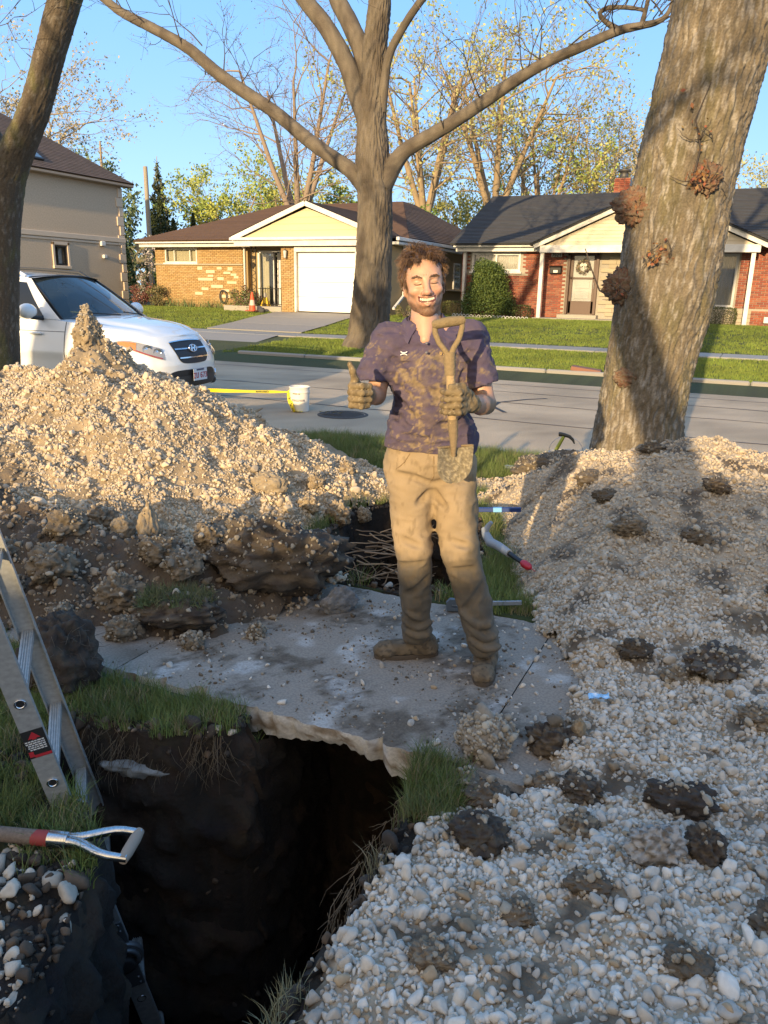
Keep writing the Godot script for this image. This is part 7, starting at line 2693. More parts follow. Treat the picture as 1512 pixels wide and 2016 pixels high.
func build_yard_plants() -> void:
	var green := [Color(0.045, 0.075, 0.018), Color(0.065, 0.10, 0.022), Color(0.085, 0.12, 0.03)]
	var o := shrub("conical_evergreen", "plump cone-shaped evergreen in front of the red house's window", -9.05, 27.95, 0.76, Vector3(2.0, 2.1, 1.9), [Color(0.06, 0.095, 0.02), Color(0.09, 0.13, 0.025), Color(0.11, 0.15, 0.03)], 26000, 0.034, 130, 0.62)
	hedge("low clipped hedge left of the plump evergreen", -10.4, 28.2, 0.74, Vector3(0.9, 0.58, 0.7), [Color(0.10, 0.105, 0.03), Color(0.075, 0.085, 0.025)])
	hedge("low dark clipped hedge between the evergreen and the porch post", -7.95, 28.3, 0.74, Vector3(0.85, 0.5, 0.6), [Color(0.05, 0.065, 0.02), Color(0.07, 0.08, 0.03)])
	hedge("rounded clipped hedge under the picture window right of the leaning trunk", -1.2, 28.2, 0.72, Vector3(1.05, 0.62, 0.8), [Color(0.10, 0.10, 0.03), Color(0.07, 0.08, 0.025)])
	# white scalloped edging
	var ed := thing("garden_edging", "row of small white scalloped edging arches below the evergreen", "edging", st(-8.7, 27.3, 0.74))
	var ab := MB.new()
	var ap := PackedVector3Array()
	var ar := PackedFloat32Array()
	for k in 9:
		var a := PI * k / 8.0
		ap.append(Vector3(cos(a) * 0.055, 0.05 + sin(a) * 0.07, 0))
		ar.append(0.012)
	ab.tube(ap, ar, 5)
	ab.box(Vector3(0, 0.03, 0), Vector3(0.13, 0.04, 0.02), Basis.IDENTITY, 0.006)
	var am := ab.mesh()
	for k in 21:
		var p := part("edging_arch", am, M.white_paint, ed)
		p.position = Vector3(-1.4 + k * 0.135, 0.02 - 0.002 * k, 0.03 * sin(k * 0.5))
	# bed in front of the yellow house
	var strap := tuft(61, 18, 0.42, 0.012, 0.16, 3)
	for k in 17:
		var s := -23.6 + k * 0.215 + rng.randf_range(-0.05, 0.05)
		var t := 27.55 + rng.randf_range(-0.15, 0.15)
		var pl := MeshInstance3D.new()
		pl.mesh = strap
		pl.material_override = M.blade
		pl.name = numbered("strap_leaf_plant")
		add_child(pl)
		pl.position = st(s, t, base_y(s, t))
		pl.rotation.y = rng.randf() * TAU
		pl.scale = Vector3.ONE * rng.randf_range(0.8, 1.3)
		pl.material_override = [mat("strap_a", Color(0.10, 0.15, 0.05), 0.7), mat("strap_b", Color(0.16, 0.18, 0.06), 0.7), mat("strap_c", Color(0.07, 0.11, 0.035), 0.7)][k % 3]
		tag(pl, "strap-leaved green plant in the bed below the yellow house's window wall", "plant", "plants in the yellow house's bed")
	shrub("red_shrub", "reddish-leaved shrub at the yellow house's left corner", -24.6, 27.2, 0.74, Vector3(1.0, 1.0, 0.8), [Color(0.16, 0.05, 0.045), Color(0.20, 0.08, 0.06), Color(0.12, 0.07, 0.04)], 1100, 0.04, 16)
	shrub("flowering_tree", "small white-flowering tree between the stucco and yellow houses", -26.3, 30.0, 0.74, Vector3(1.8, 3.4, 1.6), [Color(0.55, 0.50, 0.50), Color(0.13, 0.14, 0.08), Color(0.22, 0.17, 0.16)], 1500, 0.05, 22)
	shrub("leafy_shrub", "mixed leafy shrub beside the traffic cone and the porch", -18.95, 26.9, 0.76, Vector3(1.3, 0.75, 0.8), [Color(0.10, 0.15, 0.04), Color(0.17, 0.18, 0.08), Color(0.20, 0.10, 0.09)], 2200, 0.035, 20)
	shrub("leafy_shrub", "reddish bush against the yellow house's porch wall", -19.1, 27.55, 0.76, Vector3(0.9, 1.0, 0.6), [Color(0.18, 0.07, 0.06), Color(0.12, 0.12, 0.05)], 1300, 0.035, 14)
	shrub("leafy_shrub", "brown-green dry shrub at the left end of the yellow house's bed", -24.0, 27.4, 0.76, Vector3(0.9, 0.85, 0.7), [Color(0.20, 0.15, 0.07), Color(0.13, 0.13, 0.05)], 1200, 0.035, 14)
	shrub("dark_evergreen", "dark evergreen in the gap behind the stucco house's corner", -26.9, 31.5, 0.74, Vector3(1.6, 3.0, 1.6), green, 4500, 0.05, 40, 0.6)
	# rocks piled by the side of the garage
	for q in [[-11.7, 26.9, 0.34], [-11.35, 26.7, 0.3], [-11.5, 27.3, 0.38], [-11.05, 27.0, 0.3], [-11.3, 27.6, 0.32], [-10.8, 26.75, 0.24]]:
		var r := thing("garden_rock", "pinkish garden rock piled beside the yellow house's garage wall", "rock", st(q[0], q[1], 0.78), rng.randf() * TAU, "rocks by the garage wall")
		part("stone", lump(int(q[0] * -77), 0.25, 1.2, Color(0.30, 0.22, 0.19), Color(0.22, 0.20, 0.19), 14, 18, Vector3(q[2] * 0.6, q[2] * 0.4, q[2] * 0.5)), M.stone, r)
	shrub("dry_perennial", "dry brown perennial clump in front of the garden rocks", -11.6, 26.3, 0.72, Vector3(0.8, 0.5, 0.5), [Color(0.20, 0.16, 0.08), Color(0.12, 0.13, 0.04)], 500, 0.03, 10)
	# traffic cone
	var c := thing("traffic_cone", "orange traffic cone with a pale band beside the yellow house's porch", "traffic cone", st(-17.98, 26.0, 0.76))
	var cb := MB.new()
	cb.lathe(PackedVector2Array([Vector2(0.135, 0.03), Vector2(0.115, 0.22)]), 24)
	cb.lathe(PackedVector2Array([Vector2(0.085, 0.42), Vector2(0.04, 0.7), Vector2(0.03, 0.72), Vector2(0.0, 0.72)]), 24)
	part("body", cb, mat("cone_orange", Color(0.62, 0.09, 0.03), 0.6), c)
	var wb := MB.new()
	wb.lathe(PackedVector2Array([Vector2(0.115, 0.22), Vector2(0.085, 0.42)]), 24)
	part("band", wb, mat("cone_band", Color(0.6, 0.42, 0.34), 0.5), c)
	var bb := MB.new()
	bb.box(Vector3(0, 0.015, 0), Vector3(0.42, 0.035, 0.42), Basis.IDENTITY, 0.01)
	part("base", bb, mat("cone_base", Color(0.35, 0.06, 0.03), 0.8), c)
	# yellow folding marker on the porch
	var ym := thing("yellow_marker", "small yellow A-shaped marker stand on the yellow house's porch", "marker", st(-18.0, 26.95, 0.945))
	var yb := MB.new()
	for z in [-1.0, 1.0]:
		yb.prism(PackedVector2Array([Vector2(-0.19, 0.0), Vector2(-0.08, 0.0), Vector2(-0.04, 0.12), Vector2(0.06, 0.12), Vector2(0.11, 0.0), Vector2(0.2, 0.0), Vector2(0.08, 0.34), Vector2(-0.07, 0.34)]), 0.0, 0.012, Transform3D(Basis(Vector3.RIGHT, -0.22 * z), Vector3(0, 0, 0.08 * z)))
	part("panel", yb, mat("marker_yellow", Color(0.65, 0.42, 0.02), 0.5), ym)
	var hd := MB.new()
	hd.lathe(PackedVector2Array([Vector2(0.06, 0.33), Vector2(0.065, 0.36), Vector2(0.05, 0.5), Vector2(0.0, 0.52)]), 14)
	part("grip", hd, mat("marker_grey", Color(0.4, 0.38, 0.36), 0.7), ym)
	# potted blooms and a dark stone by the step
	var ks := thing("step_stone", "dark rounded stone beside the traffic cone's base", "stone", st(-17.62, 26.1, 0.80))
	part("stone", lump(71, 0.2, 1.0, Color(0.05, 0.05, 0.055), Color(0.09, 0.09, 0.09), 12, 16, Vector3(0.14, 0.12, 0.12)), M.stone, ks)
	var hw := thing("wall_hose", "dark coiled garden hose hung on the yellow house's wall", "hose", st(-20.75, 27.9, 1.25))
	var hb := MB.new()
	for k in 4:
		var rp := PackedVector3Array()
		var rr := PackedFloat32Array()
		for q in 21:
			rp.append(Vector3(cos(TAU * q / 20.0) * (0.15 + 0.012 * k), sin(TAU * q / 20.0) * (0.24 + 0.012 * k), 0.02 + 0.018 * (k % 2)))
			rr.append(0.014)
		hb.tube(rp, rr, 6, false)
	tag(part("coil", hb, mat("hose", Color(0.03, 0.03, 0.035), 0.6), hw), "", "", "", "stuff")

# ---------------------------------------------------------------- the man
# figure axes: x to his left hand, y up, z the way he faces; origin on the walk between the boots
const SKIN := Color(0.50, 0.285, 0.185)
const MUD := Color(0.30, 0.215, 0.115)

func shirt_color(p: Vector3, _n: Vector3) -> Color:
	var c := Color(0.088, 0.066, 0.112) * (0.95 + 0.2 * N1.get_noise_3dv(p * 9.0))
	var warp := Vector3(N1.get_noise_3dv(p * 6.0), N1.get_noise_3dv(p * 6.0 + Vector3(9, 0, 0)), 0.0) * 0.09
	var q := p + warp
	var m := N2.get_noise_3d(q.x * 24.0 + q.y * 20.0, q.y * 34.0 - q.x * 40.0, q.z * 20.0) * 0.55 + N1.get_noise_3dv(q * 13.0) * 0.55
	var zone := exp(-pow((p.x + 0.07) / 0.15, 2.0)) * sm(1.44, 1.36, p.y) * (0.75 + 0.35 * sm(1.08, 1.2, p.y)) * sm(-0.02, 0.04, p.z)
	zone = maxf(zone, 0.45 * sm(1.06, 1.0, p.y))
	zone = maxf(zone, 0.35 * sm(0.1, 0.14, absf(p.x + 0.08)))
	var wet_shade := exp(-pow((p.x + 0.08 + 0.1 * (p.y - 1.2)) / 0.03, 2.0)) * sm(1.4, 1.3, p.y) * sm(1.05, 1.15, p.y)
	var k := sm(-0.05, 0.42, m + zone * 0.68 - 0.40 - wet_shade * 0.4)
	var dust := 0.28 * zone * sm(-0.5, 0.4, N1.get_noise_3dv(p * 20.0))
	return c.lerp(MUD * (0.9 + 0.5 * N2.get_noise_3dv(p * 55.0)), clampf(maxf(k * 0.85, dust), 0.0, 1.0))

func trouser_color(p: Vector3, _n: Vector3) -> Color:
	var q := N1.get_noise_3dv(p * Vector3(7, 5, 7))
	var f := N2.get_noise_3dv(p * Vector3(30, 14, 30))
	var c := Color(0.355, 0.262, 0.158) * (0.95 + 0.18 * q)
	c = c.lerp(Color(0.17, 0.12, 0.07), 0.45 * sm(0.3, 0.6, f + q * 0.5))
	var line := 0.50 + 0.05 * q + (0.02 if p.x > 0.0 else 0.0)
	var wet_shade := sm(line + 0.10, line - 0.06, p.y + 0.04 * f)
	c = c.lerp(Color(0.12, 0.10, 0.075) * (1.0 + 0.5 * q), wet_shade * 0.92)  # lower legs coloured darker for mud and for the shade falling there
	c = c.lerp(Color(0.20, 0.145, 0.085), 0.5 * wet_shade * sm(0.0, 0.35, f))
	# darker patch on the left thigh and knee
	c = c.lerp(Color(0.15, 0.115, 0.07), 0.75 * sm(0.085, 0.12, p.x + 0.03 * q) * sm(0.95, 0.85, p.y) * sm(0.45, 0.6, p.y))
	return c

func boot_color(p: Vector3, _n: Vector3) -> Color:
	var q := N1.get_noise_3dv(p * 14.0)
	return Color(0.15, 0.112, 0.07).lerp(Color(0.22, 0.165, 0.105), sm(-0.2, 0.4, q)).lerp(Color(0.07, 0.055, 0.04), 0.7 * sm(0.15, 0.4, N2.get_noise_3dv(p * 30.0)))

func glove_color(p: Vector3, _n: Vector3) -> Color:
	var q := N1.get_noise_3dv(p * 22.0)
	return Color(0.16, 0.115, 0.06).lerp(Color(0.235, 0.17, 0.09), sm(-0.3, 0.3, q)).lerp(Color(0.45, 0.36, 0.22), 0.5 * sm(0.3, 0.5, N2.get_noise_3dv(p * 60.0)))

func skin_color(p: Vector3) -> Color:
	return SKIN * (0.96 + 0.1 * N1.get_noise_3dv(p * 18.0))

func arm_color(p: Vector3, _n: Vector3) -> Color:
	var c := skin_color(p)
	if p.y > 1.38:
		return c
	var q := N1.get_noise_3dv(p * 16.0)
	var dirt := sm(0.10, 0.16, p.x) * sm(1.27, 1.2, p.y + 0.05 * q) if p.x > 0.0 else sm(0.14, 0.2, p.z + 0.05 * q)
	return c.lerp(Color(0.17, 0.12, 0.075), clampf(dirt * 0.85 + 0.25 * sm(0.1, 0.4, q), 0.0, 1.0))

# head axes: origin between the ears
func head_color(p: Vector3, _n: Vector3) -> Color:
	var c := SKIN * (0.97 + 0.08 * N1.get_noise_3dv(p * 40.0))
	var rosy := exp(-(pow((absf(p.x) - 0.036) / 0.018, 2.0) + pow((p.y + 0.03) / 0.018, 2.0))) + 0.8 * exp(-(pow(p.x / 0.014, 2.0) + pow((p.y + 0.032) / 0.014, 2.0)))
	c = c.lerp(Color(0.52, 0.22, 0.15), clampf(rosy, 0.0, 1.0) * 0.5 * sm(0.03, 0.06, p.z))
	var q := N2.get_noise_3dv(p * 160.0) * 0.25 + N1.get_noise_3dv(p * 60.0) * 0.2
	# short beard along the jaw and chin, thin moustache
	var line := -0.078 + 0.8 * maxf(0.0, absf(p.x) - 0.034)
	var jaw := sm(line + 0.008, line - 0.012, p.y + 0.012 * q) * sm(-0.14, -0.118, p.y) * sm(-0.045, -0.015, p.z)
	var chin := exp(-pow(p.x / 0.016, 2.0)) * exp(-pow((p.y + 0.088) / 0.006, 2.0)) * 0.4
	jaw = maxf(jaw * (0.0 if p.y > -0.082 and absf(p.x) < 0.022 else 1.0), chin)
	var mous := exp(-pow((p.y + 0.0465 - 0.12 * absf(p.x)) / 0.0045, 2.0)) * sm(0.04, 0.03, absf(p.x)) * sm(0.06, 0.075, p.z)
	var side := sm(0.058, 0.068, absf(p.x)) * sm(0.02, -0.005, p.y) * sm(-0.075, -0.05, p.y) * sm(0.045, 0.02, p.z) * sm(-0.01, 0.005, p.z)
	var beard := maxf(jaw * 0.85, maxf(mous * 0.45, side * 0.5))
	c = c.lerp(Color(0.075, 0.042, 0.024), clampf(beard * (0.85 + q), 0.0, 1.0))
	# lips and the inside of the mouth
	var smile := p.y + 0.0645 - 10.0 * p.x * p.x
	if p.z > 0.055 and absf(p.x) < 0.034:
		c = c.lerp(Color(0.48, 0.225, 0.16), 0.7 * exp(-pow((absf(smile) - 0.0135) / 0.0035, 2.0)))
		if absf(smile) < 0.010 and p.z < 0.0865:
			c = Color(0.13, 0.04, 0.03)
	return c

func fist(f: Field, knuckles: Array, r: float) -> void:
	for k in knuckles:
		for q in k.size() - 1:
			var w: float = 1.0 - 0.09 * q
			f.cap(k[q], k[q + 1], r * w, r * (w - 0.07), 0.004)

func build_person() -> void:
	var o := thing("person", "smiling man in a muddy purple polo shirt and khakis giving a thumbs up", "person", st(-1.09, 2.93, 0.0), deg_to_rad(25.0))
	var skin_m := mat("skin", Color(1, 1, 1), 0.5, 0.0, true)
	skin_m.subsurf_scatter_enabled = true
	skin_m.subsurf_scatter_strength = 0.12
	var cloth := grainy(mat("cloth", Color(1, 1, 1), 0.95, 0.0, true), grain("clothg", noise(0.18, FastNoiseLite.TYPE_SIMPLEX, 2, 71), 0.82, 1.0, 256), 12.0, relief("cloth_n", noise(0.05, FastNoiseLite.TYPE_SIMPLEX_SMOOTH, 3, 72), 3.0, 256), 0.35, false)
	cloth.uv1_scale = Vector3.ONE * 9.0
	# body: trunk, arms and neck on one grid, the head on a finer one
	var body := MB.new()
	var f := Field.new(Vector3(-0.40, 0.95, -0.2), Vector3(0.24, 1.56, 0.30), 0.008)
	f.ball(Vector3(-0.09, 1.30, -0.06), Vector3(0.15, 0.18, 0.09))
	f.ball(Vector3(-0.07, 1.1, -0.06), Vector3(0.13, 0.16, 0.085))
	f.cap(Vector3(-0.24, 1.42, -0.06), Vector3(0.07, 1.44, -0.06), 0.05, 0.05, 0.04)
	f.cap(Vector3(-0.103, 1.56, -0.055), Vector3(-0.098, 1.45, -0.06), 0.056, 0.066, 0.03)
	f.cap(Vector3(-0.16, 1.46, -0.01), Vector3(-0.03, 1.47, -0.01), 0.024, 0.024, 0.04)
	f.cap(Vector3(-0.255, 1.42, -0.05), Vector3(-0.292, 1.215, -0.01), 0.048, 0.038, 0.02)
	f.cap(Vector3(-0.292, 1.215, -0.01), Vector3(-0.312, 1.232, 0.12), 0.038, 0.036, 0.012)
	f.cap(Vector3(-0.312, 1.232, 0.12), Vector3(-0.33, 1.245, 0.235), 0.035, 0.025, 0.012)
	f.cap(Vector3(0.085, 1.44, -0.05), Vector3(0.15, 1.19, 0.0), 0.050, 0.040, 0.02)
	f.cap(Vector3(0.15, 1.19, 0.0), Vector3(0.118, 1.20, 0.10), 0.041, 0.039, 0.012)
	f.cap(Vector3(0.118, 1.20, 0.10), Vector3(0.06, 1.225, 0.23), 0.038, 0.026, 0.012)
	f.cap(Vector3(-0.104, 1.51, -0.02), Vector3(-0.104, 1.44, 0.03), 0.05, 0.024, 0.01)
	f.mesh_into(body, arm_color)
	var hb := Basis(Vector3.BACK, 0.115) * Basis(Vector3.UP, 0.06) * Basis(Vector3.RIGHT, -0.03)
	var hx := Transform3D(hb, Vector3(-0.113, 1.648, -0.035))
	var head := MB.new()
	var h := Field.new(Vector3(-0.105, -0.175, -0.135), Vector3(0.105, 0.14, 0.135), 0.0025)
	h.ball(Vector3(0, 0.035, -0.02), Vector3(0.076, 0.085, 0.096), 0.02)
	h.ball(Vector3(0, -0.010, 0.022), Vector3(0.064, 0.085, 0.062), 0.03)
	for s in [-1.0, 1.0]:
		h.cap(Vector3(s * 0.048, -0.052, -0.012), Vector3(s * 0.016, -0.100, 0.046), 0.019, 0.017, 0.028)
		h.ball(Vector3(s * 0.040, -0.024, 0.057), Vector3(0.025, 0.019, 0.022), 0.015)
		h.cap(Vector3(s * 0.010, 0.020, 0.080), Vector3(s * 0.042, 0.025, 0.068), 0.0095, 0.009, 0.012)
		h.ball(Vector3(s * 0.031, 0.007, 0.091), Vector3(0.019, 0.0095, 0.013), -0.008)
		h.ball(Vector3(s * 0.031, 0.007, 0.067), Vector3(0.0145, 0.007, 0.0125), 0.004)
		h.ball(Vector3(s * 0.030, -0.009, 0.073), Vector3(0.015, 0.006, 0.009), 0.006)
		h.ball(Vector3(s * 0.0145, -0.036, 0.090), Vector3(0.0105, 0.009, 0.011), 0.005)
		h.cap(Vector3(s * 0.077, 0.012, -0.018), Vector3(s * 0.076, -0.034, -0.008), 0.013, 0.008, 0.008, Vector3(1.6, 1, 0.8))
		h.ball(Vector3(s * 0.088, -0.002, -0.006), Vector3(0.007, 0.017, 0.009), -0.006)
	h.cap(Vector3(0, -0.103, 0.052), Vector3(0, -0.101, 0.056), 0.017, 0.017, 0.02)
	h.cap(Vector3(0, 0.022, 0.080), Vector3(0, -0.028, 0.101), 0.0085, 0.0125, 0.012)
	h.ball(Vector3(0, -0.034, 0.105), Vector3(0.0138, 0.0115, 0.0125), 0.006)
	h.ball(Vector3(0, -0.063, 0.065), Vector3(0.037, 0.027, 0.024), 0.012)
	h.cap(Vector3(-0.03, -0.0475, 0.077), Vector3(0, -0.0525, 0.0885), 0.0042, 0.0052, 0.004)
	h.cap(Vector3(0.03, -0.0475, 0.077), Vector3(0, -0.0525, 0.0885), 0.0042, 0.0052, 0.004)
	h.cap(Vector3(-0.028, -0.060, 0.075), Vector3(0, -0.0795, 0.085), 0.004, 0.0062, 0.004)
	h.cap(Vector3(0.028, -0.060, 0.075), Vector3(0, -0.0795, 0.085), 0.004, 0.0062, 0.004)
	h.cap(Vector3(-0.031, -0.0525, 0.082), Vector3(0, -0.0645, 0.095), 0.0055, 0.0108, -0.003)
	h.cap(Vector3(0.031, -0.0525, 0.082), Vector3(0, -0.0645, 0.095), 0.0055, 0.0108, -0.003)
	for s in [-1.0, 1.0]:
		h.cap(Vector3(s * 0.019, -0.035, 0.092), Vector3(s * 0.043, -0.062, 0.070), 0.0025, 0.0025, -0.006)
		h.cap(Vector3(s * 0.016, 0.003, 0.0835), Vector3(s * 0.046, 0.001, 0.074), 0.0013, 0.0013, -0.0025)
		h.cap(Vector3(s * 0.046, 0.000, 0.074), Vector3(s * 0.058, -0.010, 0.060), 0.001, 0.001, -0.003)
		h.cap(Vector3(s * 0.005, 0.032, 0.0855), Vector3(s * 0.006, 0.015, 0.0885), 0.0012, 0.001, -0.004)
	h.cap(Vector3(0, -0.06, -0.03), Vector3(0.012, -0.19, -0.03), 0.055, 0.058, 0.03)
	h.mesh_into(head, head_color)
	var base := body.v.size()
	for k in head.v.size():
		body.v.append(hx * head.v[k])
		body.n.append(hb * head.n[k])
		body.c.append(head.c[k])
	for k in head.i.size():
		body.i.append(head.i[k] + base)
	part("body", body, skin_m, o)
	# teeth: two curved rows
	var tb := MB.new()
	for row in [[-0.0600, 0.0115], [-0.0715, 0.0065]]:
		for k in 9:
			var a := (k - 4) * 0.0062
			var z := 0.0832 - 7.5 * a * a
			var y: float = row[0] + 5.5 * a * a
			tb.box(hx * Vector3(a, y, z), Vector3(0.0059, row[1] * (1.0 - 9.0 * absf(a)), 0.006), hb * Basis(Vector3.UP, a * 14.0), 0.0012)
	part("teeth", tb, mat("tooth", Color(0.66, 0.57, 0.45), 0.3), o)
	# lashes and brows
	var br := MB.new()
	for s in [-1.0, 1.0]:
		for k in 60:
			var u := rng.randf()
			var p := Vector3(s * lerpf(0.011, 0.049, u), 0.0205 + 0.006 * sin(u * 2.4) + rng.randfn() * 0.0022, 0.0905 - 0.017 * u * u)
			var d := Vector3(s * 0.8, 0.35 - 0.6 * u, 0.15).normalized() * 0.008
			br.tube(PackedVector3Array([hx * p, hx * (p + d * 0.5 + Vector3(0, 0, 0.0008)), hx * (p + d)]), PackedFloat32Array([0.0011, 0.001, 0.0002]), 3, false)
		var lp := PackedVector3Array()
		var lr := PackedFloat32Array()
		for k in 8:
			var u := k / 7.0
			lp.append(hx * Vector3(s * lerpf(0.016, 0.047, u), 0.0005 - 0.003 * sin(u * PI), 0.0858 - 0.0105 * u * u))
			lr.append(0.0021 if k > 0 and k < 7 else 0.0006)
		br.tube(lp, lr, 4, false)
	tag(part("brows", br, mat("brow", Color(0.14, 0.082, 0.048), 0.8), o), "", "", "", "stuff")
	# hair: a cap under many wavy locks
	var hair := MB.new()
	var hf := Field.new(Vector3(-0.11, -0.09, -0.14), Vector3(0.11, 0.16, 0.11), 0.004)
	hf.ball(Vector3(0, 0.044, -0.026), Vector3(0.081, 0.087, 0.099), 0.01)
	hf.cap(Vector3(-0.079, 0.03, -0.015), Vector3(-0.078, -0.012, -0.022), 0.012, 0.007, 0.02)
	hf.cap(Vector3(0.079, 0.03, -0.015), Vector3(0.078, -0.012, -0.022), 0.012, 0.007, 0.02)
	hf.ball(Vector3(0, -0.01, -0.07), Vector3(0.072, 0.06, 0.05), 0.02)
	hf.ball(Vector3(0, 0.0, 0.075), Vector3(0.069, 0.088, 0.075), -0.012)
	hf.ruffle(noise(40.0, FastNoiseLite.TYPE_SIMPLEX, 2, 81), 0.006)
	var hm := MB.new()
	hf.mesh_into(hm, func(p: Vector3, _n: Vector3) -> Color: return Color(0.075, 0.043, 0.024) * (1.0 + 0.4 * N2.get_noise_3dv(p * 80.0)))
	for k in hm.v.size():
		hair.v.append(hx * hm.v[k])
		hair.n.append(hb * hm.n[k])
		hair.c.append(hm.c[k])
	hair.i.append_array(hm.i)
	for c in 330:
		var cd := Vector3(rng.randfn(), rng.randfn() * 0.8 + 0.45, rng.randfn() - 0.15).normalized()
		var croot := Vector3(0, 0.045, -0.026) + cd * Vector3(0.08, 0.087, 0.097)
		if croot.z > 0.02 and croot.y < 0.086 - 0.45 * (0.072 - croot.z): continue
		if croot.y < -0.02 and croot.z > -0.04 or croot.y < -0.05: continue
		var fringe := croot.z > 0.025
		var cph := rng.randf() * TAU
		var clen := rng.randf_range(0.026, 0.05) * (1.3 if fringe else (1.0 if croot.y > 0.09 else 0.75))
		var cdir := (cd * (0.8 if croot.y > 0.08 else 0.35) + Vector3(rng.randfn() * 0.35, -0.3, 0.25 + rng.randfn() * 0.25)).normalized()
		if fringe:
			cdir = (cd + Vector3(-0.4 + rng.randfn() * 0.3, 0.1, 0.55)).normalized()
		var tone := Color(0.075, 0.042, 0.023).lerp(Color(0.22, 0.13, 0.065), pow(rng.randf(), 1.8))
		for k in 14:
			var root := croot + Vector3(rng.randfn(), rng.randfn(), rng.randfn()) * 0.0045
			var path := PackedVector3Array()
			var rad := PackedFloat32Array()
			var dir := (cdir + Vector3(rng.randfn(), rng.randfn(), rng.randfn()) * 0.10).normalized()
			var p := root
			var r0 := rng.randf_range(0.0008, 0.0017)
			for q in 7:
				path.append(hx * p)
				rad.append(r0 * (1.0 - q / 7.0))
				var curl := Vector3(cos(cph + q * 0.9), 0.2 * sin(cph), sin(cph + q * 0.9)) * 0.5
				var fall := Vector3(0, -0.15 * q, 0) if not fringe else Vector3(-0.03, -0.24 * q, 0.03)
				dir = (dir + fall * 0.6 + curl * 0.42).normalized()
				var np := p + dir * clen / 6.0
				var e := (np - Vector3(0, 0.035, -0.02)) / Vector3(0.082, 0.093, 0.101)
				if e.length() < 1.0:
					np = Vector3(0, 0.035, -0.02) + e.normalized() * Vector3(0.082, 0.093, 0.101)
				p = np
			hair.col = tone * rng.randf_range(0.7, 1.4)
			hair.tube(path, rad, 3, false)
	part("hair", hair, mat("hair", Color(1, 1, 1), 0.45, 0.0, true), o)
	# shirt
	var sm_ := MB.new()
	var s := Field.new(Vector3(-0.40, 0.95, -0.21), Vector3(0.25, 1.57, 0.16), 0.0062)
	s.ball(Vector3(-0.088, 1.325, -0.05), Vector3(0.178, 0.165, 0.118), 0.04)
	s.ball(Vector3(-0.062, 1.13, -0.042), Vector3(0.168, 0.17, 0.122), 0.05)
	s.cap(Vector3(-0.235, 1.425, -0.06), Vector3(0.065, 1.445, -0.06), 0.062, 0.062, 0.05)
	s.cap(Vector3(-0.145, 1.02, -0.045), Vector3(0.02, 1.03, -0.045), 0.108, 0.108, 0.04)
	s.cap(Vector3(-0.098, 1.505, -0.06), Vector3(-0.098, 1.44, -0.055), 0.064, 0.085, 0.04)
	s.cap(Vector3(-0.25, 1.42, -0.05), Vector3(-0.307, 1.285, 0.0), 0.070, 0.064, 0.03)
	s.cap(Vector3(0.08, 1.44, -0.05), Vector3(0.13, 1.27, -0.01), 0.072, 0.066, 0.03)
	s.ruffle(noise(9.0, FastNoiseLite.TYPE_SIMPLEX_SMOOTH, 3, 91), 0.010, Vector3(0.8, 1.0, 1.0))
	s.ruffle(noise(16.0, FastNoiseLite.TYPE_SIMPLEX_SMOOTH, 2, 92, FastNoiseLite.FRACTAL_RIDGED), -0.008, Vector3(0.45, 1.5, 0.6))
	for q in [[Vector2(-0.23, 1.36), Vector2(-0.17, 1.31)], [Vector2(0.08, 1.37), Vector2(0.05, 1.30), Vector2(0.045, 1.24)], [Vector2(-0.21, 1.07), Vector2(-0.1, 1.055), Vector2(0.03, 1.075)], [Vector2(-0.2, 1.035), Vector2(-0.05, 1.03), Vector2(0.08, 1.05)], [Vector2(0.09, 1.15), Vector2(0.03, 1.12), Vector2(-0.04, 1.115)], [Vector2(-0.2, 1.2), Vector2(-0.14, 1.14)], [Vector2(0.09, 1.24), Vector2(0.04, 1.19)], [Vector2(-0.22, 1.14), Vector2(-0.16, 1.10)]]:
		s.line(q, -0.009, 0.012)
	s.line([Vector2(-0.118, 1.45), Vector2(-0.116, 1.34)], -0.004, 0.004)
	s.line([Vector2(-0.088, 1.45), Vector2(-0.086, 1.34)], -0.004, 0.004)
	s.cut(Vector3(-0.06, 0.992, 0), Vector3(-0.06, -1, 0).normalized())
	s.cap(Vector3(-0.305, 1.205, -0.03), Vector3(-0.345, 1.16, 0.22), 0.092, 0.09, -0.006)
	s.cap(Vector3(0.165, 1.185, -0.01), Vector3(0.13, 1.13, 0.22), 0.105, 0.09, -0.006)
	s.cap(Vector3(-0.103, 1.60, -0.05), Vector3(-0.1, 1.49, -0.045), 0.066, 0.062, -0.012)
	s.cap(Vector3(-0.104, 1.53, 0.045), Vector3(-0.104, 1.43, 0.095), 0.062, 0.016, -0.006)
	s.mesh_into(sm_, shirt_color)
	var shirt := part("shirt", sm_, cloth, o)
	# collar flaps
	for side in [-1.0, 1.0]:
		var cp := PackedVector3Array()
		var cc := PackedColorArray()
		var n := 16
		for v in 5:
			for u in n + 1:
				var a := u / float(n)
				var th := lerpf(PI, 0.5, a)
				var neck := Vector3(-0.10 + side * sin(th) * 0.072, 1.535 - 0.052 * a * a, -0.05 + cos(th) * -0.0 - cos(PI - th) * -0.0)
				neck.z = -0.045 + cos(th) * 0.072
				var out := Vector3(side * sin(th), 0, cos(th))
				var fv := v / 4.0
				var drop := lerpf(0.035, 0.058, sm(0.6, 1.0, a))
				var q := neck + out * (0.006 + 0.030 * fv) + Vector3(0, -drop * fv + 0.006 * sin(fv * PI), 0)
				if a > 0.8: q.x += side * 0.02 * (a - 0.8) / 0.2 * fv
				cp.append(q)
				cc.append(shirt_color(q, Vector3.UP) if v < 4 else Color(0.10, 0.078, 0.12))
		var cm := MB.new()
		cm.sheet(cp, 5, n + 1, false, cc, side > 0.0)
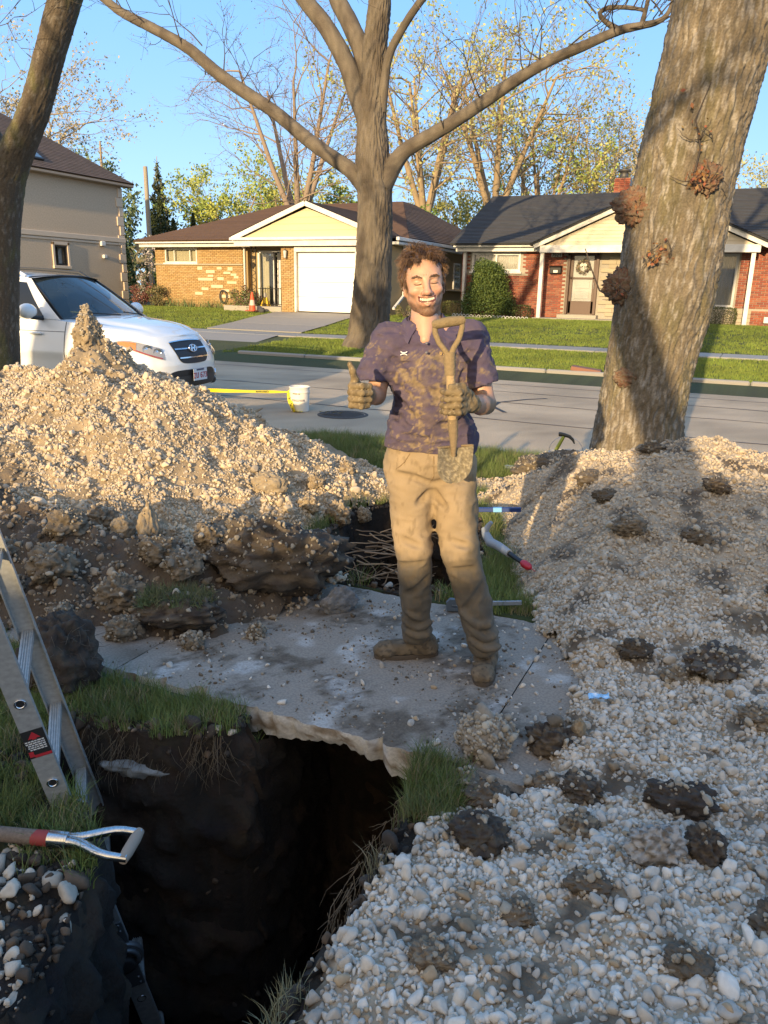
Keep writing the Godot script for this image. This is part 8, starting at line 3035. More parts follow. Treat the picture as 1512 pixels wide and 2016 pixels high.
		part("collar", cm, cloth, shirt)
	# placket buttons, chest emblem and stitched name
	var btn := MB.new()
	for y in [1.43, 1.395]:
		btn.lathe(PackedVector2Array([Vector2(0.0, 0.0), Vector2(0.0055, 0.0), Vector2(0.005, 0.003), Vector2(0.0, 0.002)]), 10, Transform3D(Basis(Vector3.RIGHT, 1.2), Vector3(-0.1, y, 0.078 + (1.43 - y) * 0.25)))
	part("buttons", btn, mat("button", Color(0.13, 0.12, 0.13), 0.4), shirt)
	var em := MB.new()
	for e in [1.0, -1.0]:
		var ep := PackedVector3Array()
		var er := PackedFloat32Array()
		for k in 9:
			var a := lerpf(-1.05, 1.05, k / 8.0)
			ep.append(Vector3(-0.186 + sin(a) * 0.0145, 1.388 + e * (0.0115 - cos(a) * 0.0095), 0.052 + 0.004 * cos(a)))
			er.append(0.0022)
		em.tube(ep, er, 5)
	part("emblem", em, mat("emblem_white", Color(0.72, 0.70, 0.66), 0.7), shirt)
	var st_ := part("stitched_name", lettering("UTILITY", 0.012, 0.003, true), mat("thread", Color(0.50, 0.33, 0.12), 0.9), shirt)
	st_.transform = Transform3D(Basis(Vector3.UP, 0.12), Vector3(-0.018, 1.392, 0.062))
	# trousers
	var tm := MB.new()
	var t := Field.new(Vector3(-0.29, 0.04, -0.22), Vector3(0.30, 1.06, 0.14), 0.0072)
	t.ball(Vector3(-0.06, 0.96, -0.05), Vector3(0.176, 0.12, 0.118), 0.03)
	t.cap(Vector3(-0.148, 0.90, -0.05), Vector3(-0.122, 0.56, -0.03), 0.098, 0.076, 0.04)
	t.cap(Vector3(-0.122, 0.56, -0.03), Vector3(-0.102, 0.32, -0.075), 0.074, 0.066, 0.02)
	t.cap(Vector3(-0.102, 0.32, -0.075), Vector3(-0.088, 0.13, -0.115), 0.066, 0.064, 0.02)
	t.cap(Vector3(0.03, 0.90, -0.05), Vector3(0.075, 0.57, 0.0), 0.102, 0.080, 0.035)
	t.cap(Vector3(0.075, 0.57, 0.0), Vector3(0.145, 0.34, -0.01), 0.078, 0.072, 0.02)
	t.cap(Vector3(0.145, 0.34, -0.01), Vector3(0.198, 0.14, 0.0), 0.072, 0.066, 0.02)
	t.ball(Vector3(-0.118, 0.575, 0.012), Vector3(0.05, 0.06, 0.045), 0.03)
	t.ball(Vector3(0.082, 0.58, 0.045), Vector3(0.052, 0.06, 0.045), 0.03)
	t.ruffle(noise(6.0, FastNoiseLite.TYPE_SIMPLEX_SMOOTH, 2, 93), 0.009, Vector3(1.0, 0.7, 1.0))
	t.ruffle(noise(13.0, FastNoiseLite.TYPE_SIMPLEX_SMOOTH, 2, 94, FastNoiseLite.FRACTAL_RIDGED), -0.006, Vector3(0.45, 0.9, 0.45))
	for q in [[Vector2(-0.06, 0.86), Vector2(-0.13, 0.89), Vector2(-0.2, 0.90)], [Vector2(-0.05, 0.86), Vector2(0.03, 0.885), Vector2(0.1, 0.88)], [Vector2(-0.07, 0.82), Vector2(-0.11, 0.78)], [Vector2(-0.04, 0.82), Vector2(0.0, 0.77)], [Vector2(-0.17, 0.62), Vector2(-0.1, 0.60)], [Vector2(0.02, 0.63), Vector2(0.1, 0.615)], [Vector2(-0.165, 0.50), Vector2(-0.08, 0.52)], [Vector2(0.05, 0.50), Vector2(0.13, 0.51)], [Vector2(-0.05, 0.44), Vector2(-0.11, 0.38), Vector2(-0.15, 0.35)], [Vector2(0.19, 0.45), Vector2(0.13, 0.36), Vector2(0.10, 0.31)]]:
		t.line(q, -0.011, 0.016)
	for q in [[Vector2(-0.15, 0.21), Vector2(-0.09, 0.185), Vector2(-0.035, 0.20)], [Vector2(-0.15, 0.165), Vector2(-0.09, 0.145), Vector2(-0.03, 0.15)], [Vector2(-0.15, 0.27), Vector2(-0.08, 0.235)], [Vector2(0.135, 0.23), Vector2(0.19, 0.19), Vector2(0.25, 0.20)], [Vector2(0.14, 0.17), Vector2(0.2, 0.145), Vector2(0.26, 0.15)], [Vector2(0.10, 0.29), Vector2(0.17, 0.245), Vector2(0.22, 0.26)]]:
		t.line(q, 0.013, 0.014)
	t.cut(Vector3(0, 1.035, 0), Vector3.UP)
	t.cut(Vector3(0, 0.085, 0), Vector3.DOWN)
	t.mesh_into(tm, trouser_color)
	var tr := part("trousers", tm, cloth, o)
	# stitched seams: fly, pockets, outer leg
	var seam := MB.new()
	for q in [[Vector2(-0.055, 0.985), Vector2(-0.05, 0.9), Vector2(-0.062, 0.865)], [Vector2(-0.15, 0.99), Vector2(-0.175, 0.95), Vector2(-0.205, 0.92)], [Vector2(0.045, 0.99), Vector2(0.07, 0.955), Vector2(0.095, 0.93)]]:
		var path := PackedVector3Array()
		var rad := PackedFloat32Array()
		for j in 13:
			var f2: float = j / 12.0 * (q.size() - 1)
			var i0: int = mini(int(f2), q.size() - 2)
			var xy: Vector2 = q[i0].lerp(q[i0 + 1], f2 - i0)
			path.append(Vector3(xy.x, xy.y, t.front(xy.x, xy.y) + 0.0005))
			rad.append(0.0022)
		seam.tube(path, rad, 4, false)
	tag(part("seams", seam, mat("seam", Color(0.20, 0.135, 0.07), 0.95), tr), "", "", "", "stuff")
	# boots
	for b in [[Vector3(-0.086, 0.16, -0.118), Vector3(-0.05, 0.05, -0.15), Vector3(-0.225, 0.036, -0.122), Vector3(-0.03, 0.03, -0.155)], [Vector3(0.2, 0.165, 0.0), Vector3(0.222, 0.05, -0.045), Vector3(0.192, 0.036, 0.095), Vector3(0.228, 0.03, -0.065)]]:
		var bm := MB.new()
		var lo: Vector3 = b[0].min(b[1]).min(b[2]) - Vector3(0.09, 0.12, 0.09)
		lo.y = -0.012
		var bf := Field.new(lo, b[0].max(b[1]).max(b[2]) + Vector3(0.09, 0.05, 0.09), 0.0052)
		bf.cap(b[0], b[1], 0.052, 0.050, 0.02)
		bf.cap(b[1], b[2], 0.048, 0.042, 0.025)
		bf.ball(b[2] + (b[2] - b[1]).normalized() * 0.012, Vector3(0.05, 0.036, 0.05), 0.02)
		bf.ball(b[3] + Vector3(0, 0.01, 0), Vector3(0.043, 0.05, 0.043), 0.02)
		bf.ruffle(noise(22.0, FastNoiseLite.TYPE_SIMPLEX_SMOOTH, 3, 95), 0.006)
		bf.cap(b[1].lerp(b[2], 0.62) + Vector3(0, 0.034, 0), b[1].lerp(b[2], 0.66) + Vector3(0, 0.036, 0), 0.04, 0.04, -0.006, Vector3(1, 9, 1))
		bf.cut(Vector3(0, 0.02, 0), Vector3.DOWN)
		bf.mesh_into(bm, boot_color)
		var bo := part("boot", bm, cloth, o)
		var lc := MB.new()
		var dirf: Vector3 = ((b[2] - b[1]) * Vector3(1, 0, 1)).normalized()
		var sidef := dirf.cross(Vector3.UP)
		var ol := MB.new()
		var heel: Vector3 = b[3] * Vector3(1, 0, 1) - dirf * 0.045
		var lenf: float = (b[2] * Vector3(1, 0, 1) + dirf * 0.058).distance_to(heel)
		var prof := PackedVector3Array()
		for lay in [[0.0, 0.93], [0.003, 1.0], [0.02, 1.0], [0.024, 0.93]]:
			for k in 40:
				var a := TAU * k / 40.0
				var fx := 0.5 - 0.5 * cos(a)
				var wd := (0.043 + 0.010 * sin(clampf(fx - 0.25, 0.0, 1.0) * 3.6)) * pow(absf(sin(a)), 0.62) * signf(sin(a))
				prof.append(heel + dirf * lenf * fx + sidef * wd * lay[1] + Vector3(0, lay[0] + 0.0015 * N2.get_noise_2d(k * 3.0, 1.0), 0))
		ol.sheet(prof, 4, 40, true)
		part("sole", ol, mat("sole", Color(0.085, 0.062, 0.042), 0.9), bo)
		for k in 4:
			var c: Vector3 = b[1].lerp(b[2], 0.12 + 0.12 * k) + Vector3(0, 0.052 - 0.006 * k, 0)
			lc.tube(PackedVector3Array([c - sidef * 0.026 - Vector3(0, 0.006, 0), c + Vector3(0, 0.005, 0) + dirf * 0.006, c + sidef * 0.026 - Vector3(0, 0.006, 0)]), PackedFloat32Array([0.003, 0.0035, 0.003]), 5)
		tag(part("laces", lc, mat("lace", Color(0.10, 0.075, 0.05), 0.9), bo), "", "", "", "stuff")
	# gloves: right hand with the thumb up
	var gm := MB.new()
	var g := Field.new(Vector3(-0.42, 1.16, 0.18), Vector3(-0.28, 1.40, 0.38), 0.0036)
	g.cap(Vector3(-0.329, 1.245, 0.215), Vector3(-0.336, 1.25, 0.245), 0.034, 0.034, 0.01)
	for y in [1.285, 1.262, 1.239, 1.217]:
		g.cap(Vector3(-0.340, lerpf(y, 1.25, 0.45), 0.25), Vector3(-0.376, y, 0.296), 0.018, 0.0135, 0.010)
	fist(g, [
		[Vector3(-0.378, 1.286, 0.298), Vector3(-0.338, 1.291, 0.330), Vector3(-0.312, 1.288, 0.308), Vector3(-0.335, 1.284, 0.288)],
		[Vector3(-0.381, 1.263, 0.300), Vector3(-0.337, 1.266, 0.336), Vector3(-0.308, 1.264, 0.311), Vector3(-0.334, 1.262, 0.288)],
		[Vector3(-0.380, 1.240, 0.300), Vector3(-0.338, 1.241, 0.333), Vector3(-0.311, 1.240, 0.309), Vector3(-0.335, 1.240, 0.288)],
		[Vector3(-0.376, 1.218, 0.296), Vector3(-0.341, 1.217, 0.325), Vector3(-0.318, 1.218, 0.304), Vector3(-0.338, 1.220, 0.286)]], 0.0128)
	g.cap(Vector3(-0.352, 1.275, 0.258), Vector3(-0.366, 1.305, 0.288), 0.019, 0.0145, 0.010)
	g.cap(Vector3(-0.366, 1.305, 0.288), Vector3(-0.374, 1.338, 0.296), 0.0142, 0.0128, 0.005)
	g.cap(Vector3(-0.374, 1.338, 0.296), Vector3(-0.384, 1.364, 0.292), 0.0128, 0.0105, 0.004)
	g.ruffle(noise(34.0, FastNoiseLite.TYPE_SIMPLEX_SMOOTH, 3, 96), 0.0028)
	g.mesh_into(gm, glove_color)
	part("glove", gm, cloth, o)
	# left hand closed round the shovel's shaft
	gm = MB.new()
	g = Field.new(Vector3(-0.085, 1.15, 0.17), Vector3(0.115, 1.32, 0.37), 0.0036)
	g.cap(Vector3(0.072, 1.218, 0.205), Vector3(0.06, 1.225, 0.235), 0.036, 0.034, 0.01)
	for y in [1.272, 1.248, 1.224, 1.201]:
		g.cap(Vector3(0.058, lerpf(y, 1.232, 0.4), 0.245), Vector3(0.032, y, 0.292), 0.018, 0.0140, 0.010)
	for y in [1.273, 1.249, 1.225, 1.202]:
		fist(g, [[Vector3(0.034, y, 0.294), Vector3(0.013, y + 0.001, 0.330), Vector3(-0.032, y, 0.334), Vector3(-0.048, y - 0.001, 0.306)]], 0.0128)
	g.cap(Vector3(0.046, 1.262, 0.265), Vector3(0.024, 1.292, 0.302), 0.018, 0.0155, 0.01)
	g.cap(Vector3(0.024, 1.292, 0.302), Vector3(-0.018, 1.293, 0.331), 0.0152, 0.013, 0.005)
	g.ruffle(noise(30.0, FastNoiseLite.TYPE_SIMPLEX_SMOOTH, 2, 97), 0.003)
	g.mesh_into(gm, glove_color)
	part("glove", gm, cloth, o)
	held_shovel()

func held_shovel() -> void:
	var o := thing("digging_spade", "short muddy spade with a wooden D grip held upright by the man", "spade", st(-1.09, 2.93, 0.0), deg_to_rad(25.0))
	var mud := grainy(mat("mud_metal", Color(1, 1, 1), 0.9, 0.0, true), tex_cache.fine, 14.0, tex_cache.rough_n, 0.8, false)
	mud.uv1_scale = Vector3.ONE * 6.0
	var wood := Color(0.44, 0.31, 0.165)
	# grip
	var gb := MB.new()
	gb.col = Color(0.23, 0.165, 0.085)
	gb.tube(PackedVector3Array([Vector3(-0.092, 1.507, 0.30), Vector3(-0.085, 1.509, 0.302), Vector3(-0.035, 1.520, 0.304), Vector3(0.012, 1.526, 0.302), Vector3(0.02, 1.527, 0.30)]), PackedFloat32Array([0.012, 0.0165, 0.0185, 0.0165, 0.012]), 18)
	part("grip", gb, mud, o)
	# yoke
	for a in [[Vector3(-0.084, 1.509, 0.301), Vector3(-0.082, 1.48, 0.303), Vector3(-0.068, 1.448, 0.306), Vector3(-0.046, 1.422, 0.309), Vector3(-0.032, 1.40, 0.310)], [Vector3(0.012, 1.526, 0.301), Vector3(0.013, 1.50, 0.303), Vector3(0.004, 1.462, 0.306), Vector3(-0.014, 1.43, 0.309), Vector3(-0.024, 1.40, 0.310)]]:
		var yb := MB.new()
		yb.col = Color(0.26, 0.19, 0.10)
		yb.tube(PackedVector3Array(a), PackedFloat32Array([0.0095, 0.0105, 0.010, 0.0105, 0.012]), 10)
		part("yoke_arm", yb, mud, o)
	var sb := MB.new()
	sb.col = Color(0.27, 0.195, 0.105)
	sb.tube(PackedVector3Array([Vector3(-0.028, 1.415, 0.310), Vector3(-0.027, 1.38, 0.311), Vector3(-0.023, 1.335, 0.31)]), PackedFloat32Array([0.02, 0.0215, 0.0195]), 18)
	part("socket", sb, mud, o)
	sb = MB.new()
	sb.col = wood
	sb.tube(PackedVector3Array([Vector3(-0.023, 1.345, 0.31), Vector3(-0.013, 1.24, 0.302), Vector3(-0.005, 1.16, 0.294)]), PackedFloat32Array([0.0162, 0.0165, 0.0162]), 18)
	part("shaft", sb, mud, o)
	sb = MB.new()
	sb.col = Color(0.25, 0.18, 0.10)
	sb.tube(PackedVector3Array([Vector3(-0.005, 1.175, 0.294), Vector3(0.0, 1.12, 0.286), Vector3(0.004, 1.075, 0.278), Vector3(0.006, 1.03, 0.276)]), PackedFloat32Array([0.019, 0.018, 0.013, 0.008]), 16)
	part("neck", sb, mud, o)
	# blade: dished plate with stepped shoulders and a rounded point, caked with clay
	for face in [0.0, 1.0]:
		pass
	var bb := MB.new()
	var pts := PackedVector3Array()
	var cols := PackedColorArray()
	var nu := 28
	var nv := 30
	for side in 2:
		for v in nv + 1:
			for u in nu + 1:
				var fu := u / float(nu) * 2.0 - 1.0
				var fv := v / float(nv)
				var w := 0.072 * (1.0 if fv < 0.45 else sqrt(maxf(0.0, 1.0 - pow((fv - 0.45) / 0.56, 2.2))))
				var x := fu * w
				var y := 1.068 - fv * 0.145 - 0.012 * (1.0 - absf(fu)) * sm(0.06, 0.0, fv)
				var z := 0.262 + 0.028 * fu * fu * (1.0 - 0.4 * fv) - 0.012 * fv
				var p := Vector3(0.012 + x * 0.93, y + x * 0.06, z + x * -0.18)
				var q := N1.get_noise_3dv(p * 60.0)
				p.z += (0.005 + 0.007 * maxf(0.0, q + 0.25)) * (1.0 if side == 0 else -0.6) * (1.0 - pow(absf(fu), 8.0))
				pts.append(p)
				cols.append(Color(0.20, 0.165, 0.11).lerp(Color(0.36, 0.30, 0.20), sm(-0.1, 0.4, q)).lerp(Color(0.12, 0.10, 0.06), 0.6 * sm(0.2, 0.5, N2.get_noise_3dv(p * 90.0))))
	bb.sheet(pts.slice(0, (nu + 1) * (nv + 1)), nv + 1, nu + 1, false, cols.slice(0, (nu + 1) * (nv + 1)), false)
	bb.sheet(pts.slice((nu + 1) * (nv + 1)), nv + 1, nu + 1, false, cols.slice((nu + 1) * (nv + 1)), true)
	part("blade", bb, mud, o)
	var st2 := MB.new()
	st2.col = Color(0.24, 0.17, 0.09)
	for e in [-1.0, 1.0]:
		st2.bar(Vector3(0.012 + e * 0.022, 1.066 + e * 0.0015, 0.262 - e * 0.004), Vector3(0.012 + e * 0.068, 1.069 + e * 0.004, 0.284 - e * 0.012), 0.016, 0.008, 0.003)
	tag(part("tread", st2, mud, o), "", "", "", "stuff")

# ---------------------------------------------------------------- ladder and tools
func build_tools() -> void:
	ladder()
	ground_shovel()
	bucket_and_tape()
	small_tools()

func ladder() -> void:
	var o := thing("folding_ladder", "weathered aluminium folding ladder standing down in the pit at the left", "ladder", st(-1.83, 1.51, -0.02))
	var alu := grainy(mat("aluminium", Color(0.47, 0.47, 0.45), 0.45, 0.35), grain("alug", noise(0.02, FastNoiseLite.TYPE_SIMPLEX, 5, 101), 0.8, 1.0), 4.0, null, 1.0, false)
	var d := Vector3(-0.044, 0.975, 0.22).normalized()
	var r := Vector3(-0.705, 0.125, -0.698)
	r = (r - d * r.dot(d)).normalized()
	var w := d.cross(r)
	var hinge := -0.74
	for side in 2:
		var base := r * 0.41 * side
		var inw := r if side == 0 else -r
		for seg in [[hinge + 0.06, 1.5, 0.0], [-2.15, hinge - 0.06, 0.004]]:
			var mb := MB.new()
			var bas := Basis(w, d, inw)
			var len: float = seg[1] - seg[0]
			var c: Vector3 = base + d * (seg[0] + seg[1]) * 0.5 - inw * seg[2]
			mb.box(c, Vector3(0.066, len, 0.004), bas, 0.001)
			for e in [-1.0, 1.0]:
				mb.box(c + w * e * 0.0305 + inw * 0.0105, Vector3(0.005, len, 0.017), bas, 0.001)
			part("rail", mb, alu, o)
		# hinge: two plates, a disc and a hub
		var hg := Node3D.new()
		hg.name = "hinge"
		o.add_child(hg, true)
		var hc := base + d * hinge - inw * 0.004
		var bx := Basis(w, -inw, d) if true else Basis()
		var disc := MB.new()
		disc.lathe(PackedVector2Array([Vector2(0.0, -0.004), Vector2(0.066, -0.004), Vector2(0.070, 0.0), Vector2(0.070, 0.014), Vector2(0.064, 0.018), Vector2(0.0, 0.018)]), 36, Transform3D(Basis(w, -inw, w.cross(-inw)), hc))
		part("disc", disc, mat("hinge_steel", Color(0.16, 0.165, 0.17), 0.5, 0.6), hg)
		var hub := MB.new()
		hub.lathe(PackedVector2Array([Vector2(0.0, 0.018), Vector2(0.036, 0.018), Vector2(0.038, 0.022), Vector2(0.036, 0.034), Vector2(0.028, 0.038), Vector2(0.0, 0.036)]), 24, Transform3D(Basis(w, -inw, w.cross(-inw)), hc - d * 0.025))
		part("hub", hub, mat("hinge_knob", Color(0.03, 0.03, 0.03), 0.7), hg)
		for e in [-1.0, 1.0]:
			var pb := MB.new()
			pb.box(hc + d * e * 0.11 - inw * 0.005, Vector3(0.07, 0.13, 0.006), Basis(w, d, inw), 0.002)
			for q in [[-0.02, 0.13], [0.02, 0.13], [-0.02, 0.16], [0.02, 0.09]]:
				pb.lathe(PackedVector2Array([Vector2(0.0, 0.004), Vector2(0.005, 0.003), Vector2(0.006, 0.0)]), 8, Transform3D(Basis(w, -inw, w.cross(-inw)), hc + d * e * q[1] + w * q[0] - inw * 0.008))
			part("plate", pb, M.hinge_steel, hg)
		var lug := MB.new()
		var lp := PackedVector3Array()
		var lr := PackedFloat32Array()
		for k in 11:
			var a := lerpf(0.2, 3.6, k / 10.0)
			lp.append(hc - inw * 0.026 + (w * cos(a) + d * sin(a)) * 0.05)
			lr.append(0.009)
		lug.tube(lp, lr, 8)
		part("lock_hook", lug, M.hinge_steel, hg)
	for u in [1.08, 0.76, 0.44, 0.12, -0.20, -0.52, -1.0, -1.32, -1.64, -1.96]:
		var rb := MB.new()
		var a: Vector3 = d * u
		var prof := PackedVector2Array([Vector2(-0.019, 0.012), Vector2(0.019, 0.012), Vector2(0.019, -0.004), Vector2(0.010, -0.016), Vector2(-0.010, -0.016), Vector2(-0.019, -0.004)])
		rb.prism(prof, 0.002, 0.408, Transform3D(Basis(w, d, r), a))
		for e in [-0.012, -0.004, 0.004, 0.012]:
			rb.box(a + r * 0.205 + d * 0.0135 + w * e, Vector3(0.003, 0.004, 0.40), Basis(w, d, r))
		var rung := part("rung", rb, alu, o)
		var ring := MB.new()
		ring.lathe(PackedVector2Array([Vector2(0.0145, 0.001), Vector2(0.018, 0.006), Vector2(0.0145, 0.007), Vector2(0.011, 0.0045), Vector2(0.010, -0.01)]), 24, Transform3D(Basis(w, -r, w.cross(-r)), a))
		part("ferrule", ring, M.chrome if M.has("chrome") else alu, rung)
		var hole := MB.new()
		hole.lathe(PackedVector2Array([Vector2(0.0, 0.0028), Vector2(0.0115, 0.0028)]), 20, Transform3D(Basis(w, -r, w.cross(-r)), a))
		part("bore", hole, mat("bore_dark", Color(0.01, 0.01, 0.01), 0.9), rung)
	# warning sticker
	var sx := Transform3D(Basis(w, d, w.cross(d)), d * 0.285 - r * 0.0035)
	var sk := Node3D.new()
	sk.name = "warning_sticker"
	o.add_child(sk)
	sk.transform = sx
	var face := 1.0 if w.cross(d).dot(-r) > 0.0 else -1.0
	var sb := MB.new()
	sb.box(Vector3(0, 0, 0), Vector3(0.066, 0.105, 0.0016))
	part("backing", sb, mat("sticker_black", Color(0.015, 0.015, 0.015), 0.6), sk)
	var ab := MB.new()
	ab.prism(PackedVector2Array([Vector2(-0.018, 0.022), Vector2(-0.006, 0.022), Vector2(-0.006, 0.018), Vector2(0.006, 0.018), Vector2(0.006, 0.022), Vector2(0.018, 0.022), Vector2(0.0, 0.047)]), 0.0011 * face, 0.0018 * face)
	ab.box(Vector3(-0.008, -0.046, 0.0014 * face), Vector3(0.05, 0.010, 0.0008))
	ab.box(Vector3(0.024, -0.036, 0.0014 * face), Vector3(0.014, 0.02, 0.0008))
	part("arrow", ab, mat("sticker_red", Color(0.42, 0.02, 0.03), 0.6), sk)
	var tl := MB.new()
	for k in 5:
		var y := 0.012 - k * 0.008
		var x := -0.026
		while x < 0.024:
			var l := rng.randf_range(0.004, 0.011)
			tl.box(Vector3(x + l * 0.5, y, 0.0013 * face), Vector3(l, 0.0042, 0.0008))
			x += l + 0.002
	tag(part("small_print", tl, mat("sticker_white", Color(0.6, 0.6, 0.58), 0.7), sk), "", "", "", "stuff")

func ground_shovel() -> void:
	var a := st(-2.2, 1.15, 0.05)
	var b := st(-1.685, 1.335, 0.045)
	var e := st(-1.44, 1.425, 0.05)
	var o := thing("long_shovel", "shovel with a chromed D handle lying on the grass at the pit's left rim", "shovel", a)
	var dir := (e - a).normalized()
	var side := dir.cross(Vector3.UP).normalized()
	var wm := grainy(mat("old_wood", Color(0.21, 0.155, 0.115), 0.85), tex_cache.barkg, 5.0, null, 1.0, false)
	var mb := MB.new()
	mb.tube(PackedVector3Array([st(-2.9, 0.9, 0.06) - a, Vector3.ZERO, b - a]), PackedFloat32Array([0.02, 0.021, 0.0225]), 18)
	part("shaft", mb, wm, o)
	mb = MB.new()
	var bl := PackedVector3Array()
	for v in 9:
		for u in 7:
			var fv := v / 8.0
			var w := 0.11 * (1.0 if fv < 0.6 else sqrt(maxf(0.0, 1.0 - pow((fv - 0.6) / 0.41, 2.0))))
			bl.append(st(-2.88, 0.905, 0.055) - a - dir * 0.27 * fv + side * (u / 3.0 - 1.0) * w + Vector3(0, 0.03 * pow(u / 3.0 - 1.0, 2.0), 0))
	mb.sheet(bl, 9, 7)
	part("blade", mb, mat("spade_steel", Color(0.16, 0.14, 0.12), 0.6, 0.5), o)
	mb = MB.new()
	mb.tube(PackedVector3Array([b - a - dir * 0.055, b - a - dir * 0.03, b - a + dir * 0.002]), PackedFloat32Array([0.0226, 0.0232, 0.0230]), 18)
	part("red_band", mb, mat("red_paint", Color(0.26, 0.035, 0.03), 0.7), o)
	var ch := grainy(mat("worn_chrome", Color(0.60, 0.61, 0.62), 0.18, 1.0), tex_cache.alug, 9.0, null, 1.0, false)
	mb = MB.new()
	mb.tube(PackedVector3Array([b - a - dir * 0.004, b - a + dir * 0.055]), PackedFloat32Array([0.0255, 0.0245]), 18)
	part("socket", mb, ch, o)
	for s in [-1.0, 1.0]:
		var yb := MB.new()
		var path := PackedVector3Array()
		var rad := PackedFloat32Array()
		for k in 9:
			var f := k / 8.0
			path.append(b - a + dir * (0.04 + 0.215 * f) + side * s * (0.008 + 0.047 * sm(0.1, 0.75, f)) + Vector3(0, 0.006 * sin(f * 3.0), 0))
			rad.append(lerpf(0.0165, 0.0115, f))
		yb.tube(path, rad, 12)
		part("yoke_arm", yb, ch, o)
	var gb := MB.new()
	var g := b - a + dir * 0.245
	gb.tube(PackedVector3Array([g - side * 0.062, g - side * 0.03, g + side * 0.03, g + side * 0.062]), PackedFloat32Array([0.014, 0.0175, 0.0175, 0.014]), 18)
	part("grip", gb, mat("grip_wood", Color(0.27, 0.22, 0.17), 0.8), o)

func bucket_and_tape() -> void:
	var c := st(-5.86, 9.6, -0.078)
	var o := thing("plastic_bucket", "white plastic bucket with dark lettering standing on the road", "bucket", c)
	var white := mat("bucket_white", Color(0.66, 0.62, 0.55), 0.45)
	var mb := MB.new()
	mb.lathe(PackedVector2Array([Vector2(0.0, 0.004), Vector2(0.122, 0.004), Vector2(0.126, 0.0), Vector2(0.130, 0.006), Vector2(0.142, 0.27), Vector2(0.150, 0.272), Vector2(0.150, 0.285), Vector2(0.1435, 0.288), Vector2(0.146, 0.335), Vector2(0.153, 0.338), Vector2(0.153, 0.352), Vector2(0.148, 0.356), Vector2(0.142, 0.352), Vector2(0.138, 0.27), Vector2(0.124, 0.012), Vector2(0.0, 0.012)]), 48)
	part("body", mb, white, o)
	# lettering bent round the side that faces the verge
	var lm := lettering("FERGUSON", 0.032, 0.003, true)
	var arr := (lm as TextMesh).get_mesh_arrays()
	var vs: PackedVector3Array = arr[Mesh.ARRAY_VERTEX]
	var wide := 0.0
	for v in vs:
		wide = maxf(wide, absf(v.x))
	var aim := deg_to_rad(25.0)
	var base_a := atan2(-sin(0.0), 1.0)
	var facing := Vector3(5.86 - 0.6, 0, 9.6).normalized()
	var a0 := atan2(facing.x, facing.z) - 0.12
	for k in vs.size():
		var ang := a0 + vs[k].x / 0.137 * (0.098 / wide)
		var rr := 0.1372 + (vs[k].y * 0.045) + vs[k].z
		vs[k] = Vector3(sin(ang) * rr, 0.165 + vs[k].y, cos(ang) * rr)
	arr[Mesh.ARRAY_VERTEX] = vs
	var am := ArrayMesh.new()
	am.add_surface_from_arrays(Mesh.PRIMITIVE_TRIANGLES, arr)
	part("lettering", am, mat("print_navy", Color(0.03, 0.025, 0.07), 0.6), o)
	var hb := MB.new()
	for k in 2:
		var ang := a0 - 0.30 + k * 0.42
		var p := Vector3(sin(ang), 0, cos(ang))
		hb.box(p * 0.146 + Vector3(0, 0.262, 0), Vector3(0.075 if k == 0 else 0.03, 0.014, 0.006), Basis(Vector3.UP, ang), 0.002)
	part("label_strip", hb, mat("strip_dark", Color(0.10, 0.085, 0.075), 0.6), o)
	# caution tape tied to the bucket's ear and run to the left past the car
	var t := thing("caution_tape", "yellow caution tape tied to the white bucket and stretched past the car's bumper", "caution tape", c)
	var yel := mat("tape_yellow", Color(0.72, 0.56, 0.02), 0.35)
	var tie := Vector3(-0.155, 0.265, 0.03)
	var stake := st(-8.3, 7.6, 0.42) - c
	var run := stake - tie
	var tb := MB.new()
	var pts := PackedVector3Array()
	var nseg := 40
	for k in nseg + 1:
		var f := k / float(nseg)
		var p := tie + run * f - Vector3(0, 0.05 * sin(f * PI), 0)
		var tw := 0.9 * sin(f * 9.0) * sm(0.0, 0.1, f)
		var half := lerpf(0.010, 0.026, sm(0.0, 0.12, f))
		var up := Vector3(0, cos(tw), 0) + run.cross(Vector3.UP).normalized() * sin(tw)
		pts.append(p - up * half)
		pts.append(p + up * half)
	tb.sheet(pts, nseg + 1, 2)
	part("ribbon", tb, yel, t)
	var kb := MB.new()
	kb.box(tie, Vector3(0.05, 0.055, 0.05), Basis(Vector3(0, 1, 1).normalized(), 0.7), 0.015)
	kb.box(tie + Vector3(0.015, 0.02, 0.01), Vector3(0.035, 0.03, 0.05), Basis(Vector3(1, 0, 0), 0.7), 0.01)
	part("knot", kb, yel, t)
	var fb := MB.new()
	pts = PackedVector3Array()
	for k in 15:
		var f := k / 14.0
		var p := tie + Vector3(0.01, -0.01, 0.03) + Vector3(0.155 * f, -0.25 * f, 0.10 * sin(f * 1.8))
		var sx := Vector3(0.034, 0.012, 0.004).rotated(Vector3.UP, 0.3 * sin(f * 5.0))
		pts.append(p - sx)
		pts.append(p + sx)
	for k in 8:
		var f := (k + 1) / 8.0
		pts.append(Vector3(0.0 + 0.14 * f, 0.006 + 0.012 * absf(sin(f * 7.0)), 0.145 - 0.02 * f) - Vector3(0, 0, 0.025))
		pts.append(Vector3(0.0 + 0.14 * f, 0.010 + 0.012 * absf(sin(f * 7.0)), 0.145 - 0.02 * f) + Vector3(0, 0, 0.025))
	fb.sheet(pts, pts.size() / 2, 2)
	part("tail", fb, yel, t)
	var ink := mat("tape_ink", Color(0.015, 0.015, 0.015), 0.6)
	var yaw := atan2(-run.z, run.x)
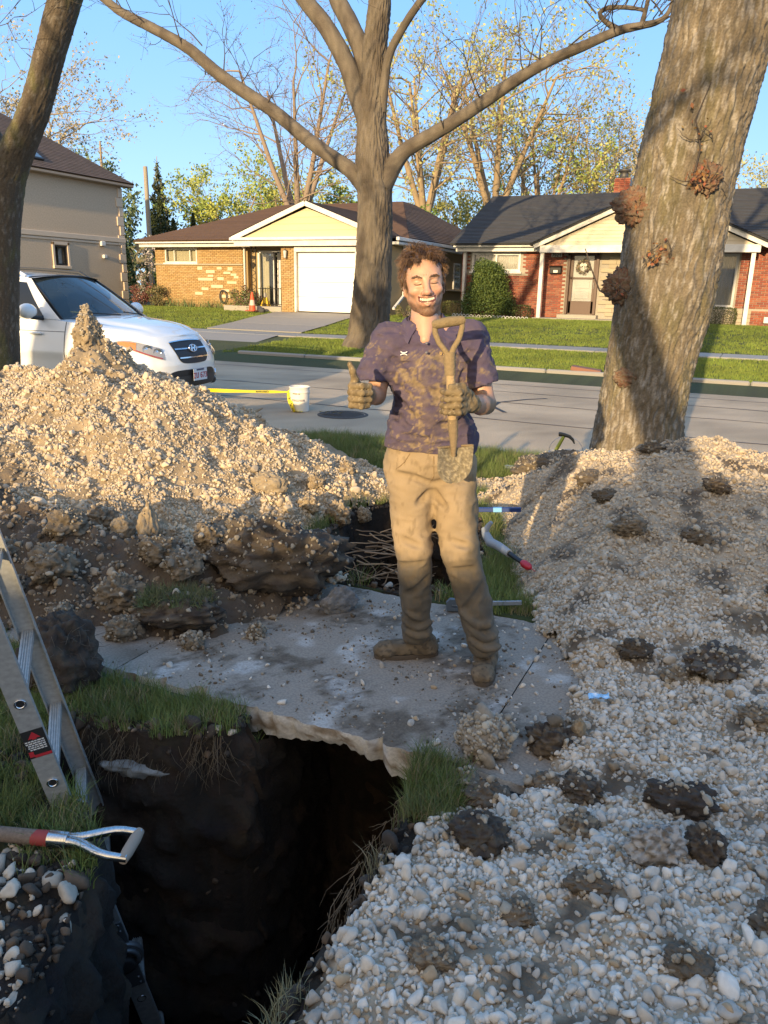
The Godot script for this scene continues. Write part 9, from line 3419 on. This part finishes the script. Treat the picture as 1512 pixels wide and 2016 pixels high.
	for q in [[0.13, 0.0], [0.52, 0.0]]:
		var tx := part("lettering", lettering("CAUTION", 0.03, 0.002, true), ink, t)
		var p: Vector3 = tie + run * q[0] - Vector3(0, 0.05 * sin(q[0] * PI), 0)
		tx.transform = Transform3D(Basis(Vector3.UP, yaw + PI) * Basis(Vector3.BACK, PI), p + run.cross(Vector3.UP).normalized() * -0.012)
	for q in [0.3, 0.6, 0.85]:
		var tl := part("lettering", lettering("N", 0.04, 0.002, true), ink, t)
		tl.transform = Transform3D(Basis(Vector3.UP, 0.5) * Basis(Vector3.BACK, -1.0), tie + Vector3(0.012, -0.01, 0.036) + Vector3(0.155 * q, -0.25 * q, 0.10 * sin(q * 1.8)))
	# the stake that holds the far end, behind the gravel heap
	var sk := thing("wooden_stake", "short wooden stake on the verge holding the caution tape's far end", "stake", st(-8.3, 7.6, -0.05))
	var wb := MB.new()
	wb.bar(Vector3(0, -0.05, 0), Vector3(0, 0.6, 0), 0.04, 0.03, 0.004)
	part("post", wb, M.old_wood, sk)
	# loose end of tape and the manhole cover
	var mh := thing("manhole_cover", "round cast-iron manhole cover in the road beside the white bucket", "manhole cover", st(-5.16, 9.62, -0.083))
	var hb2 := MB.new()
	hb2.lathe(PackedVector2Array([Vector2(0.0, 0.012), Vector2(0.30, 0.012), Vector2(0.31, 0.006)]), 48)
	hb2.lathe(PackedVector2Array([Vector2(0.318, 0.004), Vector2(0.318, 0.013), Vector2(0.36, 0.012), Vector2(0.365, 0.0)]), 48)
	part("frame", hb2, grainy(mat("cast_iron", Color(0.085, 0.075, 0.065), 0.75, 0.4), tex_cache.fine, 3.0), mh)
	var sb := MB.new()
	for i in range(-6, 7):
		for j in range(-6, 7):
			if Vector2(i, j).length() < 6.0:
				sb.box(Vector3(i * 0.046, 0.014, j * 0.046), Vector3(0.024, 0.005, 0.024), Basis.IDENTITY, 0.002)
	tag(part("studs", sb, M.cast_iron, mh), "", "", "", "stuff")
	var lt := thing("tape_scrap", "crumpled scrap of yellow tape lying on the manhole cover", "tape", st(-5.32, 9.5, -0.063))
	var lb := MB.new()
	pts = PackedVector3Array()
	for k in 15:
		var f := k / 14.0
		var p := Vector3(-0.15 + 0.36 * f, 0.012 + 0.016 * absf(sin(f * 11.0)), 0.02 * sin(f * 6.0))
		pts.append(p - Vector3(0.004, 0.0, 0.02))
		pts.append(p + Vector3(0.004, 0.012, 0.02))
	lb.sheet(pts, 15, 2)
	part("ribbon", lb, yel, lt)
	var wk := thing("split_branch", "pale split branch lying on the road's edge near the bucket", "branch", st(-5.85, 7.95, -0.06))
	var bb := MB.new()
	bb.tube(PackedVector3Array([Vector3(0, 0.015, 0), Vector3(-0.15, 0.02, -0.45), Vector3(-0.3, 0.03, -0.9), Vector3(-0.42, 0.03, -1.3)]), PackedFloat32Array([0.03, 0.034, 0.03, 0.008]), 8)
	bb.tube(PackedVector3Array([Vector3(-0.02, 0.02, -0.05), Vector3(-0.08, 0.05, -0.5), Vector3(-0.2, 0.07, -0.85)]), PackedFloat32Array([0.02, 0.018, 0.006]), 7)
	part("wood", bb, grainy(mat("split_wood", Color(0.40, 0.27, 0.14), 0.9), tex_cache.barkg, 4.0), wk)

func small_tools() -> void:
	# claw hammer standing on its handle against the soil
	var o := thing("claw_hammer", "claw hammer with a green and white handle leaning by the thick trunk's foot", "hammer", st(-1.62, 7.1, 0.08))
	var up := Vector3(0.38, 0.9, -0.2).normalized()
	var mb := MB.new()
	mb.tube(PackedVector3Array([-up * 0.05, up * 0.07, up * 0.15]), PackedFloat32Array([0.018, 0.017, 0.015]), 12)
	part("grip", mb, mat("hammer_white", Color(0.62, 0.60, 0.54), 0.6), o)
	mb = MB.new()
	mb.tube(PackedVector3Array([up * 0.148, up * 0.24, up * 0.30]), PackedFloat32Array([0.0175, 0.0165, 0.0145]), 12)
	part("handle", mb, mat("hammer_green", Color(0.27, 0.30, 0.03), 0.5), o)
	mb = MB.new()
	var hx := Vector3(0.95, -0.2, 0.1).normalized()
	mb.tube(PackedVector3Array([up * 0.305 - hx * 0.05, up * 0.31 - hx * 0.035, up * 0.315, up * 0.315 + hx * 0.05, up * 0.295 + hx * 0.095, up * 0.265 + hx * 0.125]), PackedFloat32Array([0.02, 0.0205, 0.017, 0.016, 0.013, 0.005]), 12)
	part("head", mb, mat("hammer_steel", Color(0.05, 0.05, 0.045), 0.5, 0.5), o)
	var pl := thing("plastic_tub", "shallow grey plastic tub with a wire handle behind the hammer", "tub", st(-1.55, 7.55, -0.02))
	var pb := MB.new()
	pb.lathe(PackedVector2Array([Vector2(0.0, 0.005), Vector2(0.15, 0.0), Vector2(0.17, 0.14), Vector2(0.178, 0.145), Vector2(0.165, 0.14), Vector2(0.145, 0.012), Vector2(0.0, 0.012)]), 32)
	part("body", pb, mat("tub_grey", Color(0.36, 0.35, 0.33), 0.5), pl)
	var wp := PackedVector3Array()
	var wr := PackedFloat32Array()
	for k in 17:
		var a := PI * k / 16.0
		wp.append(Vector3(cos(a) * 0.17, 0.14 + sin(a) * 0.17, 0.02))
		wr.append(0.0025)
	pb = MB.new()
	pb.tube(wp, wr, 5)
	part("wire_handle", pb, M.chrome, pl)
	# blue bar laid over the second hole
	var bl := thing("blue_bar", "dark blue metal bar with a light blue band lying across the second hole", "bar", st(-2.0, 4.94, 0.12))
	var p0 := Vector3.ZERO
	var p1 := st(-1.33, 5.12, 0.17) - st(-2.0, 4.94, 0.12)
	var bb := MB.new()
	bb.bar(p0, p1, 0.03, 0.03, 0.003)
	part("tube", bb, mat("blue_dark", Color(0.015, 0.04, 0.16), 0.4), bl)
	for q in [0.1, 0.72]:
		bb = MB.new()
		bb.bar(p0.lerp(p1, q), p0.lerp(p1, q + 0.09), 0.0315, 0.0315, 0.002)
		part("band", bb, mat("blue_light", Color(0.16, 0.40, 0.66), 0.4), bl)
	# grey pistol-grip tool with a red tip
	var g := thing("pump_sprayer_gun", "grey hand tool with a black barrel and a red tip beside the man's leg", "hand tool", st(-1.36, 4.42, 0.16))
	var e := st(-0.98, 4.08, 0.13) - st(-1.36, 4.42, 0.16)
	var gb := MB.new()
	gb.tube(PackedVector3Array([Vector3(-0.02, 0.05, -0.02), Vector3(0.0, 0.02, 0), e * 0.12 + Vector3(0, -0.012, 0), e * 0.3, e * 0.55]), PackedFloat32Array([0.018, 0.026, 0.03, 0.027, 0.024]), 14)
	gb.tube(PackedVector3Array([Vector3(-0.005, 0.03, 0), Vector3(0.01, 0.075, -0.01), Vector3(0.03, 0.10, -0.01)]), PackedFloat32Array([0.02, 0.016, 0.012]), 10)
	part("handle", gb, mat("tool_grey", Color(0.26, 0.28, 0.30), 0.5), g)
	gb = MB.new()
	gb.tube(PackedVector3Array([e * 0.54, e * 0.85]), PackedFloat32Array([0.015, 0.014]), 12)
	part("barrel", gb, mat("tool_black", Color(0.015, 0.015, 0.016), 0.5), g)
	gb = MB.new()
	gb.tube(PackedVector3Array([e * 0.83, e * 0.87, e * 0.96, e * 1.0]), PackedFloat32Array([0.018, 0.024, 0.022, 0.008]), 14)
	part("red_tip", gb, mat("tool_red", Color(0.45, 0.02, 0.03), 0.4), g)
	gb = MB.new()
	gb.tube(PackedVector3Array([e * 0.99, e * 1.09]), PackedFloat32Array([0.003, 0.0015]), 6)
	part("nozzle", gb, M.tool_red, g)
	# bar clamp on the back edge of the walk
	var cl := thing("bar_clamp", "grey-blue bar clamp lying on the walk's back edge behind the man's boots", "clamp", st(-1.27, 3.58, 0.006))
	var ce := st(-0.93, 3.73, 0.05) - st(-1.27, 3.58, 0.006)
	var cb := MB.new()
	cb.bar(Vector3(0, 0.035, 0), ce + Vector3(0, 0.01, 0), 0.012, 0.024, 0.002)
	part("bar", cb, mat("clamp_steel", Color(0.30, 0.33, 0.36), 0.45, 0.6), cl)
	cb = MB.new()
	cb.prism(PackedVector2Array([Vector2(-0.02, 0.0), Vector2(0.055, 0.0), Vector2(0.055, 0.02), Vector2(0.005, 0.022), Vector2(0.005, 0.038), Vector2(0.075, 0.036), Vector2(0.075, 0.06), Vector2(-0.005, 0.066), Vector2(-0.024, 0.045)]), -0.014, 0.014, Transform3D(Basis(Vector3.UP, 0.42), Vector3(0, 0.0, 0)))
	part("jaw", cb, mat("clamp_blue", Color(0.09, 0.11, 0.13), 0.5, 0.2), cl)
	# clear bottle on the verge
	var bo := thing("plastic_bottle", "clear crushed plastic bottle lying in the grass left of the tree", "bottle", st(-2.0, 6.98, 0.03))
	var gl := mat("bottle_clear", Color(0.8, 0.85, 0.88), 0.05)
	gl.transparency = BaseMaterial3D.TRANSPARENCY_ALPHA
	gl.albedo_color.a = 0.3
	var ob := MB.new()
	ob.lathe(PackedVector2Array([Vector2(0.0, 0.0), Vector2(0.028, 0.0), Vector2(0.031, 0.01), Vector2(0.031, 0.05), Vector2(0.027, 0.06), Vector2(0.031, 0.07), Vector2(0.03, 0.13), Vector2(0.024, 0.16), Vector2(0.012, 0.18), Vector2(0.012, 0.2)]), 20, Transform3D(Basis(Vector3.BACK, -PI / 2.0) * Basis(Vector3.UP, 0.4), Vector3.ZERO))
	part("body", ob, gl, bo)
	ob = MB.new()
	ob.lathe(PackedVector2Array([Vector2(0.0, 0.2), Vector2(0.0135, 0.2), Vector2(0.0135, 0.215), Vector2(0.0, 0.216)]), 14, Transform3D(Basis(Vector3.BACK, -PI / 2.0), Vector3.ZERO))
	part("cap", ob, M.hammer_white, bo)
	# crumpled foil on the gravel
	var cn := thing("crumpled_foil", "crumpled silver scrap of sheet metal on the gravel right of the man's boot", "metal scrap", st(-0.37, 2.84, ground_top(-0.37, 2.84) + 0.026), 0.5)
	var cm := MB.new()
	var pts := PackedVector3Array()
	for v in 7:
		for u in 9:
			pts.append(Vector3(-0.042 + 0.0105 * u, 0.008 + 0.010 * N2.get_noise_2d(u * 2.1, v * 2.7) + 0.012 * absf(v - 3) / 3.0, -0.02 + 0.0065 * v))
	cm.sheet(pts, 7, 9)
	part("sheet", cm, mat("foil", Color(0.66, 0.68, 0.70), 0.25, 1.0), cn)
	# paving block on the far kerb
	var bk := thing("paving_block", "reddish paving slab lying on the grass at the far kerb", "paving slab", st(-3.2, 16.9, 0.045), 0.12)
	var kb := MB.new()
	kb.box(Vector3(0, 0.045, 0), Vector3(0.62, 0.09, 0.4), Basis(Vector3.BACK, -0.12), 0.01)
	part("block", kb, grainy(mat("red_paver", Color(0.28, 0.13, 0.085), 0.95), tex_cache.conc, 2.0), bk)
	# yellowed leaf litter sheet in the verge
	var yl := thing("yellow_leaf", "large dry yellow leaf on the verge left of the bottle", "leaf", st(-2.35, 6.6, 0.03), 0.3)
	var lb := MB.new()
	pts = PackedVector3Array()
	for v in 9:
		for u in 5:
			var f := v / 8.0
			var w := 0.045 * sin(PI * clampf(f * 1.02, 0.0, 1.0))
			pts.append(Vector3((u - 2) * 0.5 * w, 0.015 + 0.012 * absf(u - 2) + 0.01 * sin(f * 5.0), -0.1 + 0.2 * f))
	lb.sheet(pts, 9, 5)
	part("blade", lb, mat("yellow_leaf", Color(0.55, 0.46, 0.12), 0.7), yl)

# ---------------------------------------------------------------- what stands behind the camera and shades the foreground
func build_behind_camera() -> void:
	var o := thing("neighbour_house", "low brick house behind the viewer whose roof shades the foreground", "house", st(6.0, -18.0, 0.0))
	var p := o.position
	var mb := MB.new()
	mb.box(st(3.0, -21.0, 1.3) - p, Vector3(30.0, 2.7, 9.6))
	part("wall", mb, M.mortar, o)
	var db := MB.new()
	db.box(st(2.0, -16.17, 1.05) - p, Vector3(1.0, 2.1, 0.06), Basis.IDENTITY, 0.01)
	part("front_door", db, M.brown_door, o)
	for s in [-2.0, 6.0, 11.0]:
		var wb := MB.new()
		wb.box(st(s, -16.17, 1.4) - p, Vector3(1.8, 1.2, 0.06), Basis.IDENTITY, 0.01)
		part("window", wb, M.dark_glass, o)
	var grey := Color(0.08, 0.075, 0.07)
	# low wing on the left, taller main roof climbing to the right
	var rb := MB.new()
	rb.prism(PackedVector2Array([Vector2(-12.5, 2.5), Vector2(0.14, 2.5), Vector2(0.14, 4.16), Vector2(-4.0, 3.98), Vector2(-10.5, 3.8)]), 16.0, 26.0, Transform3D(Basis.IDENTITY, -p))
	part("roof", rb, M.shingle, o)
	rb = MB.new()
	rb.prism(PackedVector2Array([Vector2(0.15, 2.5), Vector2(18.6, 2.5), Vector2(18.6, 3.4), Vector2(9.0, 5.2), Vector2(0.15, 4.58)]), 16.0, 26.0, Transform3D(Basis.IDENTITY, -p))
	part("roof", rb, M.shingle, o)
	var t := thing("shade_tree", "slim tree trunk standing behind the viewer on the left", "tree", st(-8.4, -6.0, 0.0))
	var tb := MB.new()
	tb.tube(PackedVector3Array([Vector3(-0.25, -0.1, 0), Vector3(-0.2, 1.2, 0), Vector3(0.0, 3.0, 0), Vector3(0.42, 5.3, 0), Vector3(0.6, 6.6, 0)]), PackedFloat32Array([0.46, 0.36, 0.32, 0.28, 0.2]), 16)
	part("trunk", tb, M.bark, t)
	var cb := MB.new()
	for k in 6:
		twigs(cb, null, Vector3(0.25, 4.8 + 0.2 * k, 0), Vector3(rng.randfn() * 0.7, 0.9, rng.randfn() * 0.7).normalized(), 2.2, 0.08, 3, 0.8, 0.0, 0.02, 0)
	part("crown", cb, M.twig, t)
	# a leaning budding tree close behind the viewer dapples the thick trunk
	t = thing("leaning_shade_tree", "leaning budding tree behind the viewer on the right", "tree", st(1.16, -5.0, 0.0))
	tb = MB.new()
	tb.tube(PackedVector3Array([Vector3(0.05, -0.1, 0), Vector3(-0.5, 1.3, 0), Vector3(-1.08, 2.65, 0), Vector3(-1.63, 4.0, 0), Vector3(-1.9, 5.0, 0), Vector3(-1.9, 6.4, 0)]), PackedFloat32Array([0.3, 0.22, 0.2, 0.18, 0.15, 0.1]), 16)
	part("trunk", tb, M.bark, t)
	cb = MB.new()
	var lf := MB.new()
	lf.col = Color(0.24, 0.26, 0.07)
	for k in 9:
		twigs(cb, lf, Vector3(-1.8, 4.5 + 0.2 * k, 0), Vector3(0.5 + rng.randfn() * 0.4, 0.6, rng.randfn() * 0.7).normalized(), 1.7, 0.05, 3, 0.8, 0.0, 0.035, 5)
	part("twigs", cb, M.twig, t)
	tag(part("crown", lf, leafmat(), t), "", "", "", "stuff")
